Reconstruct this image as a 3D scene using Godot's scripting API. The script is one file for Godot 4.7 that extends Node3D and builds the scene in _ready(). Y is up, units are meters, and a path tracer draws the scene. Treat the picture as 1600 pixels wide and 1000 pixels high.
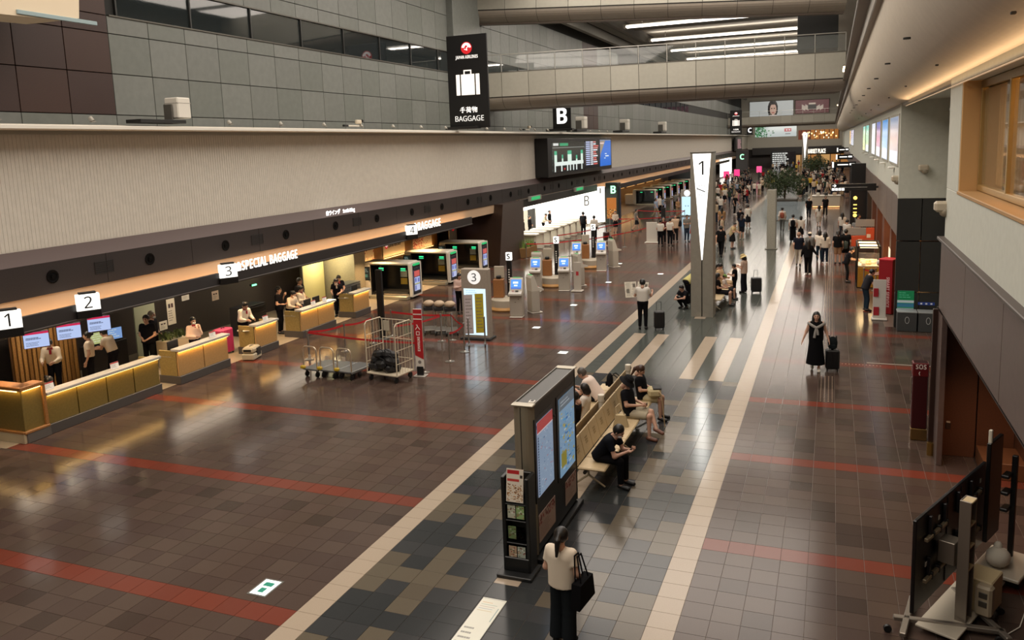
extends Node3D
# A departure hall seen from a gallery: x to the right, z towards the viewer, metres. The hall runs along -z.

var used := {}
var mats := {}
var shapes := {}
var cam_at := Vector3(0, 6.4, 0)
var rng := RandomNumberGenerator.new()
const UX := 0.3965
const UZ := 0.389
const X0 := -6.95
const Z0 := -8.34

# ---------------------------------------------------------------- mesh builder
class MB:
	var v := PackedVector3Array()
	var n := PackedVector3Array()
	var t := PackedVector2Array()
	var c := PackedColorArray()
	var xf := Transform3D()
	var col := Color.WHITE
	var colored := false
	func vert(p: Vector3, m: Vector3, w: Vector2):
		v.append(xf * p); n.append((xf.basis * m).normalized()); t.append(w); c.append(col)
	func tri(a: Vector3, b: Vector3, d: Vector3):
		var m := (b - a).cross(d - a).normalized()
		vert(a, m, Vector2(0, 1)); vert(d, m, Vector2(0.5, 0)); vert(b, m, Vector2(1, 1))
	# a b c d run counterclockwise seen from outside: lower left, lower right, upper right, upper left
	func quad(a: Vector3, b: Vector3, d: Vector3, e: Vector3):
		var m := (b - a).cross(e - a)
		if m.length_squared() < 1e-14: m = (d - b).cross(e - b)
		m = m.normalized()
		vert(a, m, Vector2(0, 1)); vert(d, m, Vector2(1, 0)); vert(b, m, Vector2(1, 1))
		vert(a, m, Vector2(0, 1)); vert(e, m, Vector2(0, 0)); vert(d, m, Vector2(1, 0))
	func box(p: Vector3, s: Vector3):
		var h := s * 0.5
		var q := []
		for i in 8: q.append(p + Vector3(h.x if i & 1 else -h.x, h.y if i & 2 else -h.y, h.z if i & 4 else -h.z))
		quad(q[4], q[5], q[7], q[6]); quad(q[1], q[0], q[2], q[3])
		quad(q[5], q[1], q[3], q[7]); quad(q[0], q[4], q[6], q[2])
		quad(q[6], q[7], q[3], q[2]); quad(q[0], q[1], q[5], q[4])
	func bev(p: Vector3, s: Vector3, b: float):
		var h := s * 0.5
		b = minf(b, minf(h.x, minf(h.y, h.z)) * 0.9)
		var ax := [Vector3.RIGHT, Vector3.UP, Vector3.BACK]
		for k in 3:
			var u: Vector3 = ax[(k + 1) % 3]
			var w: Vector3 = ax[(k + 2) % 3]
			var hu: float = h[(k + 1) % 3]
			var hw: float = h[(k + 2) % 3]
			for sg in [-1.0, 1.0]:
				var o: Vector3 = p + ax[k] * h[k] * sg
				var a := o - u * (hu - b) - w * (hw - b)
				var a2 := o + u * (hu - b) - w * (hw - b)
				var a3 := o + u * (hu - b) + w * (hw - b)
				var a4 := o - u * (hu - b) + w * (hw - b)
				if sg > 0: quad(a, a2, a3, a4)
				else: quad(a2, a, a4, a3)
				for s2 in [-1.0, 1.0]:
					# edge along w between faces k and u
					var e1: Vector3 = p + ax[k] * h[k] * sg + u * (hu - b) * s2
					var e2: Vector3 = p + ax[k] * (h[k] - b) * sg + u * hu * s2
					var d := w * (hw - b)
					if sg * s2 > 0: quad(e1 - d, e2 - d, e2 + d, e1 + d)
					else: quad(e2 - d, e1 - d, e1 + d, e2 + d)
		for sx in [-1.0, 1.0]:
			for sy in [-1.0, 1.0]:
				for sz in [-1.0, 1.0]:
					var g := Vector3(sx, sy, sz)
					var a := p + g * Vector3(h.x, h.y - b, h.z - b)
					var b2 := p + g * Vector3(h.x - b, h.y, h.z - b)
					var d2 := p + g * Vector3(h.x - b, h.y - b, h.z)
					if sx * sy * sz > 0: tri(a, b2, d2)
					else: tri(b2, a, d2)
	func cyl(a: Vector3, b: Vector3, r1: float, r2: float, seg := 10, caps := true):
		var d := (b - a).normalized()
		var u := d.cross(Vector3.UP if absf(d.y) < 0.9 else Vector3.RIGHT).normalized()
		var w := u.cross(d).normalized()
		for i in seg:
			var t0 := TAU * i / seg
			var t1 := TAU * (i + 1) / seg
			var n0 := u * cos(t0) - w * sin(t0)
			var n1 := u * cos(t1) - w * sin(t1)
			var p0 := a + n0 * r1
			var p1 := a + n1 * r1
			var p2 := b + n1 * r2
			var p3 := b + n0 * r2
			var u0 := float(i) / seg
			var u1 := float(i + 1) / seg
			vert(p0, n0, Vector2(u0, 1)); vert(p2, n1, Vector2(u1, 0)); vert(p1, n1, Vector2(u1, 1))
			vert(p0, n0, Vector2(u0, 1)); vert(p3, n0, Vector2(u0, 0)); vert(p2, n1, Vector2(u1, 0))
			if caps:
				vert(a, -d, Vector2(.5, .5)); vert(p0, -d, Vector2(.5, .5)); vert(p1, -d, Vector2(.5, .5))
				vert(b, d, Vector2(.5, .5)); vert(p2, d, Vector2(.5, .5)); vert(p3, d, Vector2(.5, .5))
	func tube(pts: Array, r: float, seg := 8):
		for i in pts.size() - 1:
			cyl(pts[i], pts[i + 1], r, r, seg, true)
			if i > 0: ball(pts[i], r, 4, seg)
	func ball(p: Vector3, r, rings := 6, seg := 10):
		var s: Vector3 = r if r is Vector3 else Vector3(r, r, r)
		for j in rings:
			for i in seg:
				var q := []
				for k in [[0, 0], [1, 0], [1, 1], [0, 1]]:
					var th: float = PI * (j + k[1]) / rings
					var ph: float = TAU * (i + k[0]) / seg
					q.append(Vector3(sin(th) * cos(ph), cos(th), sin(th) * sin(ph)))
				for k in [0, 2, 1, 0, 3, 2]:
					vert(p + q[k] * s, (q[k] / s).normalized(), Vector2(.5, .5))
	# profile of Vector2(radius, height), turned about y
	func lathe(p: Vector3, prof: Array, seg := 16):
		for j in prof.size() - 1:
			for i in seg:
				var q := []
				var m2: Vector2 = (prof[j + 1] - prof[j]).normalized()
				var m := Vector2(m2.y, -m2.x)
				for k in [[0, 0], [1, 0], [1, 1], [0, 1]]:
					var ph: float = TAU * (i + k[0]) / seg
					var w: Vector2 = prof[j + k[1]]
					q.append([p + Vector3(cos(ph) * w.x, w.y, sin(ph) * w.x), Vector3(cos(ph) * m.x, m.y, sin(ph) * m.x)])
				for k in [0, 1, 2, 0, 2, 3]: vert(q[k][0], q[k][1], Vector2(.5, .5))
	# polygon in x, y pushed along z from 0 to depth
	func prism(poly: PackedVector2Array, depth: float):
		if Geometry2D.is_polygon_clockwise(poly): poly.reverse()
		var ix := Geometry2D.triangulate_polygon(poly)
		var lo := poly[0]
		var hi := poly[0]
		for q in poly:
			lo = lo.min(q); hi = hi.max(q)
		var ex := hi - lo
		for k in range(0, ix.size(), 3):
			var tr := [poly[ix[k]], poly[ix[k + 1]], poly[ix[k + 2]]]
			if (tr[1] - tr[0]).cross(tr[2] - tr[0]) < 0: tr = [tr[0], tr[2], tr[1]]
			for o in [0, 2, 1]:
				var w: Vector2 = tr[o]
				vert(Vector3(w.x, w.y, depth), Vector3.BACK, Vector2((w.x - lo.x) / ex.x, (hi.y - w.y) / ex.y))
			for o in [0, 1, 2]:
				var w: Vector2 = tr[o]
				vert(Vector3(w.x, w.y, 0), Vector3.FORWARD, Vector2((w.x - lo.x) / ex.x, (hi.y - w.y) / ex.y))
		for k in poly.size():
			var a := poly[k]
			var b := poly[(k + 1) % poly.size()]
			quad(Vector3(a.x, a.y, 0), Vector3(b.x, b.y, 0), Vector3(b.x, b.y, depth), Vector3(a.x, a.y, depth))
	# a stroke drawn as flat bars in the xy plane
	func stroke(pts: Array, w: float, d: float):
		for i in pts.size() - 1:
			var a: Vector2 = pts[i]
			var b: Vector2 = pts[i + 1]
			var e := (b - a).normalized() * w * 0.5
			var s := Vector2(-e.y, e.x)
			prism(PackedVector2Array([a - e - s, b + e - s, b + e + s, a - e + s]), d)
	func add(arr: Array, x: Transform3D):
		var ix: PackedInt32Array = arr[2]
		var mirrored := x.basis.determinant() < 0
		for k in ix.size():
			var i := ix[k + [0, 1, -1][k % 3]] if mirrored else ix[k]
			v.append(x * arr[0][i]); n.append((x.basis * arr[1][i]).normalized()); t.append(Vector2(.5, .5))
			c.append(arr[3][i] if arr.size() > 3 else col)
	func done() -> ArrayMesh:
		var a := []
		a.resize(Mesh.ARRAY_MAX)
		a[Mesh.ARRAY_VERTEX] = v; a[Mesh.ARRAY_NORMAL] = n; a[Mesh.ARRAY_TEX_UV] = t
		if colored: a[Mesh.ARRAY_COLOR] = c
		var m := ArrayMesh.new()
		m.add_surface_from_arrays(Mesh.PRIMITIVE_TRIANGLES, a)
		return m

# ---------------------------------------------------------------- nodes and materials
func numbered(par: Node, called: String) -> String:
	var k := "%d/%s" % [par.get_instance_id(), called]
	if not used.has(k):
		used[k] = 0
		return called
	used[k] += 1
	return "%s_%03d" % [called, used[k]]

func thing(called: String, label: String, category: String, at := Vector3.ZERO, turn := 0.0, group := "") -> Node3D:
	var o := Node3D.new()
	o.name = numbered(self, called)
	add_child(o)
	o.position = at
	o.rotation.y = turn
	o.set_meta("label", label)
	o.set_meta("category", category)
	if group: o.set_meta("group", group)
	return o

func setting(called: String, at := Vector3.ZERO) -> Node3D:
	var o := Node3D.new()
	o.name = numbered(self, called)
	add_child(o)
	o.position = at
	o.set_meta("kind", "structure")
	return o

func part(par: Node, called: String, mesh: Mesh, m: Material, at := Vector3.ZERO, turn := 0.0) -> MeshInstance3D:
	var o := MeshInstance3D.new()
	o.name = numbered(par, called)
	par.add_child(o)
	o.mesh = mesh
	o.material_override = m
	o.position = at
	o.rotation.y = turn
	o.cast_shadow = GeometryInstance3D.SHADOW_CASTING_SETTING_ON
	return o

func bmesh(s: Vector3, b := 0.006) -> ArrayMesh:
	var k := "b%.3f/%.3f/%.3f/%.3f" % [s.x, s.y, s.z, b]
	if not shapes.has(k):
		var m := MB.new()
		if b > 0: m.bev(Vector3.ZERO, s, b)
		else: m.box(Vector3.ZERO, s)
		shapes[k] = m.done()
	return shapes[k]

func bx(par: Node, called: String, s: Vector3, at: Vector3, m: Material, b := 0.006, turn := 0.0) -> MeshInstance3D:
	return part(par, called, bmesh(s, b), m, at, turn)

func cy(par: Node, called: String, a: Vector3, b: Vector3, r: float, m: Material, seg := 12, r2 := -1.0) -> MeshInstance3D:
	var w := MB.new()
	w.cyl(Vector3.ZERO, b - a, r, r if r2 < 0 else r2, seg)
	return part(par, called, w.done(), m, a)

func mt(hex: String, rough := 0.6, metal := 0.0, spec := 0.5) -> StandardMaterial3D:
	var k := "%s/%.2f/%.2f/%.2f" % [hex, rough, metal, spec]
	if not mats.has(k):
		var m := StandardMaterial3D.new()
		m.albedo_color = Color(hex)
		m.roughness = rough
		m.metallic = metal
		m.metallic_specular = spec
		mats[k] = m
	return mats[k]

func glow(hex: String, e: float, base := "f4f2ee") -> StandardMaterial3D:
	var k := "g%s/%.2f/%s" % [hex, e, base]
	if not mats.has(k):
		var m := StandardMaterial3D.new()
		m.albedo_color = Color(base)
		m.roughness = 0.5
		m.emission_enabled = true
		m.emission = Color(hex)
		m.emission_energy_multiplier = e
		mats[k] = m
	return mats[k]

func grain(hex: String, rough: float, freq: float, lo: float, scale := 1.0, metal := 0.0, stretch := Vector3.ONE) -> StandardMaterial3D:
	var k := "n%s/%.2f/%.2f/%.2f/%.2f/%s" % [hex, rough, freq, lo, scale, stretch]
	if not mats.has(k):
		var tk := "t%.3f/%.2f" % [freq, lo]
		if not shapes.has(tk):
			var f := FastNoiseLite.new()
			f.seed = 7
			f.frequency = freq
			f.fractal_octaves = 4
			var w := 256
			var im := Image.create(w, w, false, Image.FORMAT_RGB8)
			var src := f.get_seamless_image(w, w)
			for y in w:
				for x in w:
					var g := lerpf(lo, 1.0, src.get_pixel(x, y).r)
					im.set_pixel(x, y, Color(g, g, g))
			shapes[tk] = ImageTexture.create_from_image(im)
		var m := StandardMaterial3D.new()
		m.albedo_color = Color(hex)
		m.albedo_texture = shapes[tk]
		m.uv1_triplanar = true
		m.uv1_world_triplanar = true
		m.uv1_scale = stretch * scale
		m.roughness = rough
		m.metallic = metal
		mats[k] = m
	return mats[k]

const ORD := ["first", "second", "third", "fourth", "fifth", "sixth", "seventh", "eighth", "ninth", "tenth", "eleventh", "twelfth", "thirteenth", "fourteenth", "fifteenth", "sixteenth", "seventeenth", "eighteenth", "nineteenth", "twentieth", "twenty-first", "twenty-second", "twenty-third"]

func pane(hex: String, a: float) -> StandardMaterial3D:
	var k := "p%s%.2f" % [hex, a]
	if not mats.has(k):
		var m := StandardMaterial3D.new()
		m.albedo_color = Color(Color(hex), a)
		m.transparency = BaseMaterial3D.TRANSPARENCY_ALPHA
		m.roughness = 0.03
		mats[k] = m
	return mats[k]

func lit(im: Image, e: float) -> StandardMaterial3D:
	var m := StandardMaterial3D.new()
	var tx := ImageTexture.create_from_image(im)
	m.albedo_color = Color(0.03, 0.03, 0.03)
	m.roughness = 0.15
	m.emission_enabled = true
	m.emission = Color.BLACK
	m.emission_texture = tx
	m.emission_energy_multiplier = e
	m.texture_filter = BaseMaterial3D.TEXTURE_FILTER_LINEAR
	return m

func printed(im: Image, rough := 0.6) -> StandardMaterial3D:
	var m := StandardMaterial3D.new()
	m.albedo_texture = ImageTexture.create_from_image(im)
	m.roughness = rough
	return m

# a flat sheet w wide, h high, facing +z, with the picture the right way up
func sheet(w: float, h: float, d := 0.004) -> ArrayMesh:
	var k := "s%.3f/%.3f/%.4f" % [w, h, d]
	if not shapes.has(k):
		var m := MB.new()
		m.prism(PackedVector2Array([Vector2(-w / 2, -h / 2), Vector2(w / 2, -h / 2), Vector2(w / 2, h / 2), Vector2(-w / 2, h / 2)]), d)
		shapes[k] = m.done()
	return shapes[k]

func text(par: Node, called: String, s: String, h: float, m: Material, at: Vector3, turn := 0.0, bold := true, depth := 0.01, wide := 0.0) -> MeshInstance3D:
	var f := SystemFont.new()
	f.font_names = PackedStringArray(["Droid Sans"])
	f.font_weight = 700 if bold else 400
	var q := TextMesh.new()
	q.font = f
	q.text = s
	q.font_size = 48
	q.pixel_size = h / 34.5
	q.depth = depth
	q.curve_step = 1.5
	var o := part(par, called, q, m, at, turn)
	if wide > 0:
		var w := q.get_aabb().size.x
		if w > 0.001: o.scale.x = wide / w
	return o

func blank(w: int, h: int, c: String) -> Image:
	var im := Image.create(w, h, false, Image.FORMAT_RGB8)
	im.fill(Color(c))
	return im

func rr(im: Image, x: int, y: int, w: int, h: int, c: String):
	im.fill_rect(Rect2i(x, y, w, h), Color(c))

# rows of short dashes that read as lines of print
func lines(im: Image, r: Rect2i, step: int, c: String, thick := 1, fill := 0.8):
	var y := r.position.y
	while y < r.end.y:
		var x := r.position.x
		while x < r.position.x + int(r.size.x * rng.randf_range(fill * 0.6, fill)):
			var l := rng.randi_range(2, 7)
			im.fill_rect(Rect2i(x, y, mini(l, r.end.x - x), thick), Color(c))
			x += l + 1
		y += step

func omni(at: Vector3, c: String, e: float, size := 0.05):
	var l := OmniLight3D.new()
	l.name = numbered(self, "lamp_light")
	add_child(l)
	l.position = at
	l.light_color = Color(c)
	l.light_energy = e
	l.omni_range = 60.0
	l.omni_attenuation = 2.0
	l.light_size = size
	l.shadow_enabled = true

func spot(at: Vector3, to: Vector3, c: String, e: float, ang := 40.0, size := 0.04):
	var l := SpotLight3D.new()
	l.name = numbered(self, "down_light")
	add_child(l)
	l.position = at
	l.look_at_from_position(at, to, Vector3.RIGHT if absf((to - at).normalized().y) > 0.95 else Vector3.UP)
	l.light_color = Color(c)
	l.light_energy = e
	l.spot_range = 60.0
	l.spot_attenuation = 2.0
	l.spot_angle = ang
	l.spot_angle_attenuation = 0.6
	l.light_size = size
	l.shadow_enabled = true

# an area light of w by h metres at a place, shining along dir; energy is that of the whole panel
func area(at: Vector3, dir: Vector3, up: Vector3, w: float, h: float, c: String, e: float):
	var l := AreaLight3D.new()
	l.name = numbered(self, "panel_light")
	add_child(l)
	l.look_at_from_position(at, at + dir, up)
	l.area_size = Vector2(w, h)
	l.area_normalize_energy = true
	l.light_color = Color(c)
	l.light_energy = e
	l.area_range = 80.0
	l.area_attenuation = 2.0
	l.shadow_enabled = true

# ---------------------------------------------------------------- people
# bones: [a, b, radius at a, radius at b, flat end]; takes: [centre, radius] balls cut away. Gives [points, normals, indices].
func skin_of(bones: Array, cell: float, k: float, takes := [], floor_y := -9.0) -> Array:
	var lo := Vector3(99, 99, 99)
	var hi := -lo
	for b in bones:
		var r: float = maxf(b[2], b[3])
		var rv := Vector3(r, r, r)
		lo = lo.min(b[0] - rv).min(b[1] - rv)
		hi = hi.max(b[0] + rv).max(b[1] + rv)
	var pad := cell * 2.2
	lo -= Vector3(pad, pad, pad)
	hi += Vector3(pad, pad, pad)
	var nx := int((hi.x - lo.x) / cell) + 2
	var ny := int((hi.y - lo.y) / cell) + 2
	var nz := int((hi.z - lo.z) / cell) + 2
	var sxy := nx * ny
	var f := PackedFloat32Array()
	f.resize(nx * ny * nz)
	f.fill(0.5)
	for b in bones:
		var a: Vector3 = b[0]
		var ab: Vector3 = b[1] - a
		var ra: float = b[2]
		var rd: float = b[3] - ra
		var flat: bool = b.size() > 4
		var l2 := maxf(ab.length_squared(), 1e-9)
		var ln := sqrt(l2)
		var r := maxf(b[2], b[3]) + k + cell * 1.6
		var mn: Vector3 = (a.min(b[1]) - Vector3(r, r, r) - lo) / cell
		var mx: Vector3 = (a.max(b[1]) + Vector3(r, r, r) - lo) / cell
		for z in range(maxi(0, int(mn.z)), mini(nz - 1, int(mx.z) + 1)):
			for y in range(maxi(0, int(mn.y)), mini(ny - 1, int(mx.y) + 1)):
				var at := z * sxy + y * nx
				for x in range(maxi(0, int(mn.x)), mini(nx - 1, int(mx.x) + 1)):
					var p := lo + Vector3(x, y, z) * cell - a
					var t := p.dot(ab) / l2
					var tc := clampf(t, 0.0, 1.0)
					var d: float
					if flat and t > 1.0:
						d = maxf((p - ab * t).length() - ra - rd, (t - 1.0) * ln)
					else:
						d = (p - ab * tc).length() - ra - rd * tc
					var g := f[at + x]
					if g > 0.45: f[at + x] = minf(d, 0.5)
					else:
						var h := maxf(k - absf(d - g), 0.0)
						f[at + x] = minf(d, g) - h * h / (4.0 * k)
	for tk in takes:
		var r2: float = tk[1] + cell * 2.0
		var mn2: Vector3 = (tk[0] - Vector3(r2, r2, r2) - lo) / cell
		var mx2: Vector3 = (tk[0] + Vector3(r2, r2, r2) - lo) / cell
		for z in range(maxi(0, int(mn2.z)), mini(nz - 1, int(mx2.z) + 1)):
			for y in range(maxi(0, int(mn2.y)), mini(ny - 1, int(mx2.y) + 1)):
				for x in range(maxi(0, int(mn2.x)), mini(nx - 1, int(mx2.x) + 1)):
					var i := z * sxy + y * nx + x
					f[i] = maxf(f[i], tk[1] - (lo + Vector3(x, y, z) * cell - tk[0]).length())
	if floor_y > -5.0:
		for z in nz:
			for y in ny:
				var dy := floor_y - (lo.y + y * cell)
				if dy > -cell * 2:
					for x in nx:
						var i := z * sxy + y * nx + x
						f[i] = maxf(f[i], dy)
	var pts := PackedVector3Array()
	var nor := PackedVector3Array()
	var ids := PackedInt32Array()
	ids.resize(nx * ny * nz)
	ids.fill(-1)
	var ix := PackedInt32Array()
	var off := [0, 1, nx, nx + 1, sxy, sxy + 1, sxy + nx, sxy + nx + 1]
	var ed := [[0, 1], [2, 3], [4, 5], [6, 7], [0, 2], [1, 3], [4, 6], [5, 7], [0, 4], [1, 5], [2, 6], [3, 7]]
	for z in nz - 1:
		for y in ny - 1:
			var row := z * sxy + y * nx
			for x in nx - 1:
				var i := row + x
				var g0 := f[i]
				if absf(g0) > cell * 2.5: continue
				var g := [g0, f[i + 1], f[i + nx], f[i + nx + 1], f[i + sxy], f[i + sxy + 1], f[i + sxy + nx], f[i + sxy + nx + 1]]
				var m := 0
				for q in 8:
					if g[q] < 0.0: m |= 1 << q
				if m == 0 or m == 255: continue
				var s := Vector3.ZERO
				var cn := 0
				for e in ed:
					var ga: float = g[e[0]]
					var gb: float = g[e[1]]
					if (ga < 0.0) != (gb < 0.0):
						var u := ga / (ga - gb)
						var ca := Vector3(e[0] & 1, (e[0] >> 1) & 1, e[0] >> 2)
						var cb := Vector3(e[1] & 1, (e[1] >> 1) & 1, e[1] >> 2)
						s += ca.lerp(cb, u)
						cn += 1
				ids[i] = pts.size()
				pts.append(lo + (Vector3(x, y, z) + s / cn) * cell)
				nor.append(Vector3(g[1] + g[3] + g[5] + g[7] - g[0] - g[2] - g[4] - g[6], g[2] + g[3] + g[6] + g[7] - g[0] - g[1] - g[4] - g[5], g[4] + g[5] + g[6] + g[7] - g[0] - g[1] - g[2] - g[3]).normalized())
	for z in range(1, nz - 1):
		for y in range(1, ny - 1):
			var row := z * sxy + y * nx
			for x in range(1, nx - 1):
				var i := row + x
				if ids[i] < 0: continue
				var s0 := f[i] < 0.0
				for ax in 3:
					var st: int = [1, nx, sxy][ax]
					if s0 == (f[i + st] < 0.0): continue
					var u: int = [nx, sxy, 1][ax]
					var w: int = [sxy, 1, nx][ax]
					var a := ids[i]
					var b := ids[i - u]
					var c := ids[i - u - w]
					var d := ids[i - w]
					if b < 0 or c < 0 or d < 0: continue
					# clockwise seen from outside
					if s0: ix.append_array([a, c, b, a, d, c])
					else: ix.append_array([a, b, c, a, c, d])
	return [pts, nor, ix]

func arr_mesh(a: Array) -> ArrayMesh:
	var q := []
	q.resize(Mesh.ARRAY_MAX)
	q[Mesh.ARRAY_VERTEX] = a[0]
	q[Mesh.ARRAY_NORMAL] = a[1]
	q[Mesh.ARRAY_INDEX] = a[2]
	var m := ArrayMesh.new()
	if a[2].size() > 0: m.add_surface_from_arrays(Mesh.PRIMITIVE_TRIANGLES, q)
	return m

const SKIN := Color(0.50, 0.29, 0.20)
func V(x: float, y: float, z: float) -> Vector3: return Vector3(x, y, z)

# a head about its own centre, looking along +z
func head_arrays() -> Array:
	if shapes.has("head"): return shapes["head"]
	var b := [[V(0, .03, -.018), V(0, .0, .012), .088, .08], [V(0, -.05, .03), V(0, -.085, .048), .062, .036],
		[V(0, .012, .088), V(0, -.03, .108), .008, .014], [V(.085, .0, -.01), V(.085, -.03, -.005), .016, .012], [V(-.085, .0, -.01), V(-.085, -.03, -.005), .016, .012],
		[V(-.016, -.062, .083), V(.016, -.062, .083), .009, .009], [V(-.04, .026, .082), V(.04, .026, .082), .008, .008], [V(0, -.09, -.015), V(0, -.15, -.03), .052, .052]]
	var a := skin_of(b, 0.0095, 0.022, [[V(.034, .006, .1), .016], [V(-.034, .006, .1), .016]])
	var c := PackedColorArray()
	for p in a[0]:
		var q: Vector3 = p
		var m := SKIN
		var ax := absf(q.x)
		if q.z > 0.06:
			if Vector2(ax - .034, (q.y - .006) * 1.6).length() < .014: m = Color(0.03, 0.02, 0.02)
			elif ax > .016 and ax < .055 and absf(q.y - .031) < .007: m = Color(0.05, 0.03, 0.02)
			elif ax < .026 and absf(q.y + .062) < .009: m = Color(0.36, 0.13, 0.11)
		c.append(m)
	a.append(c)
	shapes["head"] = a
	return a

# a left hand hanging from the wrist along -y, palm towards -x, thumb towards +z
func hand_arrays(grip: bool) -> Array:
	var k := "hand%s" % grip
	if shapes.has(k): return shapes[k]
	var b := [[V(0, .0, 0), V(0, -.035, 0), .025, .022], [V(0, -.03, .018), V(0, -.085, .024), .016, .014], [V(0, -.03, 0), V(0, -.09, .004), .017, .014], [V(0, -.03, -.018), V(0, -.085, -.018), .016, .013],
		[V(.0, -.025, .02), V(-.012, -.05, .045), .014, .012], [V(-.012, -.05, .045), V(-.03 if grip else -.016, -.085, .048), .0105, .008]]
	for i in 4:
		var z: float = [.029, .0095, -.01, -.028][i]
		var l: float = [.075, .083, .076, .06][i]
		var y0 := -.088 if i < 3 else -.08
		if grip:
			var m := V(-.022, y0 - l * .42, z)
			b.append([V(-.002, y0, z), m, .0098, .009])
			b.append([m, V(-.06, y0 - l * .38, z * .9), .009, .0075])
		else:
			var m := V(-.006, y0 - l * .5, z * 1.04)
			b.append([V(0, y0, z), m, .0098, .0088])
			b.append([m, V(-.02, y0 - l * .97, z * 1.05), .0088, .007])
	var a := skin_of(b, 0.0052, 0.008)
	shapes[k] = a
	return a

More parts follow.
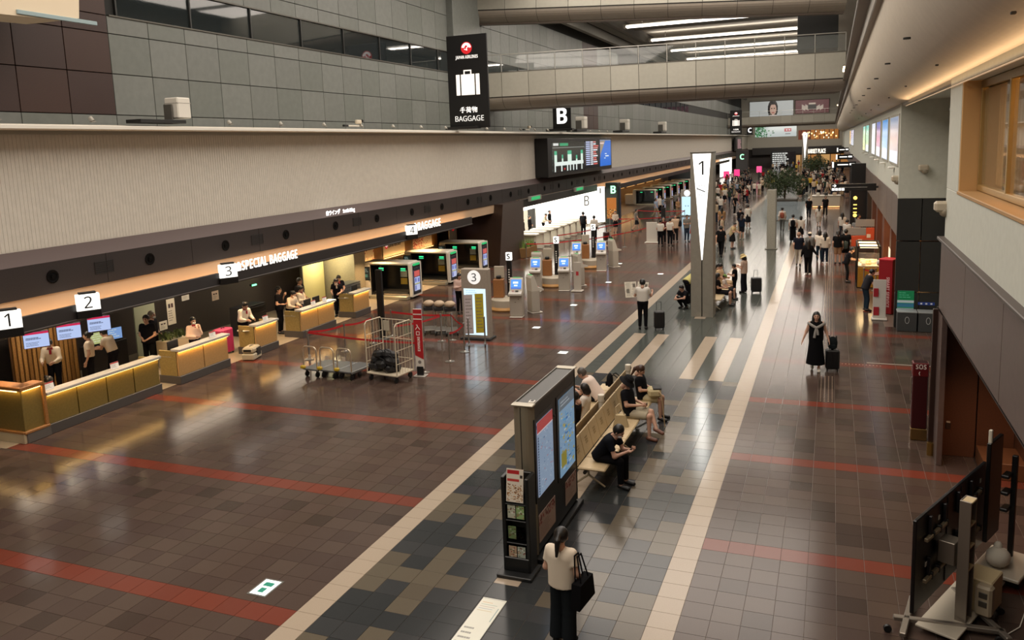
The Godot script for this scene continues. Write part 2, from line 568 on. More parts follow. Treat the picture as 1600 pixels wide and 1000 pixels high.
# joints of a 1.70 m figure facing +z; its left is +x
func joints(pose: String) -> Dictionary:
	var j := {"P": V(0, .93, 0), "N": V(0, 1.43, -.01), "H": V(0, 1.585, .02), "look": V(0, -.1, 1), "side": V(1, 0, 0),
		"shL": V(.175, 1.385, -.01), "elL": V(.225, 1.10, -.03), "wrL": V(.235, .86, .06), "shR": V(-.175, 1.385, -.01), "elR": V(-.225, 1.10, -.03), "wrR": V(-.235, .86, .06),
		"hpL": V(.085, .9, 0), "knL": V(.095, .49, .015), "anL": V(.10, .085, -.02), "hpR": V(-.085, .9, 0), "knR": V(-.095, .49, .015), "anR": V(-.10, .085, -.02),
		"toL": V(.12, .035, .13), "toR": V(-.12, .035, .13), "grip": false}
	match pose:
		"walk":
			j.merge({"knL": V(.09, .5, .16), "anL": V(.09, .1, .24), "toL": V(.10, .05, .40), "knR": V(-.09, .49, -.06), "anR": V(-.09, .16, -.33), "toR": V(-.09, .045, -.22),
				"elL": V(.23, 1.11, -.12), "wrL": V(.23, .9, -.12), "elR": V(-.23, 1.11, .06), "wrR": V(-.22, .92, .2)}, true)
		"stroll":
			j.merge({"knL": V(.08, .5, .09), "anL": V(.08, .085, .12), "toL": V(.09, .04, .27), "knR": V(-.09, .49, -.03), "anR": V(-.09, .11, -.16), "toR": V(-.09, .04, -.02),
				"elL": V(.25, 1.12, -.06), "wrL": V(.3, .88, .02), "elR": V(-.30, 1.14, -.02), "wrR": V(-.42, .95, .08)}, true)
		"phone":
			j.merge({"elL": V(.22, 1.12, .03), "wrL": V(.10, 1.16, .26), "elR": V(-.22, 1.12, .03), "wrR": V(-.10, 1.16, .26), "look": V(0, -.5, 1), "H": V(0, 1.575, .045), "grip": true}, true)
		"fold":
			j.merge({"elL": V(.23, 1.11, .0), "wrL": V(.06, 1.0, .17), "elR": V(-.23, 1.11, .0), "wrR": V(-.06, 1.0, .18), "grip": true}, true)
		"talk":
			j.merge({"elL": V(.23, 1.12, .02), "wrL": V(.10, 1.36, .17), "elR": V(-.23, 1.11, .0), "wrR": V(.0, 1.06, .17), "grip": true}, true)
		"news":
			j.merge({"elL": V(.27, 1.13, .12), "wrL": V(.27, 1.22, .36), "elR": V(-.27, 1.13, .12), "wrR": V(-.29, 1.22, .36), "look": V(0, -.35, 1), "grip": true}, true)
		"desk":
			j.merge({"P": V(0, .93, -.06), "N": V(0, 1.40, .1), "H": V(0, 1.53, .19), "look": V(0, -.6, 1), "shL": V(.175, 1.355, .09), "shR": V(-.175, 1.355, .09),
				"elL": V(.22, 1.1, .16), "wrL": V(.14, 1.06, .42), "elR": V(-.22, 1.1, .16), "wrR": V(-.14, 1.06, .42), "hpL": V(.085, .9, -.06), "hpR": V(-.085, .9, -.06)}, true)
		"sit", "sitphone", "lean", "cross", "sitread":
			j.merge({"P": V(0, .56, -.02), "N": V(0, 1.05, -.10), "H": V(0, 1.205, -.06), "look": V(0, -.45, 1), "shL": V(.175, 1.005, -.10), "shR": V(-.175, 1.005, -.10),
				"hpL": V(.09, .54, .02), "hpR": V(-.09, .54, .02), "knL": V(.12, .53, .43), "knR": V(-.12, .53, .43), "anL": V(.12, .085, .44), "anR": V(-.12, .085, .44), "toL": V(.13, .035, .59), "toR": V(-.13, .035, .59),
				"elL": V(.23, .76, -.02), "wrL": V(.13, .68, .2), "elR": V(-.23, .76, -.02), "wrR": V(-.13, .68, .2)}, true)
			if pose == "lean":
				j.merge({"N": V(0, .95, .26), "H": V(0, 1.055, .37), "look": V(0, -.8, 1), "shL": V(.175, .9, .25), "shR": V(-.175, .9, .25), "elL": V(.2, .64, .36), "wrL": V(.06, .72, .56), "elR": V(-.2, .64, .36), "wrR": V(-.06, .72, .56), "grip": true}, true)
			if pose == "sitphone" or pose == "cross" or pose == "sitread":
				j.merge({"wrL": V(.06, .74, .26), "wrR": V(-.06, .74, .26), "look": V(0, -.7, 1), "grip": true}, true)
			if pose == "cross":
				j.merge({"knL": V(.02, .60, .44), "anL": V(-.14, .30, .60), "toL": V(-.16, .22, .74), "knR": V(-.10, .53, .43)}, true)
		"bend":
			j.merge({"P": V(0, .9, -.12), "N": V(0, 1.1, .33), "H": V(0, 1.10, .48), "look": V(0, -1, .5), "shL": V(.175, 1.05, .3), "shR": V(-.175, 1.05, .3), "elL": V(.2, .82, .4), "wrL": V(.12, .6, .48), "elR": V(-.2, .82, .4), "wrR": V(-.12, .6, .48),
				"hpL": V(.085, .87, -.1), "hpR": V(-.085, .87, -.1)}, true)
		"crouch":
			j.merge({"P": V(0, .3, -.1), "N": V(0, .72, .1), "H": V(0, .84, .18), "look": V(0, -.6, 1), "shL": V(.175, .67, .09), "shR": V(-.175, .67, .09), "elL": V(.21, .47, .25), "wrL": V(.08, .45, .45), "elR": V(-.21, .47, .25), "wrR": V(-.08, .45, .45),
				"hpL": V(.085, .28, -.08), "hpR": V(-.085, .28, -.08), "knL": V(.14, .5, .26), "knR": V(-.14, .45, .28), "anL": V(.12, .085, .02), "anR": V(-.12, .085, .02), "toL": V(.13, .035, .17), "toR": V(-.13, .035, .17)}, true)
		"pull":
			j.merge({"knL": V(.08, .5, .09), "anL": V(.08, .085, .12), "toL": V(.09, .04, .27), "knR": V(-.09, .49, -.03), "anR": V(-.09, .12, -.18), "toR": V(-.09, .045, -.05), "look": V(0, .02, 1),
				"elL": V(.27, 1.12, -.06), "wrL": V(.33, .93, .06), "elR": V(-.26, 1.13, .0), "wrR": V(-.35, .91, .08)}, true)
		"hold":
			j.merge({"elL": V(.24, 1.10, -.02), "wrL": V(.12, 1.2, .2), "elR": V(-.26, 1.12, -.05), "wrR": V(-.27, .92, .06), "look": V(.1, -.4, 1), "grip": true}, true)
	return j

func torso(j: Dictionary, add: float, lo: float, hi: float) -> Array:
	var out := []
	for q in [[0.0, .075, .105], [.3, .055, .098], [.62, .085, .105], [.86, .125, .07]]:
		if q[0] < lo - 0.01 or q[0] > hi + 0.01: continue
		var m: Vector3 = j.P.lerp(j.N, q[0])
		out.append([m - j.side * q[1], m + j.side * q[1], q[2] + add, q[2] + add])
	var a: Vector3 = j.P.lerp(j.N, lo)
	var b: Vector3 = j.P.lerp(j.N, minf(hi, .8))
	out.append([a, b, .1 + add, .11 + add])
	return out

# one set of meshes for a pose and an outfit
func figure(pose: String, top: String, low: String, hair: String, far: bool) -> Dictionary:
	var k := "F%s/%s/%s/%s/%s" % [pose, top, low, hair, far]
	if shapes.has(k): return shapes[k]
	var j := joints(pose)
	var cell := 0.036 if far else 0.021
	var b := torso(j, 0.0, 0.0, 1.0)
	b.append([j.N - V(0, .02, 0), j.H - V(0, .08, .02), .052, .05])
	for s in ["L", "R"]:
		b.append([j["sh" + s], j["el" + s], .05, .04]); b.append([j["el" + s], j["wr" + s], .04, .026])
		b.append([j["hp" + s], j["kn" + s], .082, .056]); b.append([j["kn" + s], j["an" + s], .056, .036])
		b.append([j["an" + s] - V(0, .03, 0), j["to" + s], .036, .028])
	var mb := MB.new()
	mb.colored = true
	mb.col = SKIN
	mb.add(skin_of(b, cell, .035), Transform3D())
	var fw: Vector3 = j.look.normalized()
	var hx: Vector3 = Vector3.UP.cross(fw).normalized()
	var hb := Basis(hx, fw.cross(hx).normalized(), fw)
	var ht := Transform3D(hb, j.H)
	mb.add(head_arrays(), ht)
	for s in ["L", "R"]:
		var w: Vector3 = j["wr" + s]
		var dn: Vector3 = -(w - j["el" + s]).normalized()
		var fz := V(0, 0, 1) if absf(dn.z) < .8 else V(0, 1, 0)
		var bxx := dn.cross(fz).normalized()
		var bs := Basis(bxx, dn, bxx.cross(dn))
		if s == "R": bs = Basis(-bxx, dn, bxx.cross(dn))
		if not far: mb.add(hand_arrays(j.grip), Transform3D(bs, w))
		else: mb.ball(w - dn * .07, V(.03, .07, .04), 4, 6)
	var out := {"body": mb.done(), "head": ht, "j": j}
	# the top
	var hem: Vector3 = j.P.lerp(j.N, -.1 if top.begins_with("out") else .1)
	var shd: Vector3 = j.P.lerp(j.N, .86)
	var tb := [[shd - j.side * .125, shd + j.side * .125, .083, .083]]
	tb.append([j.P.lerp(j.N, .74), hem, .128, .136 if top.begins_with("out") else .122, true])
	for sg in [-1.0, 1.0]: tb.append([j.P.lerp(j.N, .74) + j.side * sg * .085, hem + j.side * sg * .075, .117, .126 if top.begins_with("out") else .112, true])
	var sl := 0.62 if top.ends_with("short") else 1.0
	for s in ["L", "R"]:
		var a: Vector3 = j["sh" + s]
		var e: Vector3 = j["el" + s]
		if top.ends_with("long"):
			tb.append([a, e, .064, .052])
			tb.append([e, e.lerp(j["wr" + s], .93), .052, .038, true])
		elif not top.ends_with("vest"): tb.append([a, a.lerp(e, sl), .066, .064, true])
	out["top"] = arr_mesh(skin_of(tb, cell, .045, [[j.N + V(0, .075, .03), .06]]))
	# the lower half
	var lb := []
	if low == "skirt" or low == "dress":
		var h: float = .2 if low == "dress" else .48
		var st: Vector3 = j.P.lerp(j.N, .75 if low == "dress" else .25)
		lb.append([st, V((j.knL.x + j.knR.x) * .5, h, (j.knL.z + j.knR.z) * .4), .135, .26 if low == "dress" else .2, true])
	else:
		lb.append_array(torso(j, .012, 0.0, .3))
		var e := {"long": .96, "wide": .98, "shorts": -1.0}
		for s in ["L", "R"]:
			var wide := 1.35 if low == "wide" else 1.0
			if low == "shorts": lb.append([j["hp" + s], j["hp" + s].lerp(j["kn" + s], .92), .1, .088, true])
			else:
				lb.append([j["hp" + s], j["kn" + s], .096, .07 * wide])
				lb.append([j["kn" + s], j["kn" + s].lerp(j["an" + s], e.get(low, .96)), .07 * wide, .056 * wide * wide, true])
	out["low"] = arr_mesh(skin_of(lb, cell, .02))
	var sb := []
	for s in ["L", "R"]:
		var an: Vector3 = j["an" + s]
		var to: Vector3 = j["to" + s]
		sb.append([an - V(0, .035, 0) - (to - an).normalized() * .03, to, .047, .04])
	out["shoe"] = arr_mesh(skin_of(sb, cell * .7, .01, [], 0.0))
	# hair about the head
	var hc := cell if far else .013
	var hr := [[V(0, .036, -.026), V(0, .012, -.03), .1, .1]]
	var cut := [[V(0, -.045, .1), .098]]
	match hair:
		"long": hr.append([V(0, .0, -.06), V(0, -.3, -.09), .085, .06]); hr.append([V(.082, .0, -.01), V(.1, -.27, .015), .036, .04]); hr.append([V(-.082, .0, -.01), V(-.1, -.27, .015), .036, .04])
		"tail": hr.append([V(0, .02, -.11), V(0, -.06, -.14), .035, .045]); hr.append([V(0, -.06, -.14), V(0, -.26, -.12), .045, .02])
		"bun": hr.append([V(0, .03, -.135), V(0, .02, -.14), .045, .045])
		"bob": hr.append([V(0, .0, -.04), V(0, -.09, -.05), .095, .085]); hr.append([V(.075, .0, .0), V(.075, -.08, .01), .03, .028]); hr.append([V(-.075, .0, .0), V(-.075, -.08, .01), .03, .028])
	out["hair"] = arr_mesh(skin_of(hr, hc, .02, cut))
	shapes[k] = out
	return out

func cloth(hex: String) -> StandardMaterial3D:
	var m := mt(hex, 0.9, 0.0, 0.2)
	return m

func person(at: Vector3, turn: float, label: String, o: Dictionary) -> Node3D:
	var far: bool = o.get("far", false)
	var pose: String = o.get("pose", "stand")
	var fg := figure(pose, o.get("top", "in_short"), o.get("low", "long"), o.get("hair", "short"), far)
	var t := thing("person", label, "person", at, turn, o.get("group", ""))
	var s: float = o.get("h", 1.68) / 1.70
	t.scale = Vector3(s, s, s)
	var sk := StandardMaterial3D.new()
	if not mats.has("skin"):
		sk.vertex_color_use_as_albedo = true
		sk.roughness = 0.6
		mats["skin"] = sk
	part(t, "body", fg.body, mats["skin"])
	part(t, "shirt" if o.get("low", "") != "dress" else "bodice", fg.top, cloth(o.get("tc", "d9d5cc")))
	part(t, {"skirt": "skirt", "dress": "dress", "shorts": "shorts"}.get(o.get("low", "long"), "trousers"), fg.low, cloth(o.get("lc", "17171a")))
	part(t, "shoes", fg.shoe, mt(o.get("sc", "141414"), 0.5))
	var hr := part(t, "hair", fg.hair, mt(o.get("hc", "0f0c0b"), 0.45))
	hr.transform = fg.head
	var hat: String = o.get("hat", "")
	if hat:
		var w := MB.new()
		if hat == "cap":
			w.ball(V(0, .055, -.02), V(.108, .085, .115), 6, 12); w.xf = Transform3D(Basis(), V(0, .035, .1)); w.ball(Vector3.ZERO, V(.085, .01, .075), 4, 12)
		else:
			w.lathe(V(0, .02, -.02), [Vector2(.19, -.03), Vector2(.115, .03), Vector2(.105, .1), Vector2(.06, .13), Vector2(0, .135)], 16)
		var ho := part(t, hat, w.done(), cloth(o.get("hatc", "1b1b1d")))
		ho.transform = fg.head
	if o.get("mask", false):
		var w := MB.new()
		w.ball(V(0, -.05, .062), V(.058, .045, .052), 6, 12)
		var mo := part(t, "face_mask", w.done(), cloth("e8e8e6"))
		mo.transform = fg.head
	if o.has("scarf"):
		var w := MB.new()
		var nk: Vector3 = fg.j.N
		w.cyl(nk + V(0, -.035, .03), nk + V(0, .015, .01), .085, .065, 12)
		w.bev(nk + V(.02, -.1, .105), V(.06, .12, .02), .008)
		part(t, "neck_scarf", w.done(), cloth(o.scarf))
	return t

# bags stand, hang or are carried: things of their own
func suitcase(at: Vector3, turn: float, s: Vector3, hex: String, label: String, handle := true, group := ""):
	var t := thing("suitcase", label, "suitcase", at, turn, group)
	bx(t, "shell", V(s.x, s.y - .06, s.z), V(0, .06 + (s.y - .06) / 2, 0), mt(hex, .4), .035)
	for k in 3: bx(t, "rib", V(.02, s.y - .16, s.z + .012), V((k - 1) * s.x * .28, .06 + (s.y - .06) / 2, 0), mt(hex, .35), .004)
	for a in [-1, 1]:
		for b in [-1, 1]:
			var w := MB.new()
			w.cyl(V(-.012, 0, 0), V(.012, 0, 0), .03, .03, 10)
			part(t, "wheel", w.done(), mt("111111", .5), V(a * (s.x / 2 - .05), .03, b * (s.z / 2 - .05)))
	if handle:
		var w := MB.new()
		w.tube([V(-.08, s.y - .02, -s.z * .35), V(-.08, s.y + .3, -s.z * .35), V(.08, s.y + .3, -s.z * .35), V(.08, s.y - .02, -s.z * .35)], .009, 6)
		part(t, "pull_handle", w.done(), mt("2a2a2c", .35, .6))
	else:
		var w := MB.new()
		w.tube([V(-.07, s.y - .005, 0), V(-.06, s.y + .03, 0), V(.06, s.y + .03, 0), V(.07, s.y - .005, 0)], .01, 6)
		part(t, "grip_handle", w.done(), mt("161616", .5))

func backpack(at: Vector3, turn: float, hex: String, label: String, s := 1.0, group := ""):
	var t := thing("backpack", label, "backpack", at, turn, group)
	t.scale = V(s, s, s)
	var w := MB.new()
	w.ball(V(0, 0, 0), V(.15, .22, .10), 8, 12); w.bev(V(0, -.03, 0), V(.27, .33, .15), .05)
	part(t, "pack", w.done(), cloth(hex))
	bx(t, "front_pocket", V(.2, .14, .06), V(0, -.1, -.09), cloth(hex), .02)
	for q in [-1, 1]:
		var u := MB.new()
		u.tube([V(q * .09, .16, .07), V(q * .11, .2, .16), V(q * .12, .1, .29), V(q * .12, -.12, .1)], .014, 6)
		part(t, "strap", u.done(), cloth(hex))

# ---------------------------------------------------------------- floor
func tile_kind(i: int, j: int) -> String:
	# i counts tiles from the western stripe, j counts tiles away from the viewer
	if i == 0 or i == 12: return "stripe"
	var z := Z0 - UZ * j
	if i > 0 and i < 12:
		if z < -21.45 and z > -26.5 and i in [2, 4, 8, 10] : return "stripe"
		if i == 6 and ((j >= 5 and j < 28) or (j >= 54 and j < 90)): return "stripe"
		if j > 33: return "slate" if (i * 7 + j * 3) % 11 else "slate2"
		var m := posmod(j, 6)
		var e := mini(i, 12 - i)
		var olive := false
		if e == 1: olive = m > 2
		elif e == 2 or e == 4: olive = m == 4
		elif e == 3: olive = m != 1
		if olive: return "olive" if (i * 5 + j * 3) % 4 else "olive2"
		return "dark" if (i * 3 + j * 5) % 3 else "dark2"
	if posmod(j, 10) == 0: return "red" if (i + j) % 3 else "red2"
	var q := posmod(j, 10)
	if q in [2, 3, 4, 5, 7] and i > 13:
		var h := (i * 29 + (j / 2) * 17) % 13
		if h < 4: return "umber"
	if q in [7, 8] and i < 0 and (i * 31 + j * 7) % 5 == 0: return "umber"
	var n := absi(i * 73 + j * 151 + (i * j) % 17) % 7
	return ["brown", "brown2", "brown3", "brown", "brown2", "brown", "brown3"][n]

const TILES := {"stripe": "ab9c8a", "slate": "4a4f4b", "slate2": "464a47", "olive": "5f574a", "olive2": "5a5246", "dark": "333536", "dark2": "393a3b", "red": "733a2d", "red2": "6e382c",
	"umber": "41352f", "brown": "4e4039", "brown2": "52443c", "brown3": "4a3c36"}

func build_floor():
	var fl := setting("floor")
	bx(fl, "slab", V(34, .3, 230), V(-10, -.156, -100), mt("66594f", .4), 0)
	# which tiles are near and in the frame
	var cam: Camera3D = get_node("camera")
	var near := []
	var inv := cam.transform.affine_inverse()
	for j in range(-3, 18):
		for i in range(-30, 22):
			var p := V(X0 + UX * (i + .5), 0, Z0 - UZ * (j + .5))
			var q := inv * p
			var sx := 800 + 1262.83 * q.x / -q.z
			var sy := 420.4 - 1262.83 * q.y / -q.z
			if sx > -10 and sx < 1420 and sy < 1015 and q.z < 0: near.append([q.length(), i, j])
	near.sort()
	var single := {}
	for k in mini(300, near.size()): single[Vector2i(near[k][1], near[k][2])] = true
	var tm := bmesh(V(UX - .005, .012, UZ - .005), .0016)
	var rest := MB.new()
	rest.colored = true
	for j in range(-16, 140):
		var i0 := -27
		var z := Z0 - UZ * (j + .5)
		var i1 := 23 if (z > -29.0) else 22
		if z > -17.5: i1 = 23 if z > -10.0 else 27
		if z <= -17.5 and z > -29.2: i1 = 26
		for i in range(i0, i1):
			var kd := tile_kind(i, j)
			var at := V(X0 + UX * (i + .5), -.006, z)
			if single.has(Vector2i(i, j)):
				var gm := grain(TILES[kd], .16, .22, .94, .9)
				gm.metallic_specular = .32
				part(fl, "tile", tm, gm, at)
			else:
				var cc := Color(TILES[kd]).srgb_to_linear()
				rest.col = cc
				var hx := UX / 2 - .0025
				var hz := UZ / 2 - .0025
				var b := .0016
				var y := 0.0
				var o := V(at.x, y, at.z)
				rest.quad(o + V(-hx + b, 0, hz - b), o + V(hx - b, 0, hz - b), o + V(hx - b, 0, -hz + b), o + V(-hx + b, 0, -hz + b))
				rest.quad(o + V(-hx, -.004, hz), o + V(hx, -.004, hz), o + V(hx - b, 0, hz - b), o + V(-hx + b, 0, hz - b))
				rest.quad(o + V(hx, -.004, hz), o + V(hx, -.004, -hz), o + V(hx - b, 0, -hz + b), o + V(hx - b, 0, hz - b))
	var gm2 := StandardMaterial3D.new()
	gm2.vertex_color_use_as_albedo = true
	gm2.albedo_texture = grain("ffffff", .16, .22, .94, .9).albedo_texture
	gm2.uv1_triplanar = true
	gm2.uv1_world_triplanar = true
	gm2.uv1_scale = V(.9, .9, .9)
	gm2.roughness = .16
	gm2.metallic_specular = .32
	var ro := part(fl, "tiles_beyond", rest.done(), gm2)
	ro.set_meta("kind", "stuff")
	# beyond the tiles that can be told apart the paving is laid in long runs
	var zf := Z0 - UZ * 140
	var ln := 200.0 + zf
	var zc := zf - ln / 2
	for q in [[X0 - 10.6, X0, "brown"], [X0, X0 + UX, "stripe"], [X0 + UX, X0 + UX * 12, "slate"], [X0 + UX * 12, X0 + UX * 13, "stripe"], [X0 + UX * 13, 2.2, "brown"]]:
		var pm := grain(TILES[q[2]], .16, .22, .94, .9)
		pm.metallic_specular = .32
		bx(fl, "paving_run", V(q[1] - q[0] - .004, .012, ln), V((q[0] + q[1]) / 2, -.006, zc), pm, .001)
	# tactile strip: rows of raised studs along the eastern side
	var st := MB.new()
	for k in 330:
		var z := -20.5 - k * .13
		if absf(z + 23.32) < .5: continue
		for r in 4: st.cyl(V(.0 + (r - 1.5) * .09, -.001, z), V((r - 1.5) * .09, .005, z), .018, .012, 6)
	var so := part(fl, "tactile_studs", st.done(), mt("c9b49c", .4))
	so.set_meta("kind", "stuff")
	var s2 := MB.new()
	for k in 12: s2.cyl(V(.4 + k * .09, -.001, -24.15), V(.4 + k * .09, .005, -24.15), .022, .014, 6)
	part(fl, "tactile_studs", s2.done(), mt("d0bfa8", .4)).set_meta("kind", "stuff")
	bx(fl, "guide_strip", V(2.6, .006, .09), V(1.0 + 1.35, .002, -24.4), mt("8a7c70", .4), .002)
	# pale floor of the desk zone
	bx(fl, "desk_zone_floor", V(5.4, .06, 34), V(-20.2, -.024, -29.2), grain("b7a68c", .25, .2, .8), .002)
	bx(fl, "desk_zone_floor", V(3.9, .06, 20), V(-19.4, -.024, -56.5), grain("c9c2b4", .22, .2, .85), .002)

# ---------------------------------------------------------------- western side
func build_west():
	var w := setting("wall_left")
	var white := grain("cfc8bc", .7, .03, .95, .4)
	var band := grain("2b2322", .5, .1, .8)
	# ribbed upper bulkhead: backing and fine upright ribs
	bx(w, "bulkhead", V(.4, 3.1, 212), V(-18.42, 5.86, -94), white, 0)
	var rb := MB.new()
	for k in 400:
		var z := -6.0 - k * .105
		rb.box(V(-18.218, 5.86, z), V(.012, 2.96, .05))
	part(w, "bulkhead_ribs", rb.done(), white).set_meta("kind", "stuff")
	bx(w, "ledge", V(1.2, .1, 212), V(-18.0, 7.30, -94), mt("dcd7cc", .6), .01)
	bx(w, "ledge_deck", V(2.2, .1, 212), V(-19.2, 7.2, -94), mt("8d8a80", .7), .01)
	# dark band: a sloping shelf, then panels with air nozzles and grilles
	var sh := MB.new()
	sh.xf = Transform3D(Basis(V(0, 0, -1), V(0, 1, 0), V(1, 0, 0)), V(0, 0, 12))
	sh.xf = Transform3D()
	sh.quad(V(-17.88, 4.04, 12), V(-17.88, 4.04, -200), V(-18.21, 4.36, -200), V(-18.21, 4.36, 12))
	part(w, "band_shelf", sh.done(), mt("4a3b39", .55))
	for k in 31:
		var z := -0.3 - 3.11 * k
		bx(w, "band_panel", V(.3, .79, 3.1), V(-18.03, 3.65, z - 1.55), band, .006)
	bx(w, "band_panel", V(.3, .79, 104), V(-18.03, 3.65, -96.7 - 52), band, .006)
	var hole := MB.new()
	hole.lathe(V(0, 0, 0), [Vector2(.17, -.02), Vector2(.17, .012), Vector2(.13, .012), Vector2(.115, -.0), Vector2(.0, -.0)], 14)
	hole.cyl(V(0, 0, 0), V(0, .02, 0), .06, .05, 10)
	var hm := hole.done()
	var gr := MB.new()
	gr.box(V(0, 0, -.29), V(.012, .33, .02)); gr.box(V(0, 0, .29), V(.012, .33, .02))
	for k in 7: gr.box(V(0, (k - 3) * .05, 0), V(.012, .022, .58))
	var gm := gr.done()
	for k in 30:
		var zs := -14.21 + 9.3 - 3.1 * k
		var o := part(w, "air_nozzle", hm, mt("060505", .7, 0.0, .2), V(-17.875, 3.67, zs))
		o.rotation = V(0, 0, -PI / 2)
		if k % 2 == 1: part(w, "air_grille", gm, mt("120f0e", .6), V(-17.872, 3.68, zs - 1.55))
	for k in 20: bx(w, "air_slot", V(.03, .34, .2), V(-17.875, 3.66, -99.0 - k * 3.1), mt("0d0b0b", .5), .004)
	# lit cove and dark fascia in front of it
	bx(w, "cove_wall", V(.1, .5, 200), V(-17.98, 3.02, -94), mt("b59a7e", .7), 0)
	bx(w, "fascia", V(.09, .42, 27.5), V(-17.49, 2.72, -24.75), mt("2a2625", .45), .01)
	bx(w, "fascia_lip", V(.14, .03, 27.5), V(-17.47, 2.56, -24.75), mt("46403d", .4), .006)
	bx(w, "fascia", V(.09, .42, 90), V(-17.49, 2.72, -109), mt("2a2625", .45), .01)
	bx(w, "cove_floor", V(.55, .04, 27.5), V(-17.74, 2.54, -24.75), mt("2a2625", .6), .004)
	bx(w, "cove_floor", V(.55, .04, 90), V(-17.74, 2.54, -109), mt("2a2625", .6), .004)
	for q in [[-11.0, -38.5], [-64.0, -154.0]]:
		var l: float = q[0] - q[1]
		var z: float = (q[0] + q[1]) / 2
		var c := thing("cove_strip_light", "warm strip of light hidden along the top of the dark fascia" if l < 50 else "warm fascia strip of light running on beyond the letter B pillar", "strip light", V(-17.66, 2.575, z))
		bx(c, "lamp_strip", V(.05, .03, l), V(0, .0, 0), glow("ffc98a", 3.0), .004)
		var pieces := int(l / 9.0)
		for k in pieces: area(V(-17.66, 2.6, q[0] - (k + .5) * l / pieces), V(-.35, 1, 0), V(0, 0, 1), .08, l / pieces, "ffcd98", 4.0)
	# soffit over the desks and the wall behind them
	bx(w, "desk_soffit", V(4.6, .1, 28), V(-20.0, 2.53, -25), mt("1d1a19", .6), .004)
	bx(w, "desk_back_wall", V(.3, 2.7, 23.6), V(-21.9, 1.25, -19.2), grain("453d3a", .55, .08, .85), .004)
	bx(w, "desk_end_wall", V(5.0, 2.7, .3), V(-20.1, 1.25, -7.2), mt("262120", .6), .004)
	bx(w, "backing", V(.4, 18, 215), V(-23.6, 8, -94), mt("3a3836", .8), 0)
	# grey clad upper wall
	var gray := [grain("70736e", .5, .04, .93, .3), grain("6c706a", .5, .04, .93, .3), grain("747772", .5, .04, .93, .3)]
	var brn := [grain("3a211a", .5, .1, .8), grain("402419", .5, .1, .8)]
	bx(w, "upper_core", V(.3, 9.6, 215), V(-19.75, 12.3, -94), mt("20201e", .8), 0)
	var rows := [[7.45, 7.78], [7.78, 8.96], [8.96, 10.1], [10.1, 10.6], [11.72, 12.25], [12.25, 13.6], [13.6, 15.0], [15.0, 16.6]]
	for k in range(0, 46):
		var z := -9.13 - 1.517 * k
		if z < -41.0 and z > -44.0: continue
		var red := z > -18.0 or (z < -66 and z > -70)
		for r in rows.size():
			if (z < -30 and r > 6) or (z > -20 and z < -18.5 and r > 6): continue
			var y0: float = rows[r][0]
			var y1: float = rows[r][1]
			var m: Material = gray[(k + r * 2) % 3]
			if red and r > 0: m = brn[(k + r) % 2]
			bx(w, "cladding_panel", V(.06, y1 - y0 - .022, 1.495), V(-19.56, (y0 + y1) / 2, z - .758), m, .006)
		if red: bx(w, "cladding_panel", V(.06, 1.1, 1.495), V(-19.56, 11.16, z - .758), brn[k % 2], .006)
	for k in 40:
		var z := -79.0 - 3.0 * k
		for r in [[7.45, 8.96], [8.96, 10.6], [11.72, 13.6]]:
			bx(w, "cladding_panel", V(.06, r[1] - r[0] - .03, 2.97), V(-19.56, (r[0] + r[1]) / 2, z - 1.5), gray[k % 3], .006)
	# ribbon windows with dim rooms behind
	var wn := setting("window_1")
	bx(wn, "room_back", V(.1, 1.4, 50), V(-21.3, 11.15, -43.3), mt("4a463e", .8), 0)
	bx(wn, "room_floor", V(1.7, .05, 50), V(-20.5, 10.58, -43.3), mt("55514a", .8), 0)
	for k in 15:
		var z := -18.6 - 3.0 * k
		if z < -64: break
		bx(wn, "pane", V(.02, 1.06, 2.94), V(-19.58, 11.16, z - 1.5), pane("2a3234", .38), 0)
		bx(wn, "mullion", V(.1, 1.12, .06), V(-19.56, 11.16, z), mt("2a2a28", .4, .4), .004)
		if k % 3 == 1: bx(wn, "blind", V(.02, 1.0, .9), V(-20.0, 11.1, z - 1.9), mt("a08f6c", .8), .004)
	area(V(-20.4, 11.75, -42), V(0, -1, 0), V(0, 0, 1), .5, 44, "ffe9c8", 3.0)
	bx(wn, "sill_frame", V(.12, .05, 48), V(-19.55, 10.61, -42.3), mt("55524b", .4, .4), .006)
	bx(wn, "head_frame", V(.12, .05, 48), V(-19.55, 11.71, -42.3), mt("55524b", .4, .4), .006)
	# the far west wall again has windows
	var w2 := setting("window_2")
	for k in 12:
		bx(w2, "pane", V(.02, 1.06, 3.3), V(-19.58, 11.16, -82.0 - 3.4 * k), pane("39404a", .7), 0)
		bx(w2, "mullion", V(.1, 1.12, .12), V(-19.56, 11.16, -80.3 - 3.4 * k), mt("2a2a28", .4, .4), .004)
	# pier where the bridges land
	var pr := setting("trim_1")
	bx(pr, "pier", V(.5, 9.4, 3.6), V(-19.4, 12.15, -42.7), gray[0], .02)
	# pale box hung from the upper wall at the near end
	var hb := thing("hanging_sign_box", "pale cream box sign cut off by the top corner above the brown cladding", "sign", V(-17.9, 9.86, -14.6))
	var q := MB.new()
	q.xf = Transform3D(Basis(V(0, 0, 1), V(0, 1, 0), V(-1, 0, 0)), V(.4, 0, 0))
	q.prism(PackedVector2Array([Vector2(-.9, .12), Vector2(-.3, .0), Vector2(1.35, -.06), Vector2(1.9, .35), Vector2(1.9, 2.5), Vector2(-1.2, 2.5)]), 1.1)
	q.xf = Transform3D()
	part(hb, "casing", q.done(), mt("d9c9ae", .6))
	bx(hb, "lower_rim", V(.05, .1, 2.2), V(.42, .05, -.3), mt("8fa3a6", .5), .01)

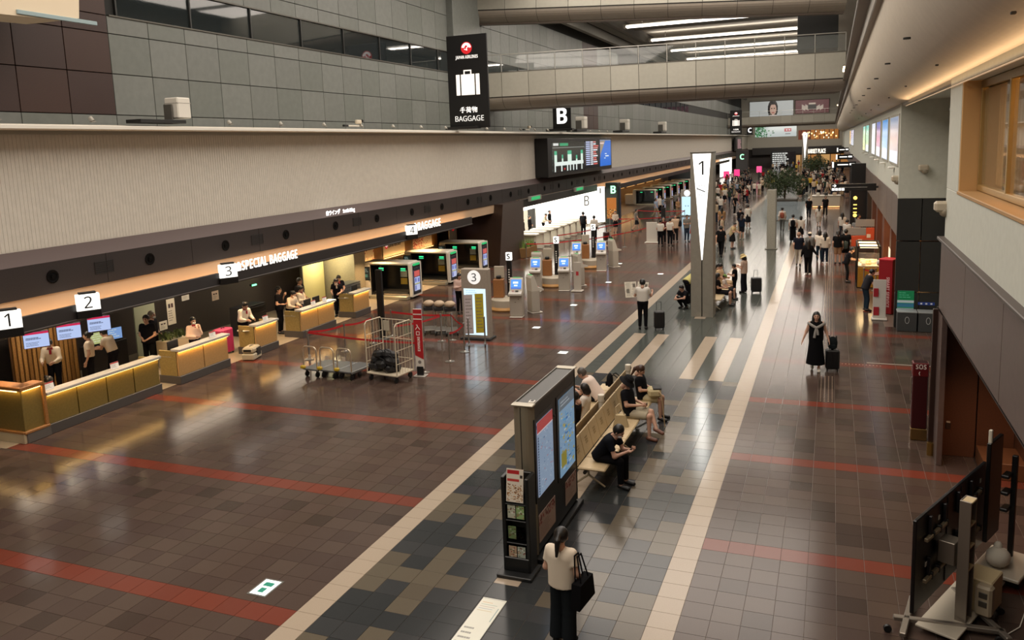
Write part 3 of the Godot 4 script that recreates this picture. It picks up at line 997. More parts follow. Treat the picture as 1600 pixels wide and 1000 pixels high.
# ---------------------------------------------------------------- eastern side
func build_east():
	var e := setting("wall_right")
	var pale := grain("c6c8bd", .65, .05, .96, .4)
	var cocoa := grain("5a4a45", .38, .06, .88, .4)
	var rust := grain("5f3a26", .42, .1, .88)
	# near block: satin panels above, an alcove below
	for k in 7:
		var z := -17.5 + 3.1 * (k + .5)
		bx(e, "satin_panel", V(.1, 1.38, 3.085), V(2.06, 3.67, z), cocoa, .008)
	bx(e, "satin_panel", V(.1, 3.0, .62), V(2.06, 1.5, -17.2), cocoa, .008)
	for k in 4: bx(e, "satin_panel", V(.1, 2.98, 3.085), V(2.06, 1.49, 2.7 - 3.1 * k), cocoa, .008)
	bx(e, "panel_cap", V(.34, .06, 27), V(2.1, 4.39, -4.0), mt("4b423e", .5), .01)
	bx(e, "block_core", V(1.6, 1.4, 27), V(2.98, 3.7, -4.0), mt("3c3430", .8), 0)
	# alcove
	bx(e, "alcove_backing", V(1.6, 3.0, .1), V(2.8, 1.5, -17.64), mt("120b08", .8), 0)
	for q in [[2.02, 2.75], [2.77, 3.42]]: bx(e, "alcove_panel", V(q[1] - q[0], 2.98, .06), V((q[0] + q[1]) / 2, 1.49, -17.54), rust, .006)
	bx(e, "alcove_side", V(.06, 2.98, 11), V(3.45, 1.49, -12.0), rust, .006)
	bx(e, "alcove_step", V(.7, .32, .9), V(3.1, .16, -16.9), mt("6a4329", .5), .01)
	bx(e, "alcove_jamb", V(.12, 2.98, .1), V(1.98, 1.49, -17.52), mt("2c1a14", .4), .01)
	bx(e, "alcove_ceiling", V(1.5, .05, 11), V(2.76, 2.99, -12.0), mt("2a1a14", .7), .004)
	var pl := MB.new()
	pl.cyl(V(0, 0, 0), V(0, .26, 0), .075, .075, 14)
	part(e, "brass_foot", pl.done(), mt("a8854a", .25, .9), V(1.97, 0, -17.44))
	bx(e, "wall_socket", V(.09, .13, .02), V(2.27, .62, -17.5), mt("3a2a22", .4), .006)
	bx(e, "socket_label", V(.07, .03, .022), V(2.27, .70, -17.5), mt("c9c2b4", .5), .003)
	# pale wall above, with a deep shop window
	bx(e, "pale_wall", V(.3, .96, 27), V(2.2, 4.87, -3.9), pale, .01)
	bx(e, "pale_wall", V(.3, 1.898, 1.45), V(2.2, 6.3, -16.68), pale, .01)
	bx(e, "pale_wall", V(.3, 1.898, 12.6), V(2.2, 6.3, 4.0), pale, .01)
	bx(e, "pale_wall", V(.3, .3, 27), V(2.2, 7.4, -3.9), pale, .01)
	bx(e, "corner_return", V(1.3, 3.2, .2), V(2.9, 6.0, -17.3), pale, .01)
	bx(e, "recess_ceiling", V(1.7, .1, 12.3), V(2.95, 7.52, -23.3), pale, .004)
	bx(e, "recess_wall", V(.3, 8, 13.2), V(3.6, 4, -23.0), pale, .004)
	# window: reveal, frame, panes, warm room behind
	var wn := setting("window_3")
	var warm := mt("c9a06a", .6)
	bx(wn, "reveal_jamb", V(.3, 1.95, .06), V(2.21, 6.3, -15.93), warm, .01)
	bx(wn, "reveal_sill", V(.34, .06, 13.6), V(2.2, 5.36, -9.1), mt("a8814f", .6), .01)
	bx(wn, "frame_rail", V(.1, .1, 13.6), V(2.38, 5.45, -9.1), mt("b89a63", .3, .6), .008)
	bx(wn, "frame_rail", V(.1, .12, 13.6), V(2.38, 7.18, -9.1), mt("8e7a55", .3, .6), .008)
	for k in 5:
		bx(wn, "frame_post", V(.1, 1.66, .08), V(2.38, 6.3, -15.85 + 2.4 * k), mt("b89a63", .3, .6), .008)
		bx(wn, "pane", V(.012, 1.6, 2.3), V(2.39, 6.3, -14.65 + 2.4 * k), pane("d8c9a8", .12), 0)
	for k in 10: bx(wn, "curtain_fold", V(.08, 1.66, .2), V(2.62, 6.3, -15.65 + .21 * k), mt("a8834c" if k % 2 else "b59058", .8), .04)
	bx(wn, "room_wall", V(.1, 2.4, 16), V(5.6, 6.3, -8.9), mt("b08d5a", .7), 0)
	bx(wn, "room_end", V(2.8, 2.4, .1), V(4.2, 6.3, -15.5), mt("b98f52", .7), 0)
	bx(wn, "room_floor", V(2.8, .1, 14), V(4.2, 5.4, -8.9), mt("6b5134", .5), 0)
	bx(wn, "room_ceiling", V(2.8, .1, 14), V(4.2, 7.4, -8.9), mt("c4b08a", .7), 0)
	# recess, black pier and the cross wall above it
	bx(e, "cross_wall", V(1.5, 3.3, .3), V(2.8, 5.96, -29.45), pale, .01)
	for q in [[2.05, 2.76], [2.78, 3.45]]:
		for r in [[.0, 1.2], [1.22, 2.9], [2.92, 4.31]]: bx(e, "black_panel", V(q[1] - q[0], r[1] - r[0] - .015, .2), V((q[0] + q[1]) / 2, (r[0] + r[1]) / 2, -29.4), mt("232322", .4), .006)
	# far block: pale wall above, satin band, shop fronts below
	bx(e, "pale_wall", V(.3, 3.1, 170), V(2.25, 5.9, -114.5), pale, .01)
	for k in 11: bx(e, "satin_panel", V(.12, 1.36, 3.08), V(2.15, 3.67, -31.1 - 3.1 * k), grain("75665d", .4, .06, .88, .4), .008)
	bx(e, "satin_panel", V(.12, 1.36, 100), V(2.15, 3.67, -113), cocoa, .008)
	bx(e, "shop_back", V(.2, 3, 140), V(5.6, 1.5, -100), mt("4a2c1c", .7), 0)
	bx(e, "shop_ceiling", V(3.5, .06, 140), V(3.9, 3.0, -100), mt("6a5036", .7), 0)
	bx(e, "shop_floor", V(3.5, .04, 140), V(3.9, -.02, -100), mt("6a4c36", .4), 0)
	for q in [[-30.6, 1.0], [-34.6, .7], [-39.5, 1.4], [-45.0, 1.2], [-50.5, 1.2]]: bx(e, "shop_pier", V(.6, 2.98, q[1]), V(2.5, 1.49, q[0]), mt("5b3322", .5), .01)
	for k in 8: bx(e, "shop_pier", V(.5, 2.98, 1.6), V(2.45, 1.49, -58 - 8.0 * k), mt("2a2422", .5), .01)
	bx(e, "outer_wall", V(.4, 18, 215), V(6.4, 8, -94), mt("3a3836", .8), 0)
	# belly soffit of the gallery with cross seams
	var sec := []
	for k in 41:
		var a := PI / 2 * k / 40.0
		sec.append(Vector2(2.2 - 1.35 * sin(a), 9.0 - 1.62 * cos(a)))
	var ceil_m := grain("cfc4b2", .65, .05, .95, .3)
	var zs := [8.0, -28.2]
	for k in 20: zs.append(-28.2 - 3.6 * (k + 1))
	zs.append(-190.0)
	var so := setting("ceiling_1")
	for s in zs.size() - 1:
		var m := MB.new()
		for k in 40:
			var a: Vector2 = sec[k]
			var b: Vector2 = sec[k + 1]
			var z0: float = zs[s] - .012
			var z1: float = zs[s + 1] + .012
			m.quad(V(a.x, a.y, z1), V(a.x, a.y, z0), V(b.x, b.y, z0), V(b.x, b.y, z1))
			m.quad(V(a.x, a.y + .05, z0), V(a.x, a.y + .05, z1), V(b.x + .02, b.y + .05, z1), V(b.x + .02, b.y + .05, z0))
			m.quad(V(b.x, b.y, z0), V(a.x, a.y, z0), V(a.x, a.y + .05, z0), V(b.x + .02, b.y + .05, z0))
		part(so, "soffit_panel", m.done(), ceil_m)
	for k in 11:
		var dl := MB.new()
		dl.cyl(V(0, 0, 0), V(0, .03, 0), .06, .06, 10)
		part(so, "downlight_can", dl.done(), mt("15130f", .5), V(1.1, 7.92, -10.0 - 5.0 * k))
	for k in 9:
		bx(so, "sprinkler", V(.05, .03, .05), V(1.55, 7.48, -9.0 - 6.0 * k), mt("2a261f", .5), .008)
	bx(so, "wall_trim", V(.12, .14, 200), V(2.14, 7.36, -92), mt("9b968a", .5), .02)
	bx(so, "joint_filler", V(.3, .5, 200), V(2.38, 7.66, -92), mt("9b968a", .7), 0)
	bx(so, "edge_beam", V(.16, .5, 198), V(.8, 9.2, -91), mt("8d867b", .5), .02)
	bx(so, "edge_gutter", V(.3, .12, 198), V(.62, 9.42, -91), mt("77716a", .5), .02)
	bx(so, "gallery_deck", V(5.6, .2, 198), V(3.6, 9.5, -91), mt("6a655f", .7), 0)
	bx(so, "gallery_wall", V(.2, 7, 198), V(2.4, 12.9, -91), mt("8b8a84", .7), 0)
	for k in 60: bx(so, "balustrade_post", V(.05, 1.1, .05), V(.66, 10.0, -14.0 - 2.0 * k), mt("8f8d88", .35, .7), .006)
	for k in 3: bx(so, "balustrade_rail", V(.05, .05, 130), V(.66, 9.7 + .4 * k, -77), mt("9a9892", .35, .7), .01)
	# lamps on the gallery edge
	for q in [[-44.0, 3], [-92.0, 2]]:
		for k in q[1]:
			var t := thing("gallery_edge_lamp", "small warm lamp under the gallery edge by the %s, %s of the cluster" % ["near bridge" if q[0] > -60 else "far bridge", ORD[k]], "lamp", V(.5, 9.55 - .0 * k, q[0] + k * 1.1), 0, "warm lamps on the gallery edge")
			bx(t, "lamp_housing", V(.2, .06, .4), V(0, .1, 0), mt("55504a", .5), .01)
			bx(t, "lamp_lens", V(.14, .09, .34), V(-.02, .03, 0), glow("ffd9a0", 9.0), .02)
			spot(V(.42, 9.5, q[0] + k * 1.1), V(-4, 0, q[0]), "ffd9a8", 10.0, 50)

# ---------------------------------------------------------------- bridges, roof, ends
func bridge(a: Vector3, b: Vector3, hp: float, drop: float, n: int, rail: bool, glass: bool, called: String, w := 3.6):
	var br := setting(called)
	var d := b - a
	var yaw := atan2(-d.z, d.x)
	var ln := Vector2(d.x, d.z).length()
	br.position = (a + b) / 2
	br.rotation = V(0, yaw, atan2(d.y, ln))
	var pm := [grain("9a978b", .5, .04, .96, .3), grain("a09d91", .5, .04, .96, .3)]
	for k in n:
		var x := -ln / 2 + ln * (k + .5) / n
		bx(br, "parapet_panel", V(ln / n - .02, hp, .08), V(x, hp / 2, 0), pm[k % 2], .008)
		var m := MB.new()
		for s in 8:
			var t0 := PI / 2 * s / 8.0
			var t1 := PI / 2 * (s + 1) / 8.0
			var p0 := Vector2(-.02 - 1.3 * (1 - cos(t0)), -.05 - drop * sin(t0))
			var p1 := Vector2(-.02 - 1.3 * (1 - cos(t1)), -.05 - drop * sin(t1))
			var hx := ln / n / 2 - .01
			m.quad(V(x - hx, p1.y, p1.x), V(x + hx, p1.y, p1.x), V(x + hx, p0.y, p0.x), V(x - hx, p0.y, p0.x))
		part(br, "belly_panel", m.done(), grain("8c8377", .5, .04, .96, .3))
	var bk := MB.new()
	for s in 8:
		var t0 := PI / 2 * s / 8.0
		var t1 := PI / 2 * (s + 1) / 8.0
		var p0 := Vector2(-.06 - 1.3 * (1 - cos(t0)), -.01 - (drop - .02) * sin(t0))
		var p1 := Vector2(-.06 - 1.3 * (1 - cos(t1)), -.01 - (drop - .02) * sin(t1))
		bk.quad(V(-ln / 2, p1.y, p1.x), V(ln / 2, p1.y, p1.x), V(ln / 2, p0.y, p0.x), V(-ln / 2, p0.y, p0.x))
	part(br, "belly_core", bk.done(), mt("1c1a18", .8))
	bx(br, "parapet_core", V(ln, hp - .04, .03), V(0, hp / 2, -.045), mt("1c1a18", .8), 0)
	bx(br, "shadow_gap", V(ln, .07, .06), V(0, -.02, -.05), mt("141311", .6), .004)
	bx(br, "deck", V(ln, .3, w), V(0, .2, -w / 2 - .05), mt("66625b", .7), 0)
	bx(br, "underside", V(ln, .06, w - 2.0), V(0, -.05 - drop, -w / 2 - .4), mt("6b5f55", .6), 0)
	bx(br, "coping", V(ln, .05, .2), V(0, hp + .02, -.05), mt("5e5a52", .4, .4), .01)
	bx(br, "rear_parapet", V(ln, hp, .08), V(0, hp / 2, -w), pm[0], .008)
	if rail:
		for k in n + 1:
			bx(br, "rail_post", V(.045, 1.05, .045), V(-ln / 2 + ln * k / n, hp + .5, -.05), mt("a5a39c", .35, .7), .006)
		bx(br, "hand_rail", V(ln, .045, .06), V(0, hp + 1.02, -.05), mt("b5b3ac", .35, .7), .01)
		if glass:
			for k in n: bx(br, "rail_pane", V(ln / n - .08, .85, .012), V(-ln / 2 + ln * (k + .5) / n, hp + .5, -.05), pane("aab4ae", .05), 0)
		else: bx(br, "mid_rail", V(ln, .03, .03), V(0, hp + .55, -.05), mt("9a988f", .35, .7), .006)

func build_roof():
	bridge(V(-19.4, 9.36, -44.1), V(.6, 9.5, -48.0), 1.36, .6, 13, true, true, "trim_2")
	bridge(V(-19.4, 14.35, -44.3), V(.6, 13.55, -47.0), 2.4, .62, 11, false, false, "trim_3", 1.5)
	bridge(V(-19.4, 9.3, -168), V(.6, 9.3, -169), 1.45, .5, 10, true, false, "trim_4", 2.0)
	var rf := setting("ceiling_2")
	bx(rf, "roof_slab", V(31, .3, 218), V(-8.5, 16.9, -94), mt("aaa59b", .8), 0)
	bx(rf, "roof_beam", V(.5, .9, 200), V(-16.9, 16.35, -94), mt("5f5c56", .7), .02)
	bx(rf, "roof_beam", V(.4, .7, 200), V(-18.4, 15.6, -94), mt("77746c", .7), .02)
	for k in 20: bx(rf, "cross_beam", V(16, .5, .25), V(-8.5, 16.55, -3.0 - 10.0 * k), mt("6b6862", .7), .01)
	for k in 18:
		var z := -68.3 + 10.15 * 7 - 10.15 * k
		var t := thing("linear_ceiling_light" if z < -50 else "luminous_ceiling_panel", ("long white linear light hung across the roof, %s in the row going away" if z < -50 else "wide softly glowing roof panel, %s in the row going away") % ORD[k], "ceiling light", V(-8.3, 16.0, z), 0, "lights across the roof")
		var wd := .34 if z < -50 else 9.2
		if z < -50:
			for s in [-1, 1]: bx(t, "lamp_tube", V(15.6, .09, .2), V(0, 0, s * .3), glow("fff6ea", 3.2), .02)
			area(V(-8.3, 16.3, z), V(0, 1, 0), V(0, 0, 1), 15.6, .6, "fff3e6", 14.0)
		else: bx(t, "lamp_tube", V(15.6, .09, wd), V(0, 0, 0), glow("fff6ea", .35), .02)
		bx(t, "reflector", V(15.6, .05, wd + .5), V(0, .14, 0), mt("c9c7c0", .4), .01)
		for s in [-1, 1]:
			bx(t, "end_bracket", V(.3, .3, .6), V(s * 7.9, .05, 0), mt("b5b2aa", .4, .4), .02)
			bx(t, "hanger", V(.04, .75, .04), V(s * 6.5, .5, 0), mt("8a8780", .4, .6), .004)
		area(V(-8.3, 15.94, z), V(0, -1, 0), V(0, 0, 1), 15.6, maxf(wd, .8), "fff3e6", 88.0 if z < -50 else (180.0 if z < -28 else 112.0))
	bx(rf, "sky_block", V(2.2, 2.2, 2.0), V(-.9, 12.5, -52), mt("111111", .5), .02)
	# end walls
	var ew := setting("wall_end")
	bx(ew, "upper_wall", V(26, 13, .5), V(-9, 10.6, -196), mt("bcb7ab", .7), 0)
	bx(ew, "lower_wall", V(26, 4.2, .5), V(-9, 2.1, -196.4), mt("2e2825", .6), 0)
	var nw := setting("wall_near")
	bx(nw, "near_wall", V(32, 18, .5), V(-8.5, 8.5, 13), mt("8a857c", .8), 0)

# ---------------------------------------------------------------- check-in desks and what stands by them
const GLYPH := {
	"te": [[.75, .95, .3, .86], [.15, .66, .85, .66], [.04, .42, .96, .42], [.5, .9, .5, .05, .35, .1]],
	"ka": [[.05, .85, .95, .85], [.33, .97, .33, .75], [.67, .97, .67, .75], [.3, .7, .08, .4], [.2, .55, .2, .03], [.35, .62, .97, .62], [.85, .62, .85, .05, .72, .1], [.42, .45, .66, .45, .66, .2, .42, .2, .42, .45]],
	"mono": [[.15, .9, .05, .6], [.1, .75, .45, .75], [.02, .4, .45, .5], [.27, .97, .27, .03], [.6, .95, .5, .6], [.55, .78, .95, .78, .9, .1, .78, .08], [.72, .75, .5, .25], [.86, .75, .6, .1]],
	"iri": [[.3, .9, .48, .86, .44, .5, .08, .05], [.48, .65, .92, .05]],
	"kuchi": [[.15, .85, .85, .85, .85, .1, .15, .1, .15, .85]],
	"minami": [[.1, .85, .9, .85], [.5, .98, .5, .68], [.12, .03, .12, .68, .88, .68, .88, .05], [.35, .62, .4, .5], [.65, .62, .6, .5], [.28, .42, .72, .42], [.28, .25, .72, .25], [.5, .45, .5, .03]],
	"u": [[.5, .95, .5, .78], [.15, .55, .15, .78, .85, .78, .8, .4, .4, .05]], "i": [[.8, .9, .15, .5], [.5, .7, .5, .05]], "n": [[.15, .8, .35, .65], [.15, .1, .6, .25, .88, .7]],
	"gu": [[.4, .9, .15, .5], [.35, .75, .8, .75, .7, .4, .3, .05], [.8, 1., .88, .88], [.92, 1.02, 1., .9]]}

func glyphs(names: Array, size: float, thick: float, depth := .012) -> ArrayMesh:
	var m := MB.new()
	for k in names.size():
		for s in GLYPH[names[k]]:
			var pts := []
			for q in range(0, s.size(), 2): pts.append(Vector2((s[q] + k * 1.12 - names.size() * .56) * size, (s[q + 1] - .5) * size))
			m.stroke(pts, thick * size, depth)
	return m.done()

# a round red mark with a pale crane-like curve
func crest(par: Node, at: Vector3, r: float, turn := 0.0):
	var g := Node3D.new()
	g.name = numbered(par, "crest")
	par.add_child(g)
	g.position = at
	g.rotation.y = turn
	var d := MB.new()
	d.cyl(V(0, 0, 0), V(0, 0, .01), r, r, 28)
	part(g, "disc", d.done(), glow("d01f26", .5, "c8202a"))
	var w := MB.new()
	w.col = Color.WHITE
	var pl := PackedVector2Array()
	for k in 15:
		var a := PI * .95 * k / 14.0 + .05
		pl.append(Vector2(cos(a), sin(a)) * r * .86)
	for k in 15:
		var a := PI * .95 * (14 - k) / 14.0 + .05
		pl.append(Vector2(cos(a) * .5 + .06, sin(a) * .55) * r * .86)
	w.prism(pl, .006)
	w.stroke([Vector2(.1, .55) * r, Vector2(.3, .2) * r, Vector2(.02, -.05) * r, Vector2(.1, -.35) * r, Vector2(-.35, -.2) * r], r * .12, .006)
	part(g, "bird_mark", w.done(), glow("ffffff", .7), V(0, 0, .011))

func desk(z0: float, z1: float, h: float, hex: String, metal: float, n: int, label: String, side := true):
	var l := z0 - z1
	var t := thing("check_in_desk", label, "counter", V(-17.72, 0, (z0 + z1) / 2), 0, "check-in desks along the west side")
	var pm := grain(hex, .38 if metal < .1 else .42, .06, .92, .8, metal)
	bx(t, "plinth", V(.8, .24, l), V(.0, .12, 0), mt("4a4542", .4), .008)
	for k in n: bx(t, "front_panel", V(.05, h - .32, l / n - .03), V(.32, .24 + (h - .32) / 2, l / 2 - l * (k + .5) / n), pm, .006)
	bx(t, "front_core", V(.04, h - .32, l - .02), V(.27, .24 + (h - .32) / 2, 0), mt("1a1614", .6), .004)
	for s in [-1, 1]:
		if side: bx(t, "side_panel", V(.62, h - .3, .05), V(-.02, .24 + (h - .3) / 2, s * (l / 2 - .025)), grain("a8925a", .4, .06, .85, .8, .35), .006)
	bx(t, "counter_top", V(.34, .075, l + .02), V(.29, h - .037, 0), mt("aaa69e", .35), .012)
	bx(t, "work_top", V(.52, .05, l), V(-.13, h - .24, 0), mt("b9b3a6", .4), .01)
	bx(t, "lamp_strip", V(.025, .02, l - .06), V(.395, h - .087, 0), glow("ffd98f", 3.0), .003)
	area(V(-17.72 + .385, h - .1, (z0 + z1) / 2), V(-.12, -1, 0), V(0, 0, 1), .03, l - .06, "ffcb74", .32 * l)

func hang_number(z: float, s: String, label: String):
	var t := thing("number_sign", label, "sign", V(-17.3, 2.97, z), deg_to_rad(58), "numbered box signs along the fascia")
	bx(t, "light_box", V(.54, .42, .16), V(0, 0, 0), glow("fbfaf2", 1.05), .012)
	bx(t, "black_base", V(.56, .2, .2), V(0, -.3, -.01), mt("0e0d0d", .4), .01)
	bx(t, "black_cap", V(.4, .05, .15), V(0, .235, 0), mt("1a1817", .4), .01)
	bx(t, "bracket", V(.06, .06, .5), V(0, -.3, -.3), mt("1a1817", .4), .006)
	text(t, "digit", s, .3, mt("101010", .5), V(0, 0, .084), 0, false)

var lamp_count := -1
func spot_lamp(x: float, z: float, e: float):
	lamp_count += 1
	var t := thing("soffit_downlight", "small warm downlight in the dark soffit above the desks, %s along" % ORD[lamp_count], "downlight", V(x, 2.47, z), 0, "downlights over the desks")
	var m := MB.new()
	m.lathe(V(0, 0, 0), [Vector2(.075, -.005), Vector2(.085, .01), Vector2(.085, .02)], 12)
	part(t, "trim_ring", m.done(), mt("2a2625", .4))
	var q := MB.new()
	q.cyl(V(0, .004, 0), V(0, .012, 0), .06, .06, 12)
	part(t, "lens", q.done(), glow("ffe2ae", 10.0))
	spot(V(x, 2.455, z), V(x + .1, 0, z), "ffd39a", e, 52)

func sheet_on(par: Node, called: String, w: float, h: float, m: Material, at: Vector3, turn := 0.0) -> MeshInstance3D:
	return part(par, called, sheet(w, h, .01), m, at, turn)

func notice_stand(at: Vector3, turn: float, label: String):
	if not mats.has("notice"):
		var im := blank(48, 32, "efece4")
		rr(im, 0, 0, 48, 6, "b8322e"); lines(im, Rect2i(4, 10, 40, 18), 4, "77736e")
		mats["notice"] = printed(im)
	var t := thing("counter_notice", label, "notice", at, turn, "small notices on the desk tops")
	var o := sheet_on(t, "card", .26, .17, mats["notice"], V(0, .09, 0))
	o.rotation.x = -.15
	bx(t, "foot", V(.22, .012, .09), V(0, .006, 0), mt("d9d6cf", .3), .004)

func monitor(at: Vector3, turn: float, label: String, back := "141414"):
	var t := thing("desk_monitor", label, "monitor", at, turn, "monitors on the desks")
	bx(t, "casing", V(.42, .28, .035), V(0, .27, 0), mt(back, .4), .01)
	if not mats.has("monitor"):
		var im := blank(32, 22, "7fa0b8")
		rr(im, 0, 0, 32, 4, "dfe6ea"); lines(im, Rect2i(2, 6, 28, 15), 3, "e8eef2")
		mats["monitor"] = lit(im, .7)
	sheet_on(t, "screen", .38, .24, mats["monitor"], V(0, .27, .018))
	bx(t, "neck", V(.05, .14, .04), V(0, .08, -.02), mt("1a1a1a", .4), .006)
	bx(t, "foot", V(.22, .015, .16), V(0, .008, -.02), mt("1a1a1a", .4), .006)

func build_desks():
	desk(-13.22, -16.75, 1.04, "8a7640", .45, 4, "long gold-fronted check-in desk with four panels and white top")
	desk(-17.45, -19.55, 1.04, "b08a58", 0, 2, "oak-fronted check-in desk with two panels, next to the gold desk")
	desk(-20.85, -21.95, 1.02, "b08a58", 0, 1, "short single-panel oak check-in desk behind the pet carrier")
	desk(-23.3, -25.4, 1.02, "b08a58", 0, 2, "two-panel oak desk under the end of the special baggage lettering")
	desk(-26.75, -27.9, 1.02, "b08a58", 0, 1, "last oak check-in desk, beside the first bag drop machine")
	# the corner desk with a wooden frame
	var t := thing("corner_desk", "tall gold corner desk edged with wood below sign one", "counter", V(-17.3, 0, -12.55))
	bx(t, "plinth", V(2.6, .24, .1), V(-1.3, .12, -.03), mt("b3a384", .5), .01)
	bx(t, "plinth", V(.1, .24, .62), V(-.02, .12, -.35), mt("5b5550", .4), .01)
	var gold := grain("8a7640", .42, .06, .92, .8, .45)
	var wood := grain("a8723c", .45, .08, .75, 1.2)
	bx(t, "front_panel", V(1.2, 1.0, .05), V(-.62, .76, -.06), gold, .006)
	bx(t, "front_panel", V(1.2, 1.0, .05), V(-1.86, .76, -.06), gold, .006)
	bx(t, "front_panel", V(.05, 1.0, .5), V(-.06, .76, -.32), gold, .006)
	bx(t, "wood_top", V(2.7, .09, .36), V(-1.3, 1.31, -.16), wood, .015)
	bx(t, "wood_top", V(.36, .09, .6), V(-.14, 1.31, -.3), wood, .015)
	bx(t, "wood_sill", V(2.6, .06, .16), V(-1.3, .26, -.05), wood, .01)
	bx(t, "wood_sill", V(.16, .06, .66), V(-.04, .26, -.32), wood, .01)
	bx(t, "wood_post", V(.1, 1.05, .08), V(-.03, .78, -.6), wood, .01)
	bx(t, "lamp_strip", V(2.3, .02, .025), V(-1.25, 1.25, .0), glow("ffd98f", 3.0), .003)
	bx(t, "lamp_strip", V(.025, .02, .45), V(.0, 1.25, -.3), glow("ffd98f", 3.0), .003)
	area(V(-18.5, 1.24, -12.54), V(0, -1, -.1), V(1, 0, 0), .03, 2.3, "ffcb74", .8)
	area(V(-17.3, 1.24, -12.85), V(-.1, -1, 0), V(0, 0, 1), .03, .45, "ffcb74", .3)
	hang_number(-12.5, "1", "white box sign reading one over the gold corner desk")
	hang_number(-14.64, "2", "white box sign reading two over the long gold desk")
	hang_number(-19.75, "3", "white box sign reading three before the special baggage lettering")
	hang_number(-31.6, "4", "white box sign reading four before the baggage lettering")
	for k in 9: spot_lamp(-17.95 - .25 * (k % 2), -12.9 - 1.72 * k, 3.5)
	for k in 4: spot_lamp(-18.4, -30.2 - 2.3 * k, 8.0)
	# lettering along the fascia
	var wl := glow("fffaf0", 1.15)
	t = thing("fascia_lettering", "glowing white letters reading SPECIAL BAGGAGE on the dark fascia", "lettering", V(-17.42, 3.0, -22.0))
	text(t, "word", "SPECIAL BAGGAGE", .3, wl, V(0, 0, 0), PI / 2, true, .015, 2.9)
	for k in 2:
		bx(t, "bag_symbol", V(.03, .24, .22), V(0, -.02, 1.6 + .3 * k), wl, .02)
		bx(t, "bag_handle", V(.03, .05, .1), V(0, .12, 1.6 + .3 * k), wl, .01)
	t = thing("fascia_lettering", "glowing white letters reading BAGGAGE beside sign four", "lettering", V(-17.42, 3.02, -33.5))
	text(t, "word", "BAGGAGE", .36, wl, V(0, 0, -.1), PI / 2, true, .015, 2.3)
	bx(t, "bag_symbol", V(.03, .28, .34), V(0, 0, 1.3), wl, .06)
	bx(t, "bag_handle", V(.03, .06, .14), V(0, .17, 1.3), wl, .01)
	t = thing("wing_lettering", "small white wing name in two scripts on the dark band", "lettering", V(-17.84, 4.2, -27.0))
	part(t, "characters", glyphs(["minami", "u", "i", "n", "gu"], .17, .13), glow("ffffff", 1.6), V(0, 0, .55), PI / 2)
	text(t, "word", "South Wing", .14, glow("ffffff", 1.6), V(0, -.01, -.55), PI / 2, true, .01, .85)
	# on the desks
	notice_stand(V(-17.45, 1.04, -15.35), PI / 2, "small white notice in the middle of the long gold desk")
	notice_stand(V(-17.5, 1.04, -13.45), PI / 2, "small white notice next to the wooden corner desk")
	notice_stand(V(-17.45, 1.04, -19.0), PI / 2, "cream notice card on the two-panel oak desk by the masked clerk")
	notice_stand(V(-17.45, 1.02, -21.5), PI / 2, "red-topped notice on the single-panel oak desk")
	notice_stand(V(-17.45, 1.02, -24.9), PI / 2, "notice card near the far end of the third oak desk")
	notice_stand(V(-17.45, 1.02, -24.2), PI / 2, "notice card in the middle of the third oak desk")
	monitor(V(-17.8, .8, -17.75), -PI / 2, "black monitor at the near end of the two-panel oak desk")
	monitor(V(-17.85, .78, -24.4), -PI / 2, "black monitor between the clerks at the third oak desk")
	monitor(V(-17.8, .78, -27.5), -PI / 2, "dark monitor on the last oak desk")
	monitor(V(-17.85, .78, -24.95), -PI / 2, "second dark monitor on the third oak desk")
	# three pale screens hung over the long desk
	for k in 3:
		t = thing("hanging_screen", ["pale blue hanging screen nearest the wooden corner desk", "pale blue hanging screen, middle of three over the gold desk", "pale blue hanging screen farthest along the gold desk"][k], "screen", V(-19.0, 1.96, -14.42 - .97 * k), deg_to_rad(56), "hanging screens behind the gold desk")
		bx(t, "casing", V(.6, .43, .05), V(0, 0, -.03), mt("1a1a1c", .4), .01)
		if not mats.has("reception"):
			var im := blank(96, 64, "aebfe6")
			rr(im, 0, 0, 96, 9, "c2254a"); lines(im, Rect2i(8, 22, 80, 10), 5, "3a3f56", 3); lines(im, Rect2i(8, 42, 76, 14), 6, "4a5068", 2)
			mats["reception"] = lit(im, 1.0)
		sheet_on(t, "screen", .57, .40, mats["reception"], V(0, 0, 0))
		bx(t, "hanger", V(.04, .3, .04), V(0, .35, -.03), mt("1a1a1c", .4), .006)
	# back wall: timber slats, poster, door, notices
	t = thing("slatted_timber_screen", "warm timber slat screen behind the hanging screens", "screen", V(-20.75, 0, -16.0))
	for k in 14: bx(t, "slat", V(.05, 1.9, .1), V(0, .95, .95 - .145 * k), grain("c08c4c" if k % 3 else "a5743a", .5, .08, .75, 1.2), .01)
	bx(t, "backing", V(.03, 1.9, 2.1), V(-.04, .95, 0), mt("5a3a1c", .6), .004)
	t = thing("red_banner", "red banner high behind the staff at the gold desk", "banner", V(-20.7, 2.15, -16.4))
	bx(t, "cloth_panel", V(.03, .42, .7), V(0, 0, 0), mt("a3231c", .7), .006)
	t = thing("staff_door", "pale green door in the dark wall behind the two men", "door", V(-20.72, 0, -19.6))
	bx(t, "leaf", V(.05, 1.98, .86), V(0, .99, 0), mt("9fa58c", .6), .006)
	bx(t, "handle", V(.03, .03, .12), V(.04, .95, .33), mt("8a8a86", .3, .8), .006)
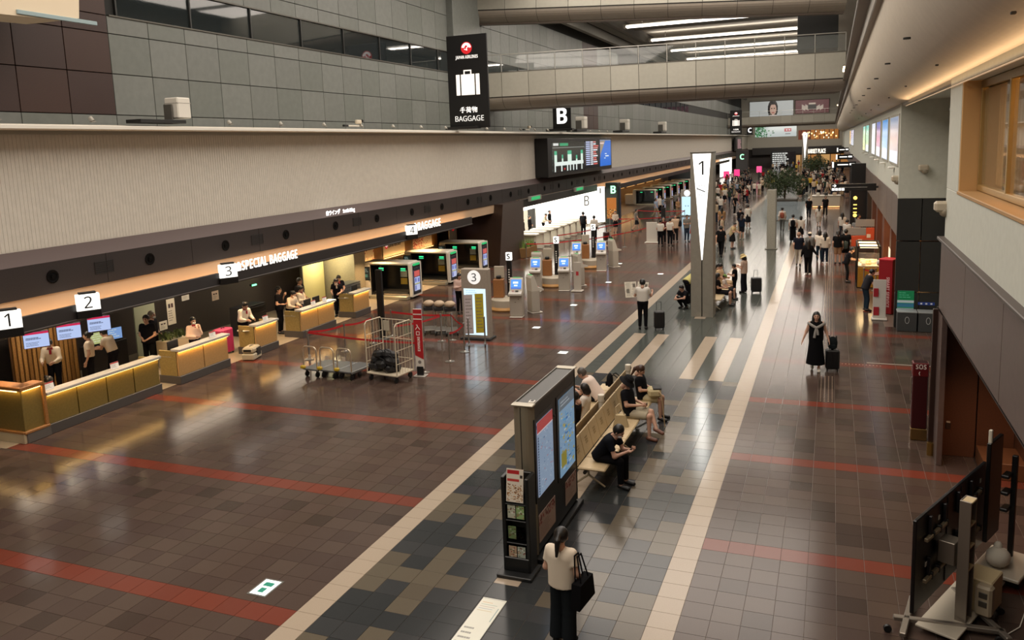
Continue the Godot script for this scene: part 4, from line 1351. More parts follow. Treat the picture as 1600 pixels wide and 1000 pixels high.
	for q in [["folded cardboard-coloured wall poster with dark pictures", -20.75, 1.38, .36, .95, "d8d0bd"], ["small white notice above right of the tall poster", -21.45, 1.75, .34, .3, "c9c6bb"], ["square notice with a red portrait between poster and exit light", -22.9, 1.5, .34, .34, "d6c4b0"], ["small white card under the tall poster", -20.35, .95, .34, .3, "d9d4c4"]]:
		var im := blank(32, 48, q[5])
		rr(im, 6, 12, 8, 7, "3b2a2c"); rr(im, 17, 12, 8, 7, "4a3030"); lines(im, Rect2i(4, 24, 24, 20), 4, "6a625a")
		t = thing("wall_notice", q[0], "poster", V(-20.73, q[2], q[1]), PI / 2)
		sheet_on(t, "paper", q[3], q[4], printed(im), V(0, 0, 0))
	t = thing("exit_light", "tiny green emergency light on the dark wall", "light", V(-20.4, 1.62, -24.6))
	bx(t, "casing", V(.1, .08, .3), V(0, 0, 0), mt("2a2a2a", .5), .01)
	bx(t, "lamp_face", V(.012, .06, .26), V(.056, -.01, 0), glow("30e090", 3.0), .002)
	t = thing("lit_corridor", "pale yellow lit corridor opening in the dark wall", "doorway", V(-20.75, 0, -28.9))
	bx(t, "back_panel", V(.05, 2.2, 1.6), V(0, 1.1, 0), mt("d8cd98", .7), .004)
	bx(t, "frame", V(.12, 2.2, .06), V(.03, 1.1, .83), mt("4a463a", .5), .006)
	omni(V(-20.0, 1.95, -29.0), "ffeeb8", 2.2, .15)
	t = thing("beige_wall_block", "plain beige wall block beside the bag drop bay", "wall", V(-20.1, 0, -30.4))
	bx(t, "face", V(1.6, 2.5, .9), V(0, 1.25, 0), grain("a49a84", .6, .05, .9), .01)
	# desk clutter: plant box, low cabinets, suitcase, pet carrier
	t = thing("planter_box", "cream box of leafy greens behind the two-panel oak desk", "planter", V(-19.2, 0, -19.2))
	bx(t, "box", V(.55, .85, .9), V(0, .43, 0), mt("b7aa92", .6), .01)
	var lf := MB.new()
	rng.seed = 11
	for k in 90:
		var p := V(rng.randf_range(-.25, .25), .9 + rng.randf() * .17, rng.randf_range(-.42, .42))
		lf.xf = Transform3D(Basis.from_euler(V(rng.randf() * 2, rng.randf() * 6, rng.randf() * 2)), p)
		lf.quad(V(-.03, 0, -.07), V(.03, 0, -.07), V(.03, .01, .07), V(-.03, .01, .07))
	lf.xf = Transform3D()
	part(t, "leaves", lf.done(), mt("4c5b30", .7)).set_meta("kind", "stuff")
	suitcase(V(-18.6, 0, -20.75), PI / 2, V(.55, .86, .4), "c03a66", "pink hard suitcase standing between the oak desks", false)
	t = thing("pet_carrier", "cream pet carrier with dark grille door on the floor before the desk", "pet carrier", V(-17.25, 0, -20.45), .25)
	bx(t, "lower_shell", V(.42, .2, .62), V(0, .12, 0), mt("b3a68c", .6), .03)
	bx(t, "upper_shell", V(.4, .2, .58), V(0, .32, 0), mt("a99b80", .6), .06)
	bx(t, "grille_door", V(.03, .26, .3), V(.2, .24, -.1), mt("171513", .4), .01)
	bx(t, "side_vent", V(.26, .08, .02), V(0, .33, .29), mt("1d1a17", .5), .01)
	bx(t, "handle", V(.05, .04, .2), V(0, .44, 0), mt("8d7f66", .5), .015)
	for q in [[-23.6, "dark slatted cabinet behind the oak desks", "2c2a2a"], [-27.0, "grey slatted bin cabinet by the last oak desk", "5a5a58"]]:
		t = thing("slatted_cabinet", q[0 + 1], "cabinet", V(-19.9 if q[0] > -25 else -18.9, 0, q[0] - (0.0 if q[0] > -25 else 1.6)))
		bx(t, "body", V(.6, 1.05, 1.3), V(0, .53, 0), mt(q[2], .6), .01)
		for k in 8: bx(t, "slat", V(.03, .07, 1.2), V(.31, .18 + .11 * k, 0), mt(q[2], .45), .006)
	t = thing("green_screen_kiosk", "dark console with yellow-green and blue screens behind the gold desk", "console", V(-20.35, 0, -17.6))
	bx(t, "body", V(.5, 1.05, 1.3), V(0, .52, 0), mt("161417", .5), .01)
	for k in 2:
		var im := blank(24, 20, "b5bb7c" if k == 0 else "7fa3d8")
		lines(im, Rect2i(2, 3, 20, 15), 4, "dfe4d0")
		sheet_on(t, "screen", .42, .34, lit(im, .8), V(.2, 1.28, .35 - .62 * k), PI / 2 - .3)
		bx(t, "screen_casing", V(.44, .36, .03), V(.185, 1.28, .35 - .62 * k), mt("141414", .4), .006, PI / 2 - .3)
	# folding boards and books on the tops
	for q in [[-14.05, "open papers on the gold desk near its wooden end"], [-23.55, "open papers on the near end of the third oak desk"], [-26.95, "open papers in front of the two dark-uniformed clerks"], [-21.0, "open papers before the clerk at the single-panel desk"]]:
		t = thing("open_papers", q[1], "papers", V(-17.85, .83 if q[0] > -16 else .8, q[0]))
		for k in 3: bx(t, "sheet", V(.21, .004, .3), V(.05 * k, .003 + .004 * k, .1 * k - .1), mt("d9d2c2", .7), .001, .3 * k)
	for k in 3:
		t = thing("soffit_light_panel", "flat light panel in the soffit behind the desks, %s along" % ORD[k], "ceiling light", V(-19.7, 2.46, -15.5 - 5.4 * k))
		bx(t, "lamp_panel", V(.5, .03, 3.2), V(0, 0, 0), glow("fff0d8", .7), .006)
		area(V(-19.7, 2.43, -15.5 - 5.4 * k), V(0, -1, 0), V(0, 0, 1), .5, 3.2, "ffedd4", 3.2)
	build_staff()
	build_bag_drops()

func build_staff():
	var sc := "a02a34"
	var W := "d9c9b4"
	person(V(-20.0, 0, -15.6), .6, "clerk in cream blouse and red scarf beside the slatted timber screen", {"pose": "desk", "top": "in_long", "tc": W, "lc": "15141a", "hair": "bun", "h": 1.72, "scarf": sc})
	person(V(-19.6, 0, -16.45), -.9, "clerk in cream blouse standing between the hanging screens", {"pose": "stand", "tc": W, "lc": "15141a", "hair": "bun", "h": 1.68})
	person(V(-19.5, 0, -17.1), -1.3, "clerk leaning over at the farthest hanging screen", {"pose": "desk", "top": "in_short", "tc": W, "lc": "15141a", "hair": "bun", "h": 1.68})
	person(V(-18.55, 0, -14.0), PI / 2, "bent clerk in dark vest writing by the wooden corner desk", {"pose": "lean", "top": "in_long", "tc": "1b1a20", "lc": "15141a", "hair": "bun", "h": 1.66, "mask": true})
	person(V(-19.4, 0, -18.4), .3, "man in black shirt seen from behind before the pale green door", {"pose": "fold", "top": "out_short", "tc": "131216", "lc": "101012", "h": 1.76})
	person(V(-19.75, 0, -18.95), PI * .6, "grey-haired masked man in black by the pale green door", {"pose": "fold", "top": "out_short", "tc": "16151a", "lc": "101012", "h": 1.76, "hc": "7d7364", "mask": true})
	person(V(-18.3, 0, -19.15), 1.2, "masked clerk in pink-white blouse at the two-panel oak desk", {"pose": "talk", "top": "in_long", "tc": "dcbfae", "lc": "15141a", "hair": "bun", "h": 1.58, "scarf": sc, "mask": true})
	person(V(-18.4, 0, -21.55), 1.3, "clerk in white blouse and red scarf at the single-panel desk", {"pose": "desk", "top": "in_long", "tc": "e6dccb", "lc": "15141a", "hair": "bun", "h": 1.66, "scarf": sc})
	person(V(-18.6, 0, -23.75), 1.9, "person in black with raised hand between the oak desks", {"pose": "talk", "top": "out_short", "tc": "121115", "lc": "101012", "h": 1.74})
	person(V(-18.4, 0, -24.15), 1.4, "first of two cream-bloused clerks bent at the third oak desk", {"pose": "desk", "top": "in_long", "tc": W, "lc": "15141a", "hair": "bun", "h": 1.56, "mask": true})
	person(V(-18.45, 0, -24.85), 1.7, "second cream-bloused clerk at the third oak desk, with red scarf", {"pose": "phone", "top": "in_long", "tc": W, "lc": "15141a", "hair": "bun", "h": 1.58, "scarf": sc})
	person(V(-18.95, 0, -25.5), 1.6, "man in dark uniform standing behind the third oak desk", {"pose": "fold", "top": "out_short", "tc": "1a191e", "lc": "101012", "h": 1.76, "hc": "3a342e"})
	person(V(-18.2, 0, -26.9), .4, "dark-uniformed clerk leaning on the last oak desk, nearer one", {"pose": "desk", "top": "in_short", "tc": "15141a", "lc": "101014", "hair": "bun", "h": 1.6, "mask": true, "scarf": "c9b8a8"})
	person(V(-18.55, 0, -27.5), .8, "dark-uniformed clerk at the last oak desk, farther one", {"pose": "desk", "top": "in_short", "tc": "17161c", "lc": "101014", "hair": "bun", "h": 1.62, "scarf": sc})

func bag_drop(z: float, label: String, detail := true):
	var t := thing("bag_drop_machine", label, "bag drop", V(-17.05, 0, z), 0, "bag drop machines in rows")
	var sh := grain("cfc6b6", .4, .05, .92)
	var bk := mt("0c0c0d", .25)
	# end panel with screen, facing the hall
	var m := MB.new()
	m.xf = Transform3D(Basis(V(0, 0, -1), V(0, 1, 0), V(1, 0, 0)), V(-.06, 0, -.02))
	var pl := PackedVector2Array()
	for q in [[0.0, .1], [.9, .1]]: pl.append(Vector2(q[0], q[1]))
	for k in 5: pl.append(Vector2(.82 + .08 * cos(k * PI / 8), 1.5 + .1 * sin(k * PI / 8)))
	for k in 5: pl.append(Vector2(.02 - .08 * sin(k * PI / 8), 1.5 + .1 * cos(k * PI / 8)))
	m.prism(pl, .14)
	part(t, "end_panel", m.done(), mt("d6cfc2", .35))
	var im := blank(48, 96, "1c1e22")
	var im2 := blank(24, 36, "1a2420")
	rr(im, 4, 12, 40, 22, "c65a55"); rr(im, 4, 36, 40, 24, "a9b3dc"); rr(im, 4, 64, 40, 24, "aeb6d8"); rr(im, 8, 40, 10, 14, "5c68b0"); rr(im, 28, 42, 12, 14, "6a74b4"); rr(im, 4, 60, 40, 3, "c9c46a"); rr(im, 8, 68, 8, 16, "6a6fae")
	lines(im, Rect2i(20, 66, 20, 20), 4, "d9dcf0")
	lines(im2, Rect2i(3, 4, 18, 12), 4, "cfe0d6"); rr(im2, 4, 20, 14, 9, "4f7a66")
	if not mats.has("drop"):
		mats["drop"] = lit(im, .9)
		mats["drop_side"] = lit(im2, .8)
	bx(t, "screen_bezel", V(.02, 1.3, .7), V(.088, .84, -.45), mt("101216", .2), .03)
	sheet_on(t, "screen", .6, 1.12, mats["drop"], V(.097, .8, -.45), PI / 2)
	bx(t, "status_lamp", V(.03, .1, .6), V(.09, 1.5, -.45), glow("1fae62", 1.0, "0e3d24"), .01)
	# portal: rounded top beam, black hood, side cheek
	bx(t, "top_beam", V(2.3, .12, .95), V(-1.2, 1.56, -.45), sh, .05)
	bx(t, "far_cheek", V(.35, 1.5, .95), V(-2.2, .8, -.45), sh, .06)
	bx(t, "rear_box", V(1.1, 1.1, .9), V(-2.7, .6, -.6), sh, .08)
	bx(t, "hood_back", V(1.9, 1.42, .06), V(-1.05, .82, -.85), bk, .01)
	bx(t, "hood_side", V(.05, 1.42, .8), V(-.1, .82, -.45), bk, .01)
	bx(t, "hood_side", V(.05, 1.42, .8), V(-2.0, .82, -.45), bk, .01)
	bx(t, "hood_roof", V(1.9, .05, .8), V(-1.05, 1.48, -.45), bk, .01)
	bx(t, "hood_upright", V(.12, 1.42, .1), V(-1.5, .82, -.1), bk, .02)
	bx(t, "belt", V(1.7, .08, .8), V(-1.0, .26, -.4), mt("1c1a14", .6), .01)
	bx(t, "step", V(1.9, .16, .3), V(-1.0, .08, .12), mt("a79f8a", .35, .5), .02)
	for k in 2: bx(t, "status_light", V(.24, .05, .02), V(-.35 - 1.1 * k, 1.34, -.04), glow("2fd184", 1.6, "123"), .004)
	if detail:
		bx(t, "status_light", V(.24, .03, .02), V(-.35, 1.26, -.04), glow("2fd184", 1.6, "123"), .004)
		bx(t, "status_light", V(.24, .03, .02), V(-1.45, 1.26, -.04), glow("2fd184", 1.6, "123"), .004)
		sheet_on(t, "white_notice", .34, .3, mt("a8a493", .6), V(-.75, 1.0, -.8))
		sheet_on(t, "yellow_notice", .34, .28, mt("a8861f", .6), V(-.75, .66, -.8))
		sheet_on(t, "side_screen", .34, .55, mats["drop_side"], V(-2.2, 1.1, .03))
		bx(t, "side_screen_casing", V(.4, .62, .03), V(-2.2, 1.1, .015), mt("111", .3), .01)

func build_bag_drops():
	bag_drop(-30.8, "white bag drop machine nearest the oak desks")
	bag_drop(-34.6, "white bag drop machine, middle one of the near three")
	bag_drop(-38.4, "white bag drop machine beside the dark leaning pillar")
	for k in 6: bag_drop(-84.0 - 4.4 * k, "white bag drop machine in the far row, %s from the viewer" % ["first", "second", "third", "fourth", "fifth", "sixth"][k], false)
	var w := setting("wall_bay")
	bx(w, "bay_wall", V(.3, 2.7, 12.5), V(-21.6, 1.3, -36.0), grain("a58a66", .6, .05, .9), .004)
	bx(w, "bay_wall", V(.3, 2.7, 40), V(-21.6, 1.3, -95.0), grain("a58a66", .6, .05, .9), .004)
	bx(w, "bay_ceiling", V(4.0, .1, 40), V(-19.6, 2.55, -95), mt("4a3d30", .7), .004)
	for q in [[-33.9, "cream wall panel of red blossom print, first above the bag drops", 0], [-37.1, "cream wall panel with red mark and airline lettering", 1], [-40.3, "cream wall panel of red blossom print, second above the bag drops", 0]]:
		var t := thing("art_panel", q[1], "wall panel", V(-21.4, 1.5, q[0]))
		var im := blank(128, 48, "e0cdaa")
		rng.seed = 5 + int(-q[0])
		if q[2] == 0:
			for k in 420: rr(im, int(absf(rng.randfn(0, 40))), rng.randi_range(0, 46), rng.randi_range(1, 4), rng.randi_range(1, 3), ["b5352a", "c9544a", "8a2a22"][k % 3])
		sheet_on(t, "printed_face", 2.3, .9, printed(im), V(0, 0, 0), PI / 2)
		bx(t, "lamp_strip", V(.04, .03, 2.4), V(.06, -.5, 0), glow("ffc878", 2.0), .004)
		area(V(-21.26, 1.0, q[0]), V(-.12, 1, 0), V(0, 0, 1), .05, 2.4, "ffc888", .8)
		if q[2] == 1:
			crest(t, V(.012, .1, .8), .13, PI / 2)
			text(t, "word", "JAPAN AIRLINES", .11, mt("1a1a1a", .5), V(.012, .08, -.1), PI / 2, true, .006, 1.3)
		bx(t, "timber_strip", V(.05, .95, .7), V(-.01, 0, -1.5), grain("b47a35", .5, .08, .8, 1.2), .006)
	var t := thing("crest_wall_sign", "pale panel with a red round mark beside the leaning pillar", "wall panel", V(-20.4, 1.6, -42.2))
	bx(t, "face", V(.06, 1.6, 1.0), V(0, 0, 0), mt("b9ad98", .6), .01)
	crest(t, V(.035, .4, 0), .22, PI / 2)
	for k in 5:
		var p := thing("lit_wall_panel", "glowing amber wall panel above the far bag drops, %s along" % ["first", "second", "third", "fourth", "fifth"][k], "wall panel", V(-21.3, 1.95, -86.0 - 5.2 * k), 0, "amber panels above the far bag drops")
		bx(p, "lamp_face", V(.05, .7, 3.8), V(0, 0, 0), glow("e0a860", .9, "c9a878"), .01)
		bx(p, "frame", V(.08, .9, .3), V(0, 0, 2.2), mt("8a5a2a", .5), .01)
	area(V(-20.6, 2.4, -96), V(.3, -1, 0), V(0, 0, 1), .2, 28, "ffc98a", 14.0)
	# leaning dark pillar between the bay and hall B
	var pl := setting("trim_5")
	var m := MB.new()
	for f in [0, 1]: pass
	var A := [V(-16.7, 0, -40.2), V(-16.9, 0, -44.6), V(-21.6, 0, -44.6), V(-21.6, 0, -42.6)]
	var B := [V(-17.35, 3.25, -42.6), V(-17.35, 3.25, -45.9), V(-21.6, 3.25, -45.9), V(-21.6, 3.25, -43.4)]
	for k in 4: m.quad(A[k], A[(k + 1) % 4], B[(k + 1) % 4], B[k])
	m.quad(B[0], B[1], B[2], B[3])
	part(pl, "leaning_pillar", m.done(), grain("3a2a22", .45, .06, .85))

# ---------------------------------------------------------------- hall B and the far west side
func build_hall_b():
	var w := setting("wall_b")
	bx(w, "back_wall", V(.2, 3.0, 18.5), V(-21.2, 1.5, -55.2), mt("e4e1d8", .6), .004)
	bx(w, "header", V(.12, .5, 17.6), V(-17.6, 3.02, -54.6), mt("2a2625", .45), .01)
	bx(w, "ceiling_b", V(3.6, .08, 18), V(-19.4, 3.1, -54.6), mt("e0ddd4", .7), .004)
	for q in [[-48.5, 1.7, 1.0], [-51.5, 1.9, 1.4], [-57.5, 2.0, 1.6]]: bx(w, "dark_opening", V(.05, q[1], q[2]), V(-21.08, q[1] / 2, q[0]), mt("2c2b28", .6), .01)
	var t := thing("luminous_wall", "glowing white wall with a thin letter B behind the gates", "wall panel", V(-21.0, 0, -55.0))
	bx(t, "lamp_panel", V(.05, 1.15, 17.5), V(0, 2.4, 0), glow("fffdf4", 1.5), .01)
	bx(t, "lamp_panel", V(.05, 2.9, 4.6), V(.05, 1.5, -6.6), glow("fffdf4", 1.5), .01)
	var pn := bx(t, "lamp_panel", V(7.4, 2.9, .05), V(1.9, 1.6, -6.3), glow("fffdf4", 1.3), .01, deg_to_rad(60))
	text(pn, "letter", "B", .8, mt("6a6a68", .6), V(1.6, .4, .04), 0, false)
	area(V(-20.8, 2.4, -55), V(1, -.35, 0), V(0, 1, 0), 17, 1.0, "fff8ea", 36.0)
	area(V(-19.3, 3.03, -54.6), V(0, -1, 0), V(0, 0, 1), 1.6, 16, "fff6e6", 22.0)
	# letter pillar
	t = thing("letter_pillar", "dark green pillar with glowing letter B over an orange picture", "pillar", V(-16.5, 0, -65.2))
	bx(t, "body", V(1.0, 3.3, 1.2), V(-.2, 1.65, 0), mt("14231c", .4), .02)
	text(t, "letter", "B", .62, glow("5fe39c", 1.8), V(-.05, 2.75, .61), 0, true, .02)
	var im := blank(40, 64, "c0702a")
	for k in 60: rr(im, rng.randi_range(0, 36), rng.randi_range(34, 62), 4, 2, ["5a3a1c", "d9a24a", "2a2018", "e0c080"][k % 4])
	sheet_on(t, "picture", .8, 1.7, lit(im, .8), V(-.2, 1.25, .61))
	bx(t, "screen_side", V(.04, 2.9, .5), V(.32, 1.5, -.2), mt("1c2a44", .3), .006)
	for k in 8:
		t = thing("boarding_counter", "white rounded boarding counter, %s in the row before the luminous wall" % ["first", "second", "third", "fourth", "fifth", "sixth", "seventh", "eighth"][k], "counter", V(-17.6, 0, -46.9 - 1.45 * k), 0, "white counters in hall B")
		bx(t, "pedestal", V(1.2, 1.0, .34), V(0, .5, 0), mt("cfcabb", .4), .03)
		bx(t, "shelf_top", V(1.5, .12, .7), V(.05, 1.06, .1), mt("d9d5c8", .35), .05)
		bx(t, "side_shelf", V(.5, .05, .8), V(-.3, .55, -.4), mt("b9b4a6", .4), .02)
	t = thing("planter_trough", "timber trough of grassy plants beside the leaning pillar", "planter", V(-16.9, 0, -44.9))
	bx(t, "box", V(.7, .55, 2.0), V(0, .28, 0), grain("8f6a3c", .6, .08, .8), .01)
	for k in 3: bx(t, "leg", V(.06, .9, .06), V(.3, .3, -.8 + .8 * k), mt("2a1c12", .5), .006)
	var lf := MB.new()
	rng.seed = 3
	for k in 120:
		var p := V(rng.randf_range(-.3, .3), .55, rng.randf_range(-.9, .9))
		var tip := p + V(rng.randf_range(-.2, .2), rng.randf_range(.25, .6), rng.randf_range(-.2, .2))
		lf.tri(p - V(.015, 0, 0), p + V(.015, 0, 0), tip)
	part(t, "grass", lf.done(), mt("6f8f3c", .7)).set_meta("kind", "stuff")
	# two green exit signs under the band
	for k in 2:
		t = thing("exit_sign", ["green lit sign under the dark band, nearer one", "green lit sign under the dark band, farther one"][k], "sign", V(-17.35, 3.25, [-48.0, -57.6][k]))
		bx(t, "casing", V(.12, .3, 2.2), V(0, 0, 0), mt("8d8a82", .4), .01)
		bx(t, "lamp_face", V(.012, .2, 1.6), V(.066, 0, 0), glow("2fa866", .9, "174"), .004)
	# display wall on the bulkhead
	t = thing("display_wall", "large black display with green terminal map, flight list and blue sea map", "display", V(-17.65, 5.68, -58.9))
	bx(t, "casing", V(.9, 2.55, 16.6), V(-.1, 0, 0), mt("121214", .35), .02)
	var im1 := blank(160, 96, "1a1c1d")
	rr(im1, 4, 4, 24, 8, "d9dcd8"); rr(im1, 34, 4, 40, 9, "2f9a6c"); rr(im1, 0, 17, 160, 2, "8f9490")
	rr(im1, 8, 62, 144, 12, "e6efe8")
	for q in [[8, 28, 12], [42, 40, 7], [70, 28, 20], [112, 44, 8], [138, 28, 12]]:
		rr(im1, q[0], q[1], q[2], 62 - q[1], "d9efe0"); rr(im1, q[0], q[1], q[2], 12, "3fae84")
	for q in [8, 38, 66, 80, 96, 112, 140]: rr(im1, q, 74, 6, 18, "dfe9e2")
	rr(im1, 52, 82, 6, 6, "d03030")
	var im2 := blank(64, 96, "16171a")
	for k in 12:
		rr(im2, 4, 4 + k * 7, 18, 4, "b9c3e6"); rr(im2, 24, 4 + k * 7, 12, 4, "e6e8f2"); rr(im2, 37, 4 + k * 7, rng.randi_range(8, 24), 4, ["e08a86", "e4e6ee", "d9605c"][k % 3])
	var im3 := blank(56, 96, "2f6fd0")
	for k in 60: rr(im3, 0, 4 + k, maxi(2, 26 - k / 2), 1, "9c8a74")
	rr(im3, 0, 0, 56, 3, "8f8f92"); rr(im3, 24, 50, 10, 3, "eef2f6"); rr(im3, 26, 58, 18, 4, "eef2f6"); rr(im3, 20, 66, 8, 3, "d9e4ee"); rr(im3, 0, 10, 20, 5, "e6c9c4")
	sheet_on(t, "map_screen", 7.6, 2.1, lit(im1, .9), V(.36, -.02, 3.6), PI / 2)
	sheet_on(t, "list_screen", 4.0, 2.1, lit(im2, 1.1), V(.36, .05, -2.3), PI / 2)
	sheet_on(t, "sea_screen", 3.4, 2.1, lit(im3, .9), V(.36, .08, -6.3), PI / 2)
	area(V(-17.2, 5.7, -59), V(1, -.1, 0), V(0, 1, 0), 15, 2, "cfe0e8", 3.0)
	# upright banners on the ledge
	big_banner(-37.25, 2.15, 4.5, "tall black banner with red crest, white suitcase and BAGGAGE lettering")
	big_banner(-158.0, 2.1, 4.4, "far-off copy of the black suitcase banner near the second bridge")
	for q in [[-54.0, "B", "black ledge sign with a large white letter B below the bridge"], [-192.0, "C", "far black ledge sign with a white letter C"]]:
		t = thing("letter_sign", q[2], "sign", V(-17.35, 7.45, q[0]))
		bx(t, "board", V(1.3, 2.1, .12), V(0, 1.05, 0), mt("0c0c0d", .4), .01)
		text(t, "letter", q[1], 1.05, glow("ffffff", 1.2), V(0, 1.0, .07), 0, true, .02)
		bx(t, "foot", V(1.9, .16, .5), V(-.1, .08, .2), mt("111111", .5), .01)
	# projectors and small lamps standing on the ledge
	for q in [[-18.6, 1.0, "white box projector on the ledge at the edge of the brown cladding"], [-60.0, 1.5, "white box projector on the ledge behind the letter B sign"], [-74.0, 1.6, "white box projector on the far ledge, nearer of two"], [-92.0, 1.7, "white box projector on the far ledge, farther of two"]]:
		t = thing("ledge_projector", q[2], "projector", V(-17.9, 7.45, q[0]), 0)
		t.scale = V(q[1], q[1], q[1])
		bx(t, "tray", V(.55, .1, 1.7), V(0, .06, .5), mt("0d0d0e", .5), .01)
		bx(t, "casing", V(.5, .6, .52), V(.0, .46, -.35), mt("d8d3c8", .5), .03)
		bx(t, "lid", V(.51, .03, .53), V(.0, .6, -.35), mt("aaa69c", .5), .008)
		bx(t, "bracket", V(.3, .45, .06), V(-.05, .34, -.02), mt("55524c", .4), .01)
	for k in 22:
		if k in [2, 18]: continue
		t = thing("ledge_spotlight", "small grey spotlight on the white ledge, %s from the near end" % ORD[k - (1 if k > 2 else 0) - (1 if k > 18 else 0)], "spotlight", V(-17.75, 7.45, -13.2 - 2.6 * k), 0, "spotlights along the ledge")
		var m := MB.new()
		m.cyl(V(0, .03, 0), V(-.09, .12, .0), .05, .06, 10)
		part(t, "head", m.done(), mt("a9a59b", .4, .3))
		bx(t, "base", V(.1, .03, .14), V(0, .015, 0), mt("77746c", .5), .006)
	for q in [[-28.5, "white camera on a bracket on the ledge left of the banner"], [-48.5, "ledge camera beside the bridge landing"]]:
		t = thing("ledge_camera", q[1], "camera", V(-17.8, 7.45, q[0]))
		bx(t, "arm", V(.08, .06, .8), V(0, .06, .3), mt("c9c2b4", .5), .01)
		bx(t, "body", V(.14, .16, .34), V(0, .22, -.1), mt("d0c4ae", .5), .03)
		bx(t, "lens", V(.1, .1, .06), V(.06, .26, -.3), mt("141414", .3), .02)
		bx(t, "counterweight", V(.1, .08, .3), V(0, .06, .85), mt("1a1a1a", .5), .01)

func big_banner(z: float, w: float, h: float, label: String):
	var t := thing("hanging_banner", label, "banner", V(-16.76, 7.46, z))
	bx(t, "board", V(w, h, .12), V(0, h / 2, 0), mt("0d0c0d", .45), .01)
	bx(t, "foot", V(w * .8, .12, .5), V(-.3, .02, .2), mt("111111", .5), .01)
	var f := .065
	crest(t, V(0, h * .86, f), .29)
	text(t, "airline_word", "JAPAN AIRLINES", .15, glow("f4f2ee", .6), V(0, h * .765, f), 0, true, .01, 1.2)
	var ic := glow("f0e6da", .75)
	bx(t, "suitcase_symbol", V(.72, 1.0, .02), V(0, h * .47, f), ic, .006)
	bx(t, "suitcase_symbol", V(.2, 1.0, .02), V(-.53, h * .47, f), ic, .006)
	bx(t, "suitcase_symbol", V(.2, 1.0, .02), V(.53, h * .47, f), ic, .006)
	bx(t, "suitcase_handle", V(.42, .06, .02), V(0, h * .47 + .68, f), ic, .006)
	for s in [-1, 1]: bx(t, "suitcase_handle", V(.06, .2, .02), V(s * .18, h * .47 + .58, f), ic, .006)
	part(t, "characters", glyphs(["te", "ka", "mono"], .29, .1), glow("f4f2ee", .7), V(0, h * .2, f))
	text(t, "word", "BAGGAGE", .26, glow("f4f2ee", .7), V(0, h * .105, f), 0, false, .01, 1.55)

# ---------------------------------------------------------------- kiosks, belts, carts
func kiosk(at: Vector3, turn: float, label: String):
	var t := thing("check_in_kiosk", label, "kiosk", at, turn, "check-in kiosks")
	var g := mt("aca498", .4)
	bx(t, "foot", V(.5, .05, .45), V(0, .025, .05), mt("c9c3b8", .4), .015)
	bx(t, "pedestal", V(.5, .85, .34), V(0, .47, 0), g, .03)
	for k in 2: bx(t, "slot", V(.05, .02, .01), V(.1 - .12 * k, .72 - .12 * k, .172), mt("2a2a2a", .4), .002)
	var m := MB.new()
	m.xf = Transform3D(Basis(V(0, 0, -1), V(0, 1, 0), V(1, 0, 0)), V(-.25, 0, 0))
	m.prism(PackedVector2Array([Vector2(-.34, .88), Vector2(-.34, .95), Vector2(-.1, 1.02), Vector2(.05, 1.46), Vector2(.08, 1.5), Vector2(.15, 1.5), Vector2(.19, 1.4), Vector2(.17, .88)]), .5)
	part(t, "head", m.done(), mt("c4beb2", .35))
	var im := blank(40, 36, "2a7fe0")
	rr(im, 8, 8, 20, 8, "dfeefc"); rr(im, 12, 20, 14, 6, "cfe4fa"); rr(im, 0, 30, 40, 6, "1f5fb8")
	if not mats.has("kiosk"): mats["kiosk"] = lit(im, 1.3)
	var s := sheet_on(t, "screen", .4, .36, mats["kiosk"], V(0, 1.27, .02))
	s.rotation.x = -.33
	bx(t, "status_lamp", V(.3, .03, .06), V(0, 1.51, -.11), glow("3fae5a", .7, "2a5a36"), .01)
	bx(t, "card_reader", V(.12, .03, .08), V(.05, 1.035, .16), mt("1b1b1d", .4), .008)
	bx(t, "red_label", V(.08, .012, .05), V(-.1, 1.035, .16), mt("b8504a", .5), .003)

func kiosk_island(at: Vector3, label: String, s_label: String):
	var t := thing("kiosk_island", label, "platform", at, 0, "kiosk islands")
	var m := MB.new()
	m.lathe(V(0, 0, 0), [Vector2(.62, .0), Vector2(.66, .06), Vector2(.62, .16)], 20)
	part(t, "bumper_ring", m.done(), mt("c9985c", .45))
	var gl := MB.new()
	gl.lathe(V(0, 0, 0), [Vector2(.6, .0), Vector2(.6, .025)], 20)
	part(t, "lamp_ring", gl.done(), glow("ffb468", 4.0))
	var q := MB.new()
	q.lathe(V(0, 0, 0), [Vector2(.58, .14), Vector2(.58, .42), Vector2(.54, .46), Vector2(0, .46)], 20)
	part(t, "drum", q.done(), mt("b0a694", .45))
	var cb := thing("timber_console", "%s" % label.replace("grey drum platform", "timber console"), "console", at + V(-.3, .46, -.1), .2, "timber consoles on the kiosk islands")
	bx(cb, "cabinet", V(.42, .75, .36), V(0, .375, 0), grain("a36c3c", .5, .06, .8, 1.2), .02)
	bx(cb, "phone", V(.2, .14, .16), V(0, .82, 0), mt("161616", .4), .03)
	bx(cb, "hood", V(.42, .5, .05), V(.0, 1.0, -.16), mt("b0a694", .45), .04)
	var tt := thing("totem_sign", s_label, "sign", at + V(.08, .46, -.35), 0, "black totem signs with white caps")
	bx(tt, "post", V(.2, 1.5, .1), V(0, .75, 0), mt("131314", .35), .01)
	bx(tt, "light_cap", V(.24, .32, .14), V(0, 1.64, 0), glow("fbfbf6", 1.1), .015)
	text(tt, "letter", "S", .22, mt("0f0f0f", .5), V(0, 1.64, .075), 0, true)
	var w := MB.new()
	for k in 6: w.box(V(0, 1.1 - .1 * k, .052), V(.06, .05, .006))
	part(tt, "white_marks", w.done(), mt("d9d6d0", .5))

